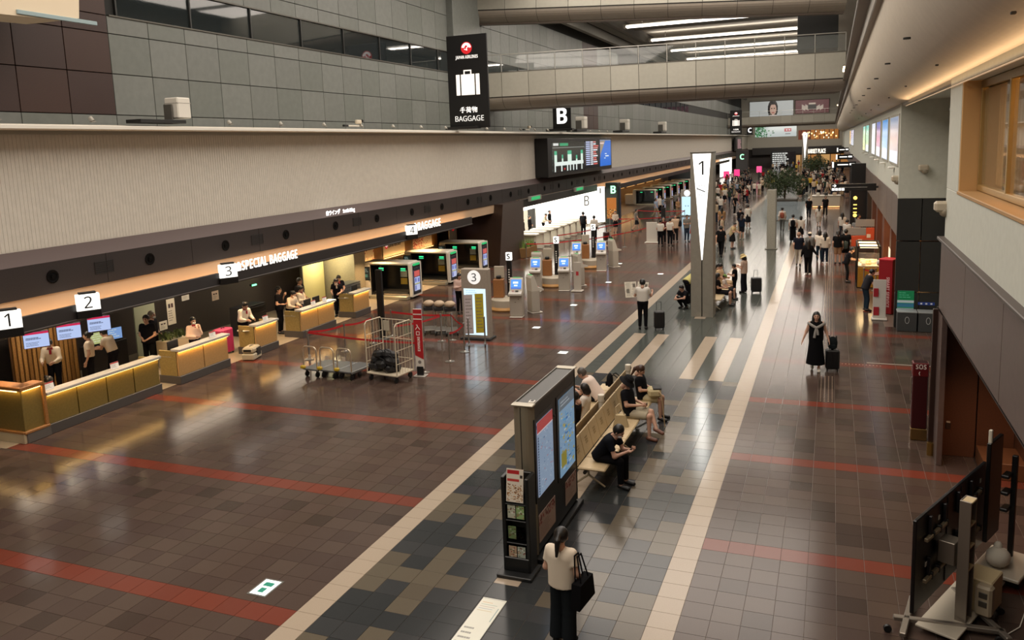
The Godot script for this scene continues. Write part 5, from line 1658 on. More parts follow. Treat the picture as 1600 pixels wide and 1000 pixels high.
func stanchion(at: Vector3, label: String, h := .95):
	var t := thing("belt_post", label, "stanchion", at, 0, "chrome belt posts")
	var m := MB.new()
	m.lathe(V(0, 0, 0), [Vector2(.15, .0), Vector2(.15, .015), Vector2(.05, .03), Vector2(.025, .05), Vector2(.022, h - .08), Vector2(.035, h - .07), Vector2(.035, h), Vector2(0, h)], 12)
	part(t, "post", m.done(), mt("9c978f", .3, .8))

func belt(a: Vector3, b: Vector3, label: String, hex := "b81820"):
	var d := b - a
	var t := thing("retractable_belt", label, "belt", a, atan2(-d.z, d.x), "red belts between posts")
	var m := MB.new()
	var ln := d.length()
	for k in 8:
		var u0 := k / 8.0
		var u1 := (k + 1) / 8.0
		var s0 := -.06 * sin(PI * u0)
		var s1 := -.06 * sin(PI * u1)
		m.quad(V(ln * u0, s0 - .03, .002), V(ln * u1, s1 - .03, .002), V(ln * u1, s1 + .03, .002), V(ln * u0, s0 + .03, .002))
		m.quad(V(ln * u1, s1 - .03, -.002), V(ln * u0, s0 - .03, -.002), V(ln * u0, s0 + .03, -.002), V(ln * u1, s1 + .03, -.002))
	part(t, "webbing", m.done(), mt(hex, .7))
	for x in [.0, ln]: bx(t, "clip", V(.04, .07, .03), V(x, 0, 0), mt("1a1a1a", .4), .004)

func belts(path: Array, where: String, hex := "b81820"):
	for k in path.size():
		stanchion(path[k], "chrome belt post %s, %s along" % [where, ["first", "second", "third", "fourth", "fifth", "sixth", "seventh", "eighth"][k]])
	for k in path.size() - 1:
		belt(path[k] + V(0, .88, 0), path[k + 1] + V(0, .88, 0), "red belt %s, %s span" % [where, ["first", "second", "third", "fourth", "fifth", "sixth", "seventh"][k]], hex)

func build_queue_gear():
	var nm := ["nearest kiosk island beside the numbered panel", "second kiosk island along the hall", "third kiosk island before the white counters"]
	for k in 3:
		var z: float = [-29.6, -35.2, -41.0][k]
		var x: float = [-12.1, -11.95, -11.8][k]
		kiosk_island(V(x, 0, z), "grey drum platform with timber ring, %s" % nm[k], "black totem with white S cap at the %s" % nm[k])
	for q in [[-11.1, -28.3, 0.15, "grey kiosk with blue screen nearest the numbered panel"], [-12.25, -33.7, .15, "kiosk on the far side of the second island, blue screen"], [-11.05, -34.1, .2, "kiosk on the hall side of the second island, blue screen"], [-12.1, -39.5, .15, "kiosk on the far side of the third island, blue screen"], [-10.9, -39.9, .2, "kiosk on the hall side of the third island, blue screen"],
			[-10.75, -29.2, PI * .75, "kiosk turned away behind the nearest island"], [-10.75, -35.4, PI * .75, "kiosk turned away behind the second island"], [-10.6, -41.2, PI * .75, "kiosk turned away behind the third island"], [-12.9, -35.8, PI, "kiosk seen from the back across the second island"]]:
		kiosk(V(q[0], 0, q[1]), q[2], q[3])
	# white standing sign next to the second island
	var t := thing("slim_standing_sign", "slim white standing sign with red mark beside the second kiosk island", "sign", V(-10.4, 0, -34.0))
	bx(t, "board", V(.34, 1.25, .05), V(0, .68, 0), mt("b5ada2", .5), .01)
	bx(t, "base", V(.5, .06, .4), V(0, .03, .06), mt("b5ada2", .5), .02)
	bx(t, "red_mark", V(.12, .18, .006), V(0, .8, .028), mt("b03038", .5), .002)
	t = thing("slim_standing_sign", "white standing panel at the end of the red belts before the group", "sign", V(-10.75, 0, -51.8))
	bx(t, "board", V(.7, 1.3, .06), V(0, .7, 0), mt("cdc8bd", .5), .01)
	bx(t, "base", V(.9, .06, .5), V(0, .03, .0), mt("cdc8bd", .5), .02)
	# numbered information panel
	t = thing("information_panel", "upright information panel headed by a white circle with number three", "panel", V(-11.15, 0, -24.7))
	bx(t, "frame", V(.98, 2.4, .3), V(0, 1.22, 0), grain("a2978a", .45, .05, .92), .02)
	bx(t, "base", V(1.1, .06, .6), V(0, .03, 0), mt("1a1a1a", .5), .01)
	var m := MB.new()
	m.cyl(V(0, 0, 0), V(0, 0, .01), .24, .24, 24)
	part(t, "circle", m.done(), glow("ffffff", .5), V(0, 2.14, .15))
	text(t, "digit", "3", .28, mt("1a1a1a", .5), V(0, 2.14, .165), 0, false)
	var im := blank(64, 112, "cfe6f0")
	lines(im, Rect2i(6, 4, 52, 12), 5, "7aa0b8", 1)
	sheet_on(t, "light_panel", .8, 1.6, lit(im, 1.2), V(0, .95, .15))
	for q in [[-.2, -.25, "b9aeb0", "notice_leaf"], [.2, .0, "b5a52a", "notice_leaf"]]:
		var im2 := blank(32, 96, q[2])
		lines(im2, Rect2i(4, 10, 24, 78), 8, "77706a", 2)
		var o := sheet_on(t, q[3], .34, 1.35, printed(im2), V(q[0], .92 + q[1] * .2, .19), .25)
		o.rotation.y = .35
	area(V(-11.15, 1.0, -24.4), V(0, 0, 1), V(0, 1, 0), .8, 1.5, "dceef8", .5)
	t = thing("information_panel", "distant upright panel with white disc and pale blue screen", "panel", V(-11.6, 0, -71.0))
	bx(t, "frame", V(1.1, 2.3, .3), V(0, 1.15, 0), mt("a9a49a", .5), .02)
	var im3 := blank(32, 64, "bfe0ee")
	rr(im3, 10, 30, 3, 4, "6a8a9a"); rr(im3, 18, 30, 3, 4, "6a8a9a"); rr(im3, 6, 50, 3, 3, "6a8a9a")
	sheet_on(t, "light_panel", .9, 1.6, lit(im3, 1.2), V(0, .9, .16))
	var m3 := MB.new()
	m3.cyl(V(0, 0, 0), V(0, 0, .01), .26, .26, 20)
	part(t, "disc", m3.done(), glow("ffffff", 1.0), V(0, 2.0, .155))
	# belts of the first queue
	belts([V(-15.3, 0, -20.8), V(-10.95, 0, -20.35)], "in front of the flat carts")
	belts([V(-15.35, 0, -20.9), V(-14.73, 0, -22.0), V(-14.4, 0, -23.2)], "running back towards the oak desks")
	belts([V(-14.3, 0, -24.3), V(-11.9, 0, -24.2), V(-10.82, 0, -22.85), V(-10.77, 0, -21.66)], "behind the cage trolley")
	belts([V(-13.0, 0, -22.2), V(-12.2, 0, -24.0)], "beside the cage trolley")
	belts([V(-16.4, 0, -43.6), V(-14.25, 0, -45.1), V(-12.0, 0, -49.5), V(-11.0, 0, -55.5)], "along the front of hall B")
	belts([V(-15.9, 0, -47.9), V(-14.2, 0, -54.0), V(-13.6, 0, -58.2)], "in the middle of hall B")
	belts([V(-15.4, 0, -59.0), V(-11.2, 0, -60.5), V(-11.0, 0, -66.0), V(-15.0, 0, -66.5)], "at the far side of hall B")
	t = thing("totem_sign", "tall black sign post standing behind the cage trolley", "sign", V(-14.42, 0, -23.85))
	bx(t, "post", V(.22, 2.4, .12), V(0, 1.24, 0), mt("0f0f10", .35), .01)
	bx(t, "base", V(.45, .05, .45), V(0, .025, 0), mt("55534f", .4), .01)
	t = thing("totem_sign", "dark totem at the end of the belts near the group of travellers", "sign", V(-10.9, 0, -56.5))
	bx(t, "post", V(.3, 1.9, .16), V(0, .95, 0), mt("161413", .4), .01)
	# red entrance flag
	t = thing("entrance_flag", "slim red and white standing banner marked as the entrance", "banner", V(-10.9, 0, -20.0), .1)
	bx(t, "board", V(.26, 1.75, .03), V(0, 1.1, 0), mt("d8d2c9", .5), .008)
	m = MB.new()
	m.prism(PackedVector2Array([Vector2(-.13, .62), Vector2(.13, .5), Vector2(.13, 1.96), Vector2(-.13, 1.96)]), .006)
	part(t, "red_field", m.done(), mt("a8141c", .6), V(0, 0, .016))
	for k in 2: bx(t, "white_bar", V(.26, .03, .004), V(0, 1.68 + .14 * k, .024), mt("d8d2c9", .5), .001)
	part(t, "characters", glyphs(["iri"], .15, .12, .006), mt("efe9e2", .5), V(0, 1.45, .024))
	part(t, "characters", glyphs(["kuchi"], .13, .12, .006), mt("efe9e2", .5), V(0, 1.27, .024))
	var wo := text(t, "word", "ENTRANCE", .075, mt("efe9e2", .5), V(0, .95, .022), 0, true, .004, .42)
	wo.rotation.z = -PI / 2
	bx(t, "black_foot", V(.2, .26, .06), V(0, .16, 0), mt("101010", .5), .01)
	bx(t, "base_plate", V(.36, .03, .3), V(0, .015, 0), mt("b5b0a8", .4, .5), .008)
	m = MB.new()
	m.cyl(V(0, 0, 0), V(0, 0, .006), .05, .05, 12)
	part(t, "round_mark", m.done(), mt("7a7470", .5), V(0, .42, .017))
	carts()

func carts():
	# three nested flat carts
	for k in 3:
		var t := thing("flat_cart", ["flat luggage cart with curved rail, first of the nested three", "flat luggage cart in the middle of the nested three", "flat luggage cart with bare deck, next to the cage trolley"][k], "cart", V(-13.95 + .58 * k, 0, -19.55), -.12, "flat luggage carts")
		bx(t, "deck", V(.56, .05, 1.05), V(0, .24, 0), mt("5b5d5e", .5, .2), .012)
		bx(t, "deck_edge", V(.02, .07, 1.05), V(.285, .24, 0), mt("8f8f8c", .35, .6), .006)
		var m := MB.new()
		var pts := [V(-.25, .26, -.5), V(-.25, .8, -.5)]
		for q in 5: pts.append(V(-.25 + .12 * (1 - cos(q * PI / 8)), .8 + .12 * sin(q * PI / 8), -.5))
		for q in 5: pts.append(V(.13 + .12 * sin(q * PI / 8), .8 + .12 * cos(q * PI / 8), -.5))
		pts.append(V(.25, .26, -.5))
		m.tube(pts, .022, 8)
		var ho := part(t, "handle_rail", m.done(), mt("d2c2aa", .3, .7))
		ho.position.z = .98
		bx(t, "rail_plate", V(.12, .12, .012), V(0, .62, .48), mt("c9b8a4", .5), .004)
		bx(t, "yellow_brake", V(.14, .09, .12), V(-.25, .3, .52), mt("b99a1c", .5), .02)
		for a in [-1, 1]:
			for b in [-1, 1]:
				var w := MB.new()
				w.cyl(V(-.02, 0, 0), V(.02, 0, 0), .08, .08, 12)
				part(t, "wheel", w.done(), mt("141414", .5), V(a * .2, .08, b * .42))
				bx(t, "caster_fork", V(.07, .12, .05), V(a * .2, .16, b * .42), mt("3a3a3a", .4, .5), .008)
	# cage trolley
	var t := thing("cage_trolley", "cream wire-sided cage trolley behind the entrance flag", "trolley", V(-11.62, 0, -19.55), -.15)
	var cr := mt("c9bda6", .45)
	bx(t, "deck", V(1.1, .05, .8), V(0, .22, 0), cr, .012)
	for s in [-1, 1]:
		var m := MB.new()
		m.tube([V(s * .53, .2, -.38), V(s * .53, 1.62, -.38), V(s * .53, 1.7, -.3), V(s * .53, 1.7, .3), V(s * .53, 1.62, .38), V(s * .53, .2, .38)], .018, 8)
		part(t, "side_frame", m.done(), cr)
		for k in 3: cy(t, "side_rail", V(s * .53, .55 + .38 * k, -.38), V(s * .53, .55 + .38 * k, .38), .01, cr, 8)
		for k in 5: cy(t, "side_wire", V(s * .53, .24, -.25 + .125 * k), V(s * .53, 1.69, -.25 + .125 * k), .006, cr, 6)
	for k in 3: cy(t, "back_rail", V(-.53, .55 + .55 * k, -.38), V(.53, .55 + .55 * k, -.38), .012, cr, 8)
	for k in 7: cy(t, "back_wire", V(-.4 + .133 * k, .24, -.38), V(-.4 + .133 * k, 1.65, -.38), .006, cr, 6)
	bx(t, "name_plate", V(.22, .3, .012), V(-.36, 1.45, -.36), mt("b0a793", .5), .004)
	for a in [-1, 1]:
		for b in [-1, 1]:
			var w := MB.new()
			w.cyl(V(-.02, 0, 0), V(.02, 0, 0), .085, .085, 12)
			part(t, "wheel", w.done(), mt("161616", .5), V(a * .45, .085, b * .32))
	t = thing("black_bag_pile", "crumpled black nylon bags and straps piled on the cage trolley", "bags", V(-11.72, .245, -19.5), -.15)
	for k in 7:
		var m := MB.new()
		rng.seed = 40 + k
		m.xf = Transform3D(Basis.from_euler(V(rng.randf_range(-.3, .3), rng.randf() * 3, rng.randf_range(-.3, .3))), Vector3.ZERO)
		m.bev(V(0, 0, 0), V(.48, .24, .42), .07)
		m.xf = Transform3D()
		m.tube([V(-.2, .08, .1), V(-.05, .2, .14), V(.15, .16, .18), V(.22, -.02, .2)], .012, 6)
		part(t, "bag", m.done(), mt("121214", .55), V([-.26, .2, -.24, .22, 0, -.12, .14][k], [.14, .14, .34, .34, .24, .48, .46][k], [.05, .02, -.02, .03, .1, 0, -.05][k]))
	# stacked luggage trolleys and rolling barriers by the numbered panel
	for k in 3:
		t = thing("luggage_trolley", ["nested luggage trolley with tan hood, nearest the desks", "nested luggage trolley with tan hood, middle one", "nested luggage trolley with tan hood, beside the standing clerk"][k], "trolley", V(-13.25 + .42 * k, 0, -25.2), .5, "luggage trolleys nested by the panel")
		var g := mt("8f8b85", .3, .8)
		var m := MB.new()
		m.tube([V(-.2, .12, .5), V(-.22, .14, -.3), V(-.22, .95, -.45), V(-.12, 1.02, -.4), V(.12, 1.02, -.4), V(.22, .95, -.45), V(.22, .14, -.3), V(.2, .12, .5)], .016, 8)
		part(t, "frame", m.done(), g)
		bx(t, "basket", V(.4, .14, .2), V(0, .8, -.33), mt("1c1c1e", .5), .02)
		var h := MB.new()
		h.ball(V(0, .98, -.36), V(.2, .12, .2), 6, 12)
		part(t, "tan_hood", h.done(), mt("b59f84", .6))
		bx(t, "load_plate", V(.4, .02, .7), V(0, .16, .1), g, .006)
		for a in [[-.2, .45], [.2, .45], [0, -.35]]:
			var w := MB.new()
			w.cyl(V(-.02, 0, 0), V(.02, 0, 0), .08, .08, 10)
			part(t, "wheel", w.done(), mt("141414", .5), V(a[0], .08, a[1]))
	for k in 2:
		t = thing("rolling_barrier", ["grey rolling barrier foot before the numbered panel, nearer one", "grey rolling barrier foot before the numbered panel, farther one"][k], "barrier", V(-11.0 + .45 * k, 0, -23.6 - .3 * k), .4)
		bx(t, "upright", V(.05, .9, .05), V(0, .5, 0), mt("8a857e", .35, .6), .006)
		bx(t, "cross_foot", V(.05, .04, .7), V(0, .09, 0), mt("77736d", .35, .6), .008)
		for s in [-1, 1]:
			var w := MB.new()
			w.cyl(V(-.015, 0, 0), V(.015, 0, 0), .035, .035, 8)
			part(t, "caster", w.done(), mt("1a1a1a", .5), V(0, .035, s * .32))

# ---------------------------------------------------------------- middle of the hall
func clock_column(z: float, s: float, label: String):
	var t := thing("clock_column", label, "column", V(-4.33, 0, z), 0)
	t.scale = V(s, s, s)
	var steel := grain("a09b90", .32, .03, .95, .5, .35)
	# a bronze-grey shaft cut by a tall glowing wedge
	var L := PackedVector2Array([Vector2(-.40, 0), Vector2(-.02, 0), Vector2(-.02, 2.1), Vector2(-.33, 6.0), Vector2(-.40, 6.0)])
	var R := PackedVector2Array([Vector2(.02, 0), Vector2(.40, 0), Vector2(.40, 6.0), Vector2(.33, 6.0), Vector2(.02, 2.1)])
	for q in [L, R]:
		var m := MB.new()
		m.prism(q, .7)
		part(t, "steel_cheek", m.done(), steel, V(0, 0, -.35))
	bx(t, "core", V(.3, 5.9, .5), V(0, 2.95, -.05), mt("5f5b52", .5), .01)
	bx(t, "cap", V(.82, .06, .72), V(0, 6.0, 0), mt("5a564c", .4), .01)
	var g := MB.new()
	g.prism(PackedVector2Array([Vector2(-.012, 2.12), Vector2(.012, 2.12), Vector2(.325, 5.96), Vector2(-.325, 5.96)]), .06)
	part(t, "lamp_wedge", g.done(), glow("fdfdf8", 1.5), V(0, 0, .27))
	text(t, "digit", "1", .5, mt("2a2a2a", .5), V(0, 5.45, .335), 0, false)
	var c := MB.new()
	for k in 12:
		var a := TAU * k / 12
		c.xf = Transform3D(Basis(V(0, 0, 1), -a), V(sin(a) * .19, 4.65 + cos(a) * .19, .332))
		c.box(V(0, 0, 0), V(.018, .045, .008))
	c.xf = Transform3D()
	part(t, "clock_marks", c.done(), mt("2a2a2a", .5))
	for q in [[.13, -2.0], [.19, 1.2]]:
		var h := bx(t, "clock_hand", V(.035, q[0], .01), V(-sin(q[1]) * q[0] * .5, 4.65 + cos(q[1]) * q[0] * .5, .338), mt("1a1a1a", .5), .002)
		h.rotation.z = q[1]
	area(V(-4.33, 4.6 * s, z + .4), V(0, 0, 1), V(0, 1, 0), .4, 3.0, "fffdf4", 3.0)

func bench(x: float, z0: float, n: int, dir: float, label: String):
	# seats look towards +x when dir is 1
	var t := thing("seat_row", label, "bench", V(x, 0, z0), 0 if dir > 0 else PI, "rows of joined seats")
	var cream := grain("c2ac86", .5, .05, .93)
	var w := .565
	for k in n:
		var z := (-(k + .5) if dir > 0 else (k + .5)) * w
		var seat := MB.new()
		seat.xf = Transform3D(Basis(V(0, 0, -1), V(0, 1, 0), V(1, 0, 0)), V(0, 0, z + w / 2 - .01))
		seat.prism(PackedVector2Array([Vector2(0, .42), Vector2(w - .02, .42), Vector2(w - .02, .465), Vector2(0, .465)]), .52)
		part(t, "seat", bmesh(V(.54, .05, w - .02), .02), cream, V(.32, .44, z))
		var bk := MB.new()
		bk.xf = Transform3D(Basis(V(0, 0, 1), .24), V(.04, .46, z))
		bk.bev(V(0, .235, 0), V(.03, .47, w - .02), .012)
		var bo := part(t, "backrest", bk.done(), cream)
		var sl := MB.new()
		sl.xf = Transform3D(Basis(V(0, 0, 1), .24), V(.04, .46, z))
		for a in 4:
			for b in 3: sl.box(V(.0165, .2 + b * .05, (a - 1.5) * .04), V(.002, .035, .018))
		part(bo, "slot_pattern", sl.done(), mt("8a7752", .6))
	var l := n * w
	var zc := -l / 2 * (1 if dir > 0 else -1)
	cy(t, "beam", V(.2, .38, 0), V(.2, .38, zc * 2), .035, mt("2a2826", .4, .5))
	var legs := [0.45, n / 2.0, n - .45]
	for q in legs:
		var z: float = -q * w * (1 if dir > 0 else -1)
		var lg := MB.new()
		lg.tube([V(.2, .38, z), V(.2, .24, z), V(.52, .03, z)], .022, 8)
		lg.tube([V(.2, .24, z), V(-.08, .03, z)], .022, 8)
		part(t, "leg", lg.done(), mt("b0a894", .3, .7))

func build_middle():
	clock_column(-30.0, 1.0, "tall bronze clock column with a glowing white wedge reading one")
	clock_column(-150.0, 1.2, "distant copy of the glowing wedge column before the market hall")
	# directory board
	var t := thing("directory_board", "large black directory board with two lit screens by the benches", "display", V(-4.3, 0, -12.15))
	var bk := mt("131415", .35)
	bx(t, "body", V(.32, 2.38, 2.1), V(0, 1.3, 0), bk, .01)
	bx(t, "base", V(.5, .08, 2.3), V(0, .04, 0), mt("101112", .4), .01)
	for s in [-1, 1]:
		var m := MB.new()
		m.xf = Transform3D(Basis(V(1, 0, 0), V(0, 0, -1), V(0, 1, 0)), V(0, .12, s * 1.06))
		var pl := PackedVector2Array()
		for k in 9: pl.append(Vector2(-.17 + .34 * k / 8.0, -s * .09 * sin(PI * k / 8.0)))
		m.xf = Transform3D(Basis(V(1, 0, 0), V(0, 0, -s * 1.0), V(0, s * 1.0, 0)), V(0, 0, 0))
		m.xf = Transform3D()
		for k in 8:
			var a := Vector2(-.17 + .34 * k / 8.0, .09 * sin(PI * k / 8.0))
			var b := Vector2(-.17 + .34 * (k + 1) / 8.0, .09 * sin(PI * (k + 1) / 8.0))
			var z: float = 1.05 * s
			if s > 0: m.quad(V(a.x, .1, z + a.y), V(b.x, .1, z + b.y), V(b.x, 2.52, z + b.y), V(a.x, 2.52, z + a.y))
			else: m.quad(V(b.x, .1, z - b.y), V(a.x, .1, z - a.y), V(a.x, 2.52, z - a.y), V(b.x, 2.52, z - b.y))
		part(t, "metal_end", m.done(), mt("98917f", .38, .5))
		bx(t, "end_seam", V(.012, 2.4, .012), V(-.03, 1.3, s * 1.14), mt("3a3630", .5), .002)
		bx(t, "end_cap", V(.36, .03, .14), V(0, 2.53, s * 1.08), mt("b5ae9f", .35, .5), .01)
	bx(t, "top_tray", V(.34, .04, 2.1), V(0, 2.5, 0), mt("4a4a49", .5), .008)
	for s in [-1, 1]: bx(t, "top_rim", V(.02, .03, 2.1), V(s * .16, 2.53, 0), mt("7d7c78", .4, .4), .004)
	bx(t, "beacon", V(.1, .04, .1), V(.1, 2.54, .95), mt("d9d6cf", .4), .008)
	bx(t, "beacon_lens", V(.05, .045, .05), V(.1, 2.545, .95), mt("1a1a1a", .3), .006)
	rng.seed = 77
	var ims := []
	for k in 2:
		var im := blank(96, 168, "93a7bf" if k == 0 else "86a9c6")
		if k == 0:
			rr(im, 0, 0, 96, 24, "b0343c"); rr(im, 0, 24, 96, 3, "d9c9cf")
			for q in 90: rr(im, rng.randi_range(2, 90), rng.randi_range(30, 160), rng.randi_range(2, 9), rng.randi_range(1, 3), ["a9bacb", "c2cddb", "5f7a9c", "b07a88", "9aaec6"][q % 5])
			for q in 22: rr(im, 3, 34 + q * 6, 5, 4, "23334f")
		else:
			rr(im, 0, 0, 96, 26, "5f6f7c"); lines(im, Rect2i(8, 8, 76, 14), 7, "a9b4bd", 3)
			for q in 120: rr(im, rng.randi_range(2, 88), rng.randi_range(32, 160), rng.randi_range(3, 14), rng.randi_range(1, 4), ["4aa0d8", "bcd4ea", "b9a23c", "3a6fae", "8fb8dc", "d0b848"][q % 6])
			rr(im, 6, 118, 34, 32, "9c9040")
		ims.append(im)
	bx(t, "screen_frame", V(.02, 1.36, .86), V(.162, 1.62, .65), mt("0a0a0b", .3), .006)
	bx(t, "screen_frame", V(.02, 1.48, .98), V(.162, 1.58, -.48), mt("0a0a0b", .3), .006)
	sheet_on(t, "screen", .74, 1.2, lit(ims[0], .55), V(.174, 1.62, .63), PI / 2)
	sheet_on(t, "screen", .82, 1.36, lit(ims[1], .52), V(.174, 1.57, -.5), PI / 2)
	bx(t, "camera_dot", V(.02, .03, .03), V(.172, 2.05, .12), mt("3a3a3c", .3), .006)
	for q in [[.62, .8, .45], [-.65, .62, .42]]:
		var im := blank(80, 40, "a08d84")
		for k in 60: rr(im, rng.randi_range(0, 76), rng.randi_range(0, 12), 3, 3, ["6a2024", "8a3a3c", "4a1a20"][k % 3])
		lines(im, Rect2i(4, 16, 72, 20), 3, "7c6a64", 1)
		sheet_on(t, "low_poster", q[1], q[2], printed(im), V(.166, .5, q[0]), PI / 2)
	area(V(-4.09, 1.6, -12.1), V(1, -.1, 0), V(0, 1, 0), 1.7, 1.2, "b9d0ea", .55)
	# brochure rack
	t = thing("brochure_rack", "narrow black brochure rack at the end of the directory board", "rack", V(-4.3, 0, -10.72))
	bx(t, "base", V(.56, .06, .46), V(0, .03, .06), mt("1a1b1c", .4), .01)
	bx(t, "back", V(.4, 1.5, .05), V(0, .8, -.16), bk, .01)
	for s in [-1, 1]: bx(t, "cheek", V(.06, 1.5, .3), V(s * .19, .8, -.02), bk, .01)
	for q in [.2, .5, .86, 1.12]: bx(t, "shelf", V(.34, .02, .24), V(0, q, .0), bk, .004)
	bx(t, "front_kick", V(.4, .22, .28), V(0, .17, 0), bk, .01)
	var im4 := blank(40, 80, "d8cfc0")
	rr(im4, 2, 3, 28, 9, "b01c22"); rr(im4, 2, 24, 28, 6, "b83a34"); rr(im4, 32, 14, 6, 7, "2a2422")
	for k in 110: rr(im4, rng.randi_range(2, 36), rng.randi_range(36, 76), 3, 2, ["8a5a32", "b98a58", "c9b090", "6a4428"][k % 4])
	var to := thing("brochure", "red and white display leaflet on top of the brochure rack", "brochure", V(-4.3, 1.2, -10.62))
	var so := sheet_on(to, "cover", .27, .5, printed(im4), V(0, .22, 0))
	so.rotation.x = -.12
	for k in 10:
		var row := k / 2
		var y: float = [.9, .9, .56, .56, .24][row]
		var im := blank(16, 24, ["b9bca8", "8fae72", "c9c0b2", "b39a80", "a8b0a4"][k % 5])
		for q in 14: rr(im, rng.randi_range(0, 13), rng.randi_range(0, 21), 3, 2, ["7a3a34", "dfe0d6", "55604c", "9a7a58"][q % 4])
		if row == 1: continue
		var b := thing("brochure", "leaflet in the %s pocket of the brochure rack, %s side" % [["upper", "", "middle", "second lowest", "lowest"][row], ["west", "east"][k % 2]], "brochure", V(-4.37 + .14 * (k % 2), y, -10.62))
		if not mats.has("leaf%d" % (k % 5)): mats["leaf%d" % (k % 5)] = printed(im)
		sheet_on(b, "cover", .125, .2 if row > 0 else .22, mats["leaf%d" % (k % 5)], V(0, .11, 0))
	# benches
	bench(-4.36, -13.75, 8, 1, "row of cream perforated seats facing the right-hand wall, beside the directory board")
	bench(-4.68, -14.6, 8, -1, "row of cream seats back to back with the nearer row, facing the desks")
	bench(-4.36, -30.75, 8, 1, "row of cream seats behind the clock column")
	bench(-4.68, -32.8, 6, -1, "row of cream seats behind the clock column, facing the desks")
	for q in [[-16.3, "white round charging post between the nearer seat rows, first"], [-18.8, "white round charging post between the nearer seat rows, second"], [-32.4, "white round charging post among the seats behind the column"]]:
		t = thing("charging_post", q[1], "post", V(-4.52, 0, q[0]), 0, "charging posts between the seats")
		var m := MB.new()
		m.lathe(V(0, 0, 0), [Vector2(.06, .0), Vector2(.06, .93), Vector2(.075, .94), Vector2(.075, 1.06), Vector2(.07, 1.08), Vector2(0, 1.08)], 16)
		part(t, "column", m.done(), mt("c4bcac", .4))
		bx(t, "socket", V(.02, .06, .04), V(.07, 1.0, 0), mt("1a1a1a", .4), .006)
	# light tiles let into the floor
	for q in [[-7.79, -9.1, .34, .46, "green lettered guide light let into the brown floor", 1], [-7.72, -23.5, .32, .32, "small flush floor light beside the western stripe near the zebra bars", 0], [-9.74, -26.67, .3, .3, "small flush floor light near the numbered panel", 0], [-9.64, -30.9, .3, .3, "small flush floor light level with the nearest kiosks", 0], [-9.65, -36.5, .3, .3, "small flush floor light level with the second kiosk island", 0], [-10.59, -42.45, .3, .3, "small flush floor light beyond the kiosks", 0], [-7.75, -39.3, .3, .3, "small flush floor light in the open floor left of the column", 0]]:
		t = thing("floor_guide_light", q[4], "floor light", V(q[0], .0, q[1]))
		bx(t, "rim", V(q[2], .008, q[3]), V(0, .002, 0), mt("8a8a86", .3, .6), .002)
		bx(t, "lamp_face", V(q[2] - .06, .006, q[3] - .06), V(0, .005, 0), glow("eefaf4", 1.1), .002)
		if q[5]:
			bx(t, "green_arrow", V(.16, .004, .1), V(.0, .009, -.08), mt("1f8f78", .5), .001)
			bx(t, "green_sign", V(.1, .004, .12), V(.0, .009, .08), mt("1f8f78", .5), .001)
	t = thing("floor_guide_sheet", "long white printed sheet stuck to the floor before the brochure rack", "floor sign", V(-4.37, .0, -9.05))
	var im6 := blank(96, 448, "dcdccf")
	rr(im6, 4, 4, 88, 3, "a9aaa4")
	for k in 5: rr(im6, 10, 30 + 14 * k, rng.randi_range(40, 76), 3, ["c9a06a", "9fb0a8", "b9a9a0", "a0a8b4", "c4b48a"][k])
	rr(im6, 84, 60, 4, 90, "8fa3a0")
	lines(im6, Rect2i(10, 200, 60, 220), 30, "8a8a84", 10, .9)
	var fo := part(t, "print", sheet(.36, 1.65, .004), printed(im6, .3))
	fo.rotation.x = -PI / 2
	# tall glass-ended totem, tree and reception desk farther down
	t = thing("grey_totem", "tall flat grey totem standing in the middle of the hall", "totem", V(-3.2, 0, -49.3))
	bx(t, "slab", V(.5, 3.45, .22), V(0, 1.75, 0), grain("8f8f86", .4, .04, .92), .02)
	bx(t, "edge", V(.06, 3.45, .24), V(.25, 1.75, 0), mt("6a6a64", .4), .008)
	bx(t, "base", V(.7, .06, .5), V(0, .03, 0), mt("6a6a64", .4), .01)
	t = thing("glass_screen_panel", "low clear glass screen beyond the grey totem", "glass panel", V(-2.95, 0, -66.6))
	bx(t, "pane", V(2.2, 1.45, .03), V(0, .78, 0), pane("b9c9d4", .35), .004)
	bx(t, "rail", V(2.3, .06, .08), V(0, .04, 0), mt("8a8a86", .3, .6), .01)
	for k in 2:
		t = thing("potted_tree", ["leafy indoor tree in a planter in the middle of the hall", "second leafy tree beside the far wedge column"][k], "tree", V([-4.2, -2.4][k], 0, [-83.0, -140.0][k]))
		bx(t, "planter", V(2.4, .6, 2.4), V(0, .3, 0), mt("4a463e", .6), .03)
		cy(t, "trunk", V(0, .5, 0), V(.1, 2.0, 0), .09, mt("4a3a2a", .8))
		var lf := MB.new()
		rng.seed = 61 + k
		for q in 2600:
			var d := V(rng.randfn(), rng.randfn(), rng.randfn()).normalized() * pow(rng.randf(), .45)
			var p := V(d.x * 2.1, 2.25 + d.y * 1.35 + .25 * sin(d.x * 7), d.z * 1.9)
			lf.xf = Transform3D(Basis.from_euler(V(rng.randf() * 3, rng.randf() * 6, rng.randf() * 3)), p)
			lf.tri(V(-.05, 0, 0), V(.05, 0, 0), V(0, .02, .24))
		part(t, "crown", lf.done(), mt("3c4a2c", .8)).set_meta("kind", "stuff")
	t = thing("reception_counter", "low white reception counter at the right of the far crowd", "counter", V(-.4, 0, -80.0))
	bx(t, "body", V(2.4, 1.02, 1.6), V(0, .51, 0), mt("c4baa8", .5), .03)
	bx(t, "top", V(2.5, .06, 1.7), V(0, 1.05, 0), mt("b0a898", .4), .015)
	bx(t, "lamp_strip", V(2.3, .04, .03), V(0, .08, .82), glow("ffb060", 2.5), .006)
	for k in 3: bx(t, "desk_item", V(.3, .25, .2), V(-.7 + .7 * k, 1.2, .1), mt(["d9d4c8", "2a2a2a", "c9b8a0"][k], .5), .03)

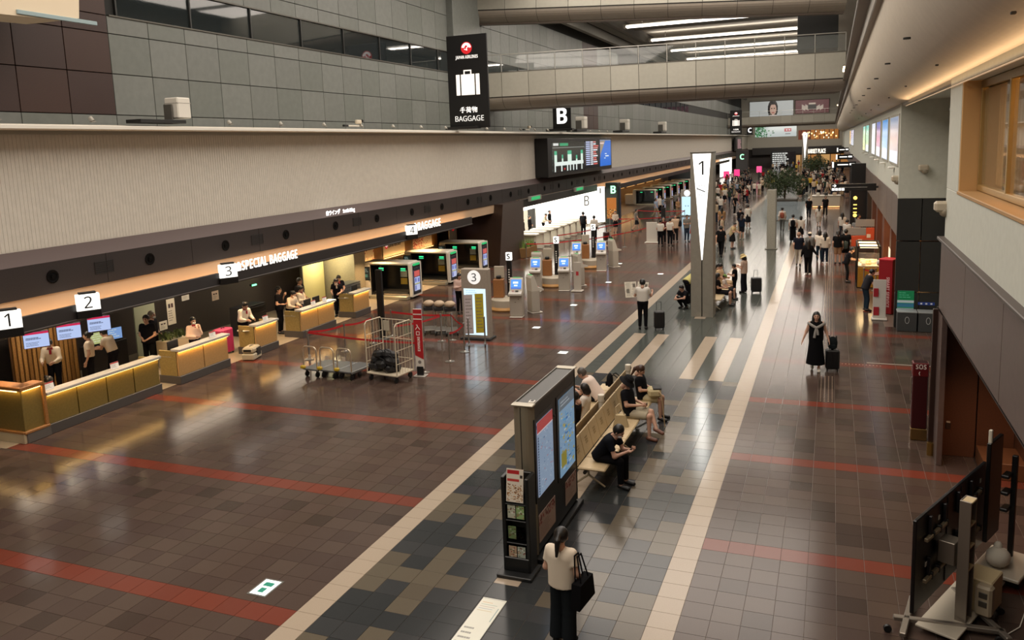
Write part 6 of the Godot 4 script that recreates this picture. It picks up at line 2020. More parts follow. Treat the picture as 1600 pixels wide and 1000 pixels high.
# ---------------------------------------------------------------- eastern objects
func build_east_things():
	# wheeled screen seen from behind
	var t := thing("wheeled_screen", "big flat screen on a steel wheeled stand, seen from behind", "screen stand", V(1.5, 0, -11.5), deg_to_rad(64.4))
	var al := mt("8d857a", .35, .7)
	bx(t, "screen_back", V(2.6, 1.26, .05), V(.35, .98, -.03), mt("0b0b0c", .3), .01)
	for k in 2:
		bx(t, "screen_seam", V(.012, 1.2, .01), V(.35 + (k - .5) * .5, .98, .0), mt("1c1c1e", .4), .002)
	for r in [.72, 1.28]:
		for k in 2:
			for q in 3:
				bx(t, "mount_rail", V(.2, .05, .05), V(-.62 + .24 * q + 1.35 * k, r + .0 * q, .03), mt("a8997e", .35, .6), .008)
				bx(t, "mount_clip", V(.05, .1, .06), V(-.5 + .24 * q + 1.35 * k, r, .03), mt("1a1a1b", .4), .008)
		for q in 4: bx(t, "mount_hook", V(.05, .3, .04), V(-.55 + .5 * q, r + .12, .02), mt("17171a", .4), .006)
	for q in 6: bx(t, "white_label", V(.05, .06, .006), V(-.6 + .4 * q, .9 + .5 * (q % 2), .0), mt("c9c4b8", .5), .001)
	bx(t, "post_web", V(.2, 1.68, .02), V(-.2, .92, .28), al, .004)
	for s in [-1, 1]: bx(t, "post_flange", V(.02, 1.68, .14), V(-.2 + s * .1, .92, .34), al, .004)
	for k in 4: bx(t, "post_rung", V(.2, .03, .14), V(-.2, 1.74 - .3 * k, .34), mt("c9b48c", .45), .006)
	bx(t, "post_bracket", V(.24, .3, .2), V(-.2, 1.0, .14), al, .006)
	bx(t, "base_plate", V(1.9, .03, .5), V(.2, .1, .2), mt("b0a796", .4), .006)
	bx(t, "foot_bar", V(.08, .06, 1.3), V(-.45, .1, .25), al, .01, .5)
	bx(t, "foot_bar", V(.08, .06, 1.2), V(.1, .1, .45), al, .01, -.7)
	bx(t, "foot_bar", V(1.0, .06, .08), V(-.6, .1, -.2), al, .01, .25)
	for q in [[-.99, -.3], [.42, .6], [-.3, .8], [1.3, .3]]:
		var m := MB.new()
		m.cyl(V(-.02, 0, 0), V(.02, 0, 0), .05, .05, 12)
		part(t, "caster", m.done(), mt("121212", .5), V(q[0], .05, q[1]), .6)
	t = thing("computer_case", "cream computer case standing on the screen stand", "computer", V(1.5, .12, -11.5), deg_to_rad(64.4))
	bx(t, "case", V(.44, .46, .34), V(.28, .23, .42), mt("b3a17c", .5), .015)
	bx(t, "front_unit", V(.16, .42, .2), V(.02, .23, .52), mt("9c8f78", .5), .03)
	for k in 2: bx(t, "vent", V(.012, .08, .1), V(-.062, .2 + .12 * k, .52), mt("3a352c", .5), .004)
	t = thing("side_screen_stand", "black slim screen mast with wall mount and white bag at the alcove edge", "screen stand", V(1.5, 0, -11.5), deg_to_rad(64.4))
	bx(t, "mast", V(.07, 1.75, .07), V(1.72, .9, .34), mt("0e0e0f", .4), .006)
	bx(t, "screen_edge", V(.55, 1.5, .06), V(1.62, 1.25, .1), mt("0b0b0c", .3), .01)
	for k in 3: bx(t, "mount_arm", V(.22, .05, .1), V(1.6, 1.0 + .25 * k, .28), mt("161617", .4), .01)
	bx(t, "tip_lamp", V(.05, .28, .05), V(1.4, 2.05, .1), mt("c9c2b0", .4), .01)
	bx(t, "base_plate", V(.9, .05, .6), V(1.45, .22, .35), mt("b0a796", .4), .01)
	bx(t, "base_box", V(.5, .2, .4), V(1.5, .1, .4), mt("151414", .5), .01)
	t = thing("white_bag", "white sack slumped on the base of the black screen mast", "bag", V(1.5, .25, -11.5), deg_to_rad(64.4))
	var mb := MB.new()
	mb.ball(V(1.3, .12, .3), V(.2, .14, .16), 8, 12); mb.bev(V(1.3, .1, .3), V(.3, .2, .24), .06); mb.ball(V(1.36, .24, .28), V(.07, .09, .06), 6, 8)
	part(t, "sack", mb.done(), mt("cfc8b8", .8))
	# cables
	t = thing("floor_cable", "thin pale cable looped on the floor by the screen stand", "cable", V(0, 0, 0))
	mb = MB.new()
	mb.tube([V(2.05, .012, -11.3), V(2.2, .012, -11.1), V(2.4, .012, -11.35), V(2.55, .012, -11.8), V(2.9, .012, -12.2), V(3.2, .012, -12.9)], .008, 6)
	part(t, "cord", mb.done(), mt("c9c2b4", .5))
	# emergency post
	t = thing("emergency_post", "dark red SOS telephone post at the alcove corner", "post", V(1.82, 0, -18.35))
	bx(t, "body", V(.3, 1.42, .26), V(0, .97, 0), mt("3a0f12", .35), .02)
	bx(t, "top_panel", V(.31, .3, .27), V(0, 1.53, 0), mt("5a0d12", .4), .02)
	text(t, "word", "SOS", .1, mt("d8c9c0", .5), V(0, 1.6, .137), 0, true, .004, .2)
	var hs := MB.new()
	hs.tube([V(-.02, 1.5, .137), V(-.035, 1.46, .137), V(-.02, 1.42, .137)], .008, 6)
	part(t, "handset_mark", hs.done(), mt("d8c9c0", .5))
	bx(t, "bronze_foot", V(.31, .26, .27), V(0, .13, 0), mt("9a7a4c", .25, .85), .015)
	bx(t, "side_rail", V(.02, .5, .03), V(-.17, 1.1, .05), mt("b0a894", .3, .8), .006)
	# by the black pier
	t = thing("green_notice", "green and white notice on the black pier", "notice", V(2.38, .86, -29.28))
	var im := blank(32, 48, "1f8a52")
	lines(im, Rect2i(3, 4, 26, 14), 5, "5fc48e", 2); rr(im, 0, 22, 32, 6, "cfd8d0"); rr(im, 0, 29, 32, 9, "3f7f98"); rr(im, 0, 40, 32, 8, "9fb0ac")
	sheet_on(t, "print", .5, .7, lit(im, .35), V(0, .05, 0))
	t = thing("blue_notice", "small blue strip sign on the black pier", "notice", V(3.0, .84, -29.28))
	bx(t, "strip", V(.5, .1, .02), V(0, 0, 0), mt("25408f", .5), .004)
	for k in 3: bx(t, "white_mark", V(.06, .05, .006), V(-.15 + .15 * k, 0, .012), mt("d9dce8", .5), .002)
	for k in 2:
		t = thing("recycling_bin", ["dark recycling bin under the green notice", "dark recycling bin under the blue strip"][k], "bin", V(2.4 + .62 * k, 0, -28.95), 0, "bins by the black pier")
		bx(t, "body", V(.58, .62, .5), V(0, .31, 0), mt("3a3c3d", .45), .015)
		bx(t, "top", V(.6, .04, .52), V(0, .64, 0), mt("8c9090", .4), .01)
		var rg := MB.new()
		for q in 12:
			var a := TAU * q / 12
			var b := TAU * (q + 1) / 12
			rg.cyl(V(cos(a) * .06, .38 + sin(a) * .11, .254), V(cos(b) * .06, .38 + sin(b) * .11, .254), .008, .008, 6)
		part(t, "ring_mark", rg.done(), mt("b0b4b4", .4))
	for q in [[V(2.75, 5.3, -29.15), "white dome camera on the pale cross wall above the black pier"], [V(2.0, 4.95, -29.6), "beige camera at the lower corner of the light boxes"], [V(2.0, 5.0, -17.4), "beige dome camera under the pale wall corner"]]:
		t = thing("wall_camera", q[1], "camera", q[0])
		bx(t, "housing", V(.3, .2, .26), V(0, 0, 0), mt("b5aa96", .5), .04)
		var dm := MB.new()
		dm.ball(V(.04, -.1, .04), V(.11, .1, .11), 6, 12)
		part(t, "dome", dm.done(), mt("8f8674", .4))
		bx(t, "lens", V(.06, .05, .06), V(.05, -.17, .06), mt("121212", .3), .01)
	t = thing("sensor_dome", "small dark sensor high on the pale wall", "sensor", V(2.15, 6.75, -17.6))
	bx(t, "plate", V(.08, .03, .16), V(0, 0, 0), mt("1a1a1a", .5), .01)
	var dm2 := MB.new()
	dm2.ball(V(-.02, .08, 0), V(.07, .06, .07), 6, 10)
	part(t, "dome", dm2.done(), mt("8c8c88", .4))
	# light boxes on the pale wall
	var zs := [[-30.2, -34.4], [-35.8, -39.6], [-41.2, -44.6], [-46.0, -49.6], [-54.0, -58.2], [-59.5, -63.5], [-92.0, -97.0], [-99.0, -104.0], [-106.0, -111.0]]
	var pals := [["7f8fa8", "d8b4a8", "e8ecf2"], ["3f86c8", "8fb8e0", "eef2f8"], ["4a62b0", "c06a8a", "eef0f6"], ["cfd6e6", "e6e8f0", "f2f4f8"], ["5fc0b8", "a8dca8", "f0eaa0"], ["7fd0c8", "b8e0a0", "f0e090"], ["a8b4d8", "c8cfe6", "e8ecf4"], ["8f9fd0", "d0c8e0", "eceef6"], ["d8a860", "e0b878", "f0d8a8"]]
	for k in zs.size():
		var l: float = zs[k][0] - zs[k][1]
		t = thing("light_box", "tall lit picture panel on the pale wall, %s from the viewer" % ["first", "second", "third", "fourth", "fifth", "sixth", "seventh", "eighth", "ninth"][k], "light box", V(2.08, 6.2, (zs[k][0] + zs[k][1]) / 2), -PI / 2, "light boxes on the pale wall")
		var g := blank(16, 64, "ffffff")
		for y in 64:
			var u := y / 63.0
			var cc := Color(pals[k][0]).lerp(Color(pals[k][1]), minf(u * 2, 1)) if u < .5 else Color(pals[k][1]).lerp(Color(pals[k][2]), (u - .5) * 2)
			if u > .74 and k < 5: cc = Color("eef1f6")
			g.fill_rect(Rect2i(0, y, 16, 1), cc)
		bx(t, "frame", V(l, 1.78, .1), V(0, 0, -.03), mt("a8a598", .5), .02)
		sheet_on(t, "lamp_picture", l - .2, 1.6, lit(g, .95), V(0, 0, .022))
		bx(t, "lower_lamp", V(.5, .06, .2), V(0, -.98, .08), mt("d9d6cc", .5), .02)
	# hanging direction signs
	for q in [[-42.2, 3.96, .34, 2.0, "black hanging direction sign with arrow and four white symbols"], [-78.0, 3.9, .5, 1.95, "second black hanging sign with a white strip, farther along"], [-90.0, 4.3, .5, 1.6, "third black hanging sign with yellow mark"], [-112.0, 4.7, .5, 1.4, "farthest black hanging sign over the crowd"]]:
		t = thing("hanging_sign", q[4], "sign", V(2.0 - q[3] / 2, q[1], q[0]), 0, "black hanging signs on the east side")
		bx(t, "board", V(q[3], q[2], .14), V(0, 0, 0), mt("0a0a0b", .35), .01)
		bx(t, "wall_arm", V(.3, .1, .1), V(q[3] / 2 + .1, 0, 0), mt("2a2827", .4), .01)
		var wl := glow("f6f6f2", 1.1)
		if q[0] > -50:
			for k in 4: bx(t, "white_symbol", V(.12, .12, .01), V(-.9 + .145 * k, -.09, .072), wl, .004)
			var ar := MB.new()
			ar.stroke([Vector2(-.07, 0), Vector2(.06, 0)], .03, .01); ar.stroke([Vector2(.01, .055), Vector2(.065, 0), Vector2(.01, -.055)], .03, .01)
			part(t, "arrow", ar.done(), wl, V(-.85, .08, .071))
			bx(t, "grey_line", V(1.2, .02, .008), V(.0, .0, .072), mt("8f8f8c", .5), .002)
		else:
			bx(t, "white_end", V(.14, q[2], .16), V(-q[3] / 2 + .07, 0, 0), wl, .01)
			bx(t, "white_strip", V(q[3] * .45, .1, .01), V(-.1, .0, .072), wl, .004)
			bx(t, "white_strip", V(q[3] * .22, .16, .01), V(q[3] * .34, .02, .072), wl, .004)
	# shop sign with yellow circles and letters, black screen wall
	t = thing("shop_sign_board", "dark upright shop board with yellow glowing characters", "sign", V(1.75, 0, -58.0))
	bx(t, "board", V(1.1, 4.6, .3), V(0, 2.3, 0), mt("161414", .4), .02)
	for k in 3: 
		var cr := MB.new()
		cr.cyl(V(0, 0, 0), V(0, 0, .03), .17 if k == 0 else .12, .17 if k == 0 else .12, 16)
		part(t, "yellow_disc", cr.done(), glow("ffd23c", 1.6), V(-.25, [3.0, 2.35, 1.2][k], .15))
	for k in 3: bx(t, "yellow_stroke", V(.22, .07, .03), V(-.25, 1.9 - .25 * k, .16), glow("ffd23c", 1.6), .01)
	# stalls
	t = thing("glass_stall", "glass-topped stall with mustard front and black posts", "stall", V(1.55, 0, -37.2))
	bx(t, "mustard_front", V(.85, .85, .06), V(0, .45, .35), grain("a8791f", .5, .05, .9), .01)
	bx(t, "cabinet", V(.85, .85, 2.2), V(0, .45, -.8), mt("8a6a2c", .5), .01)
	bx(t, "display_bed", V(.85, .04, 2.2), V(0, .92, -.8), mt("e6dcc4", .5), .006)
	for a in [-1, 1]:
		for b in [.3, -.8, -1.9]: bx(t, "post", V(.05, 1.75, .05), V(a * .44, .88, b), mt("17120f", .4), .006)
	for b in [.3, -.8, -1.9]: bx(t, "top_rail", V(.93, .05, .05), V(0, 1.75, b), mt("17120f", .4), .006)
	for a in [-1, 1]: bx(t, "top_rail", V(.05, .05, 2.2), V(a * .44, 1.75, -.8), mt("17120f", .4), .006)
	bx(t, "pane", V(.8, .55, .01), V(0, 1.22, .32), pane("f0e8d8", .1), 0)
	bx(t, "lamp_strip", V(.7, .03, 2.0), V(0, 1.7, -.8), glow("ffdca0", 3.0), .006)
	area(V(1.55, 1.67, -38.0), V(0, -1, 0), V(0, 0, 1), .7, 2.0, "ffd79a", 2.0)
	for k in 7:
		var c := thing("wrapped_cake", "pale wrapped goods on the glass stall, %s from the front" % ["first", "second", "third", "fourth", "fifth", "sixth", "seventh"][k], "goods", V(1.35 + .2 * (k % 3), .945, -37.05 - .22 * k), k * .7, "wrapped goods on the stall")
		bx(c, "wrapper", V(.16, .1, .2), V(0, .05, 0), mt(["efe2c4", "e6cf9c", "f4ead6"][k % 3], .5), .02)
	belts([V(1.35, 0, -36.3), V(1.8, 0, -36.25)], "before the mustard stall")
	for k in 2:
		t = thing("orange_stall", ["orange and grey stall behind the glass stall", "taller orange panel stall farther along the shops"][k], "stall", V([1.25, 1.75][k], 0, [-45.8, -48.2][k]))
		bx(t, "counter", V(.95, .7, 1.4), V(0, .35, 0), mt("3a2a22", .5), .01)
		bx(t, "orange_panel", V(.95, .55 if k == 0 else .9, .06), V(0, 1.0, .6), mt("c8502a", .5), .01)
		bx(t, "grey_top", V(.95, .4, .05), V(0, 1.5 + .2 * k, .6), mt("8f8880", .5), .01)
		bx(t, "white_mark", V(.2, .2, .01), V(.2, 1.0, .64), mt("e6d2b8", .5), .02)
	t = thing("red_promotion_stand", "red upright promotion stand with white lettering beside the black pier", "stand", V(2.0, 0, -31.7), -.5)
	bx(t, "panel", V(.5, 1.95, .5), V(0, .98, 0), mt("8f0f1c", .45), .015)
	bx(t, "bright_top", V(.52, .06, .52), V(0, 1.97, 0), mt("d02a38", .4), .01)
	var vt := text(t, "word", "SMART SERVICE", .11, mt("e0b8b8", .5), V(-.26, .8, .1), -PI / 2, true, .004, 1.1)
	vt.rotation = V(0, -PI / 2, -PI / 2)
	var vt2 := text(t, "word", "SMART SERVICE", .11, mt("e0b8b8", .5), V(.1, .8, .255), 0, true, .004, 1.1)
	vt2.rotation.z = -PI / 2
	t = thing("white_promotion_stand", "white leaning panel stand with red patch in front of the red stand", "stand", V(1.66, 0, -30.5))
	var lp := bx(t, "panel", V(.42, 1.35, .05), V(0, .72, -.05), mt("bdb8b0", .5), .01)
	lp.rotation.x = -.12
	bx(t, "red_patch", V(.16, .3, .012), V(-.12, .95, -.0), mt("a01c2a", .5), .004)
	bx(t, "red_patch", V(.18, .3, .012), V(-.1, .3, .06), mt("a01c2a", .5), .004)
	bx(t, "base", V(.5, .05, .45), V(0, .03, 0), mt("c9c4bb", .5), .01)
	t = thing("lit_poster", "glowing cream poster on the shop pier", "poster", V(2.15, 1.6, -33.4), -PI / 2)
	sheet_on(t, "lamp_print", .9, 1.1, glow("e8c898", .9), V(0, 0, .04))
	# shop goods, warm
	for k in 18:
		rng.seed = 300 + k
		t = thing("shop_shelf_goods", "warm-lit shelf of packaged goods deep in the shop row, %s bay" % ["first", "second", "third", "fourth", "fifth", "sixth", "seventh", "eighth", "ninth", "tenth", "eleventh", "twelfth", "thirteenth", "fourteenth", "fifteenth", "sixteenth", "seventeenth", "eighteenth"][k], "shelf", V(3.4, 0, -33.0 - 4.6 * k), 0, "shelves in the shops")
		bx(t, "rack", V(.5, 1.9, 2.6), V(0, .95, 0), mt("5a3c26", .6), .01)
		for r in 4:
			for q in 6: bx(t, "packet", V(.1, .22, .3), V(-.28, .35 + .42 * r, -1.1 + .43 * q), mt(["b5843c", "c9a46a", "8a3a28", "d8c4a0", "5a6a3c"][(q + r * 2 + k) % 5], .6), .01)
	for k in 5: area(V(3.0, 2.92, -36.0 - 9.0 * k), V(-.2, -1, 0), V(0, 0, 1), .6, 7, "ffbd78", 7.0)
	area(V(2.6, 2.92, -95), V(-.4, -1, 0), V(0, 0, 1), .6, 36, "ffbd78", 16.0)
	area(V(1.99, 7.22, -10.5), V(-.9, 1, 0), V(0, 0, 1), .05, 33, "ffd2a0", 7.0)
	var cv := thing("soffit_cove_strip", "warm cove strip along the top of the pale wall under the gallery", "strip light", V(2.02, 7.22, -10.5))
	bx(cv, "lamp_strip", V(.03, .015, 33), V(0, 0, 0), glow("ffc488", .25), .006)
	# alcove and window lamps
	spot(V(2.95, 2.9, -15.2), V(2.7, 0, -15.5), "ffc898", 2.6, 60, .1)
	t = thing("alcove_downlight", "small downlight in the brown alcove ceiling", "downlight", V(2.95, 2.95, -15.2))
	bx(t, "lens", V(.12, .02, .12), V(0, 0, 0), glow("ffc890", 5.0), .006)
	area(V(3.6, 7.3, -11), V(-.3, -1, 0), V(0, 0, 1), 1.0, 8, "ffba62", 16.0)
	rng.seed = 9
	for k in 8:
		t = thing("shop_window_goods", "stacked colourful goods behind the upper shop window, %s stack" % ["first", "second", "third", "fourth", "fifth", "sixth", "seventh", "eighth"][k], "goods", V(3.6 + .3 * (k % 2), 5.45, -13.3 + .8 * k), 0, "goods behind the upper window")
		for r in 7: bx(t, "box", V(.4, .17, .5), V(rng.randf_range(-.05, .05), .1 + .19 * r, rng.randf_range(-.05, .05)), mt(["6a5a4a", "9a8a7a", "5a3a2a", "a89a8c", "3a3f46", "b06a3c"][rng.randi() % 6], .5), .015, rng.randf_range(-.2, .2))

func build_far_end():
	var im := blank(128, 40, "c9cbc6")
	for y in 40:
		for x in range(52, 86):
			var d := Vector2((x - 68) / 15.0, (y - 20) / 24.0)
			if d.length() < 1: im.set_pixel(x, y, Color("1c1716"))
			if Vector2((x - 69) / 9.5, (y - 21) / 15.0).length() < 1 and y > 8: im.set_pixel(x, y, Color("d8b09a"))
	rr(im, 63, 18, 4, 2, "2a1c18"); rr(im, 71, 18, 4, 2, "2a1c18"); rr(im, 66, 29, 7, 2, "b05a54"); rr(im, 58, 36, 22, 4, "e6d9cf")
	var t := thing("portrait_billboard", "pale billboard with a smiling dark-haired face above the far bridge", "billboard", V(-13.0, 13.1, -195.52))
	sheet_on(t, "print", 9.4, 3.4, lit(im, .55), V(0, 0, 0))
	bx(t, "frame", V(9.8, 3.7, .2), V(0, 0, -.12), mt("8a8780", .5), .02)
	var im2 := blank(96, 32, "5a1f26")
	for k in 12:
		rr(im2, 18 + k * 2, 10 + k % 5, 2, 12, "b9aa9a"); rr(im2, 56 + k * 2, 12 + (11 - k) % 5, 2, 10, "b9aa9a")
	rr(im2, 36, 11, 24, 12, "17100f"); rr(im2, 38, 7, 20, 4, "c9b8a4")
	t = thing("crest_billboard", "maroon billboard with a winged pale emblem next to the portrait billboard", "billboard", V(-4.3, 13.2, -195.52))
	sheet_on(t, "print", 7.0, 2.9, lit(im2, .6), V(0, 0, 0))
	bx(t, "frame", V(7.3, 3.1, .2), V(0, 0, -.12), mt("6a5f58", .5), .02)
	im = blank(96, 24, "cfd6d2")
	for k in 120: rr(im, int(absf(rng.randfn(0, 14))), rng.randi_range(0, 22), 3, 2, ["3f7a4c", "6fa878", "2f5f3c"][k % 3])
	rr(im, 68, 6, 16, 7, "b5303c"); rr(im, 72, 8, 3, 3, "e6e6e6"); rr(im, 78, 8, 3, 3, "e6e6e6"); rr(im, 70, 17, 12, 2, "8a8a8a")
	t = thing("green_billboard", "white billboard with green leaves and a red oval mark on the end wall", "billboard", V(-12.0, 8.0, -195.66))
	bx(t, "backing", V(9.1, 2.5, .1), V(0, 0, -.03), mt("b0aca2", .6), .01)
	sheet_on(t, "print", 9.0, 2.4, lit(im, .7), V(0, 0, .022))
	# market front
	t = thing("market_front", "dark market shop front with white lettering closing the far end", "shop front", V(-5.0, 0, -194.6))
	bx(t, "fascia", V(19, 1.6, .4), V(-2.5, 3.6, 0), mt("241f1d", .5), .02)
	text(t, "word", "MARKET PLACE", .95, glow("fff4e0", 1.6), V(1.75, 3.3, .22), 0, true, .04, 3.9)
	for k in 9: bx(t, "shop_bay", V(1.9, 2.5, .1), V(-6.6 + 2.05 * k, 1.3, -.2), glow(["c98a48", "b87a3c", "d8a868"][k % 3], .55, "8a6238"), .02)
	for k in 10: bx(t, "bay_pier", V(.16, 2.6, .3), V(-7.6 + 2.05 * k, 1.3, 0), mt("1c1614", .5), .01)
	t = thing("amber_restaurant_band", "amber-lit glazed band with an orange emblem above the market front", "shop front", V(-2.6, 7.0, -195.66))
	bx(t, "glow_panel_lamp", V(8.4, 2.1, .1), V(-.2, 0, 0), glow("a8682a", .7, "6a4420"), .02)
	for k in 9: bx(t, "mullion", V(.14, 2.1, .16), V(-3.9 + .98 * k, 0, .06), mt("2a1a10", .5), .01)
	rng.seed = 90
	for k in 30: bx(t, "lamp_point", V(.3, .3, .06), V(rng.randf_range(-3.6, 3.6), rng.randf_range(-.8, .8), .1), glow(["ffd890", "ffb860", "fff0c8"][k % 3], 1.6), .06)
	var dm := MB.new()
	dm.cyl(V(0, 0, 0), V(0, 0, .1), .55, .55, 16)
	part(t, "emblem_lamp", dm.done(), glow("ffe6c8", 1.8), V(-3.2, .1, .12))
	bx(t, "emblem_field", V(2.6, 2.1, .06), V(-3.2, 0, .09), mt("a84a1c", .5), .02)
	t = thing("black_menu_board", "black board of white lettering left of the market front", "board", V(-10.0, 1.8, -190.0))
	im = blank(64, 40, "101010")
	lines(im, Rect2i(4, 3, 56, 36), 5, "e6e6e0", 3, .95)
	sheet_on(t, "print", 5.2, 3.4, lit(im, .9), V(0, 0, 0))
	bx(t, "frame", V(5.4, 3.6, .2), V(0, 0, -.11), mt("0c0c0c", .5), .02)
	for q in [[-13.8, -118.0, "bright pink display stand in the far queue, nearer one", "e0447c"], [-13.0, -124.0, "bright pink display stand in the far queue, farther one", "e83c80"], [-10.8, -136.0, "bright pink display stand by the far white box", "f05088"]]:
		t = thing("pink_display", q[2], "display", V(q[0], 0, q[1]))
		bx(t, "lamp_face", V(.8, 1.0, .2), V(0, 1.6, 0), glow(q[3], .9, q[3]), .05)
		bx(t, "stand", V(.3, 1.2, .2), V(0, .6, 0), mt("2a2a2a", .5), .01)
	t = thing("white_letter_wall", "bright white wedge wall of the far hall C", "wall panel", V(-17.6, 0, -150.0))
	bx(t, "lamp_face", V(.2, 3.0, 16), V(0, 1.7, 0), glow("fffdf4", 1.3), .02)
	t = thing("letter_pillar", "distant dark pillar with a green letter C", "pillar", V(-15.8, 0, -160.0))
	bx(t, "body", V(2.2, 4.4, 1.2), V(0, 2.2, 0), mt("2a2624", .5), .02)
	text(t, "letter", "C", 1.0, glow("5fe39c", 1.8), V(0, 3.2, .62), 0, true, .02)
	t = thing("wine_red_curtain", "wine-red curtain panel beside the far queue", "panel", V(-17.0, 1.3, -112.5), PI / 2)
	bx(t, "cloth", V(7.5, 2.6, .1), V(0, 0, 0), mt("5f1c24", .8), .02)
	for k in 6: bx(t, "fold", V(.12, 2.6, .14), V(-3 + 1.2 * k, 0, 0), mt("541a20", .8), .05)
	# big lit flight board on the end of the bulkhead
	t = thing("far_flight_board", "distant black flight board on the end of the white bulkhead", "display", V(-17.6, 5.6, -170))
	im = blank(32, 24, "141416")
	lines(im, Rect2i(2, 2, 28, 20), 3, "c08a90", 2, .95)
	bx(t, "casing", V(.3, 2.6, 12), V(0, 0, 0), mt("121214", .4), .02)
	sheet_on(t, "screen", 8, 2.2, lit(im, .8), V(.16, 0, -1), PI / 2)
	area(V(-8, 9, -178), V(0, -.6, -1), V(0, 1, 0), 14, 1.5, "fff4e4", 60.0)

# ---------------------------------------------------------------- travellers
func build_people():
	# the woman in front
	person(V(-3.12, 0, -9.2), PI - .15, "woman in cream blouse and wide dark trousers walking away in the foreground", {"pose": "hold", "top": "out_short", "tc": "d8cbb8", "low": "wide", "lc": "1c2023", "hair": "tail", "h": 1.58})
	var t := thing("tote_bag", "large black tote hanging from the foreground woman's shoulder", "bag", V(-2.83, .66, -9.12), PI / 2 - .2)
	var m := MB.new()
	m.xf = Transform3D(Basis(), V(0, 0, -.06))
	m.prism(PackedVector2Array([Vector2(-.2, .0), Vector2(.22, .04), Vector2(.17, .34), Vector2(-.16, .32)]), .13)
	m.xf = Transform3D()
	part(t, "bag_body", m.done(), cloth("0e0e10"))
	for s in [-1, 1]:
		var st := MB.new()
		st.tube([V(-.1, .3, s * .04), V(-.05, .64, s * .02 - .05), V(.05, .64, s * .02 - .05), V(.11, .3, s * .04)], .011, 6)
		part(t, "strap", st.done(), cloth("0e0e10"))
	# seated around the near benches
	person(V(-3.98, 0, -14.25), PI / 2 - .15, "masked man in black leaning over his phone at the near end of the seats", {"pose": "lean", "top": "out_short", "tc": "14161c", "lc": "111114", "h": 1.74, "mask": true, "sc": "0e0e0e"})
	phone(V(-3.4, .76, -14.15), PI / 2, "black phone in the hands of the masked man on the near seat")
	person(V(-4.0, 0, -16.85), PI / 2 - .1, "man in dark hat, black shirt and sandals sitting cross-legged with a phone", {"pose": "cross", "top": "out_short", "tc": "17181c", "low": "shorts", "lc": "a39a86", "h": 1.74, "hat": "brim_hat", "hatc": "1d1d1f", "sc": "6a4434"})
	phone(V(-3.68, .77, -16.8), PI / 2, "dark phone held by the cross-legged man in the hat")
	person(V(-4.0, 0, -18.15), PI / 2 - .05, "woman in black top with a pony tail reading at the far end of the seats", {"pose": "sitread", "top": "out_short", "tc": "131316", "low": "shorts", "lc": "b5a988", "hair": "tail", "hc": "3a2318", "h": 1.62, "sc": "131316"})
	t = thing("straw_bag", "pale straw bag on the lap of the woman in black", "bag", V(-3.72, .6, -18.0), .3)
	bx(t, "body", V(.3, .2, .36), V(0, .1, 0), mt("b0a27c", .8), .05)
	bx(t, "dark_flap", V(.2, .04, .3), V(.06, .2, 0), mt("1a1a1c", .7), .01)
	t = thing("canvas_tote", "cream canvas tote with long straps on the seat beside the hatted man", "bag", V(-4.06, .465, -16.15), .2)
	m = MB.new()
	m.prism(PackedVector2Array([Vector2(-.17, 0), Vector2(.17, 0), Vector2(.1, .26), Vector2(-.1, .26)]), .12)
	part(t, "bag_body", m.done(), cloth("b3a383"), V(0, 0, -.06))
	m = MB.new()
	m.tube([V(-.08, .25, 0), V(-.1, .42, 0), V(-.02, .5, 0), V(.08, .25, 0)], .012, 6)
	part(t, "strap", m.done(), cloth("c2b294"))
	t = thing("cane", "pale wooden walking cane leaning between the two seated travellers", "cane", V(-3.4, 0, -17.6), -.6)
	m = MB.new()
	m.tube([V(0, .01, 0), V(-.1, .75, 0), V(-.16, .8, 0), V(-.2, .74, 0)], .013, 8)
	part(t, "shaft", m.done(), mt("a58e6c", .5))
	person(V(-5.0, 0, -17.75), -PI / 2, "grey-haired man in white shirt bent forward on the seats facing the desks", {"pose": "lean", "top": "out_short", "tc": "d8c8be", "lc": "1a1a1d", "h": 1.76, "hc": "4a443e"})
	person(V(-5.0, 0, -16.45), -PI / 2, "dark-haired person in pale top seated behind the white charging post", {"pose": "sit", "top": "out_short", "tc": "cfc6ba", "lc": "1a1a1d", "hair": "bob", "h": 1.6})
	person(V(-5.0, 0, -15.7), -PI / 2, "person in black seated just behind the directory board", {"pose": "sitphone", "top": "out_short", "tc": "121214", "lc": "121214", "h": 1.66})
	backpack(V(-4.93, .72, -18.6), PI / 2, "17171a", "black backpack on the seat behind the white-shirted man", .8)
	# by the zebra bars
	person(V(-6.0, 0, -27.25), PI + .1, "man in white shirt and black trousers reading an open newspaper", {"pose": "news", "top": "in_short", "tc": "cfcac2", "lc": "101013", "h": 1.75})
	t = thing("newspaper", "open newspaper held out by the man in the white shirt", "newspaper", V(-6.3, 1.2, -27.64), PI + .1)
	var im := blank(64, 44, "cfc9ba")
	rr(im, 31, 0, 2, 44, "a9a394"); lines(im, Rect2i(3, 3, 26, 38), 2, "8f897d", 1, .95); lines(im, Rect2i(36, 3, 26, 38), 2, "8f897d", 1, .95); rr(im, 6, 6, 14, 10, "5f5a52"); rr(im, 40, 20, 16, 12, "6a655c")
	for s in [-1, 1]:
		var sh := part(t, "page", sheet(.42, .56, .003), printed(im), V(s * .2, .12, .0), s * .35)
		sh.rotation.x = .35
	suitcase(V(-5.44, 0, -27.3), .3, V(.36, .66, .25), "121214", "black cabin suitcase beside the newspaper reader")
	# walking towards us with a suitcase
	person(V(-.3, 0, -23.3), .05, "long-haired woman in a long black dress with grey sweater over her shoulders", {"pose": "pull", "top": "out_vest", "tc": "0f0f11", "low": "dress", "lc": "0e0e10", "hair": "long", "h": 1.64, "sc": "c9c0b4"})
	t = thing("tied_sweater", "pale grey sweater tied round the long-haired woman's shoulders", "sweater", V(-.3, 1.26, -23.3), .05)
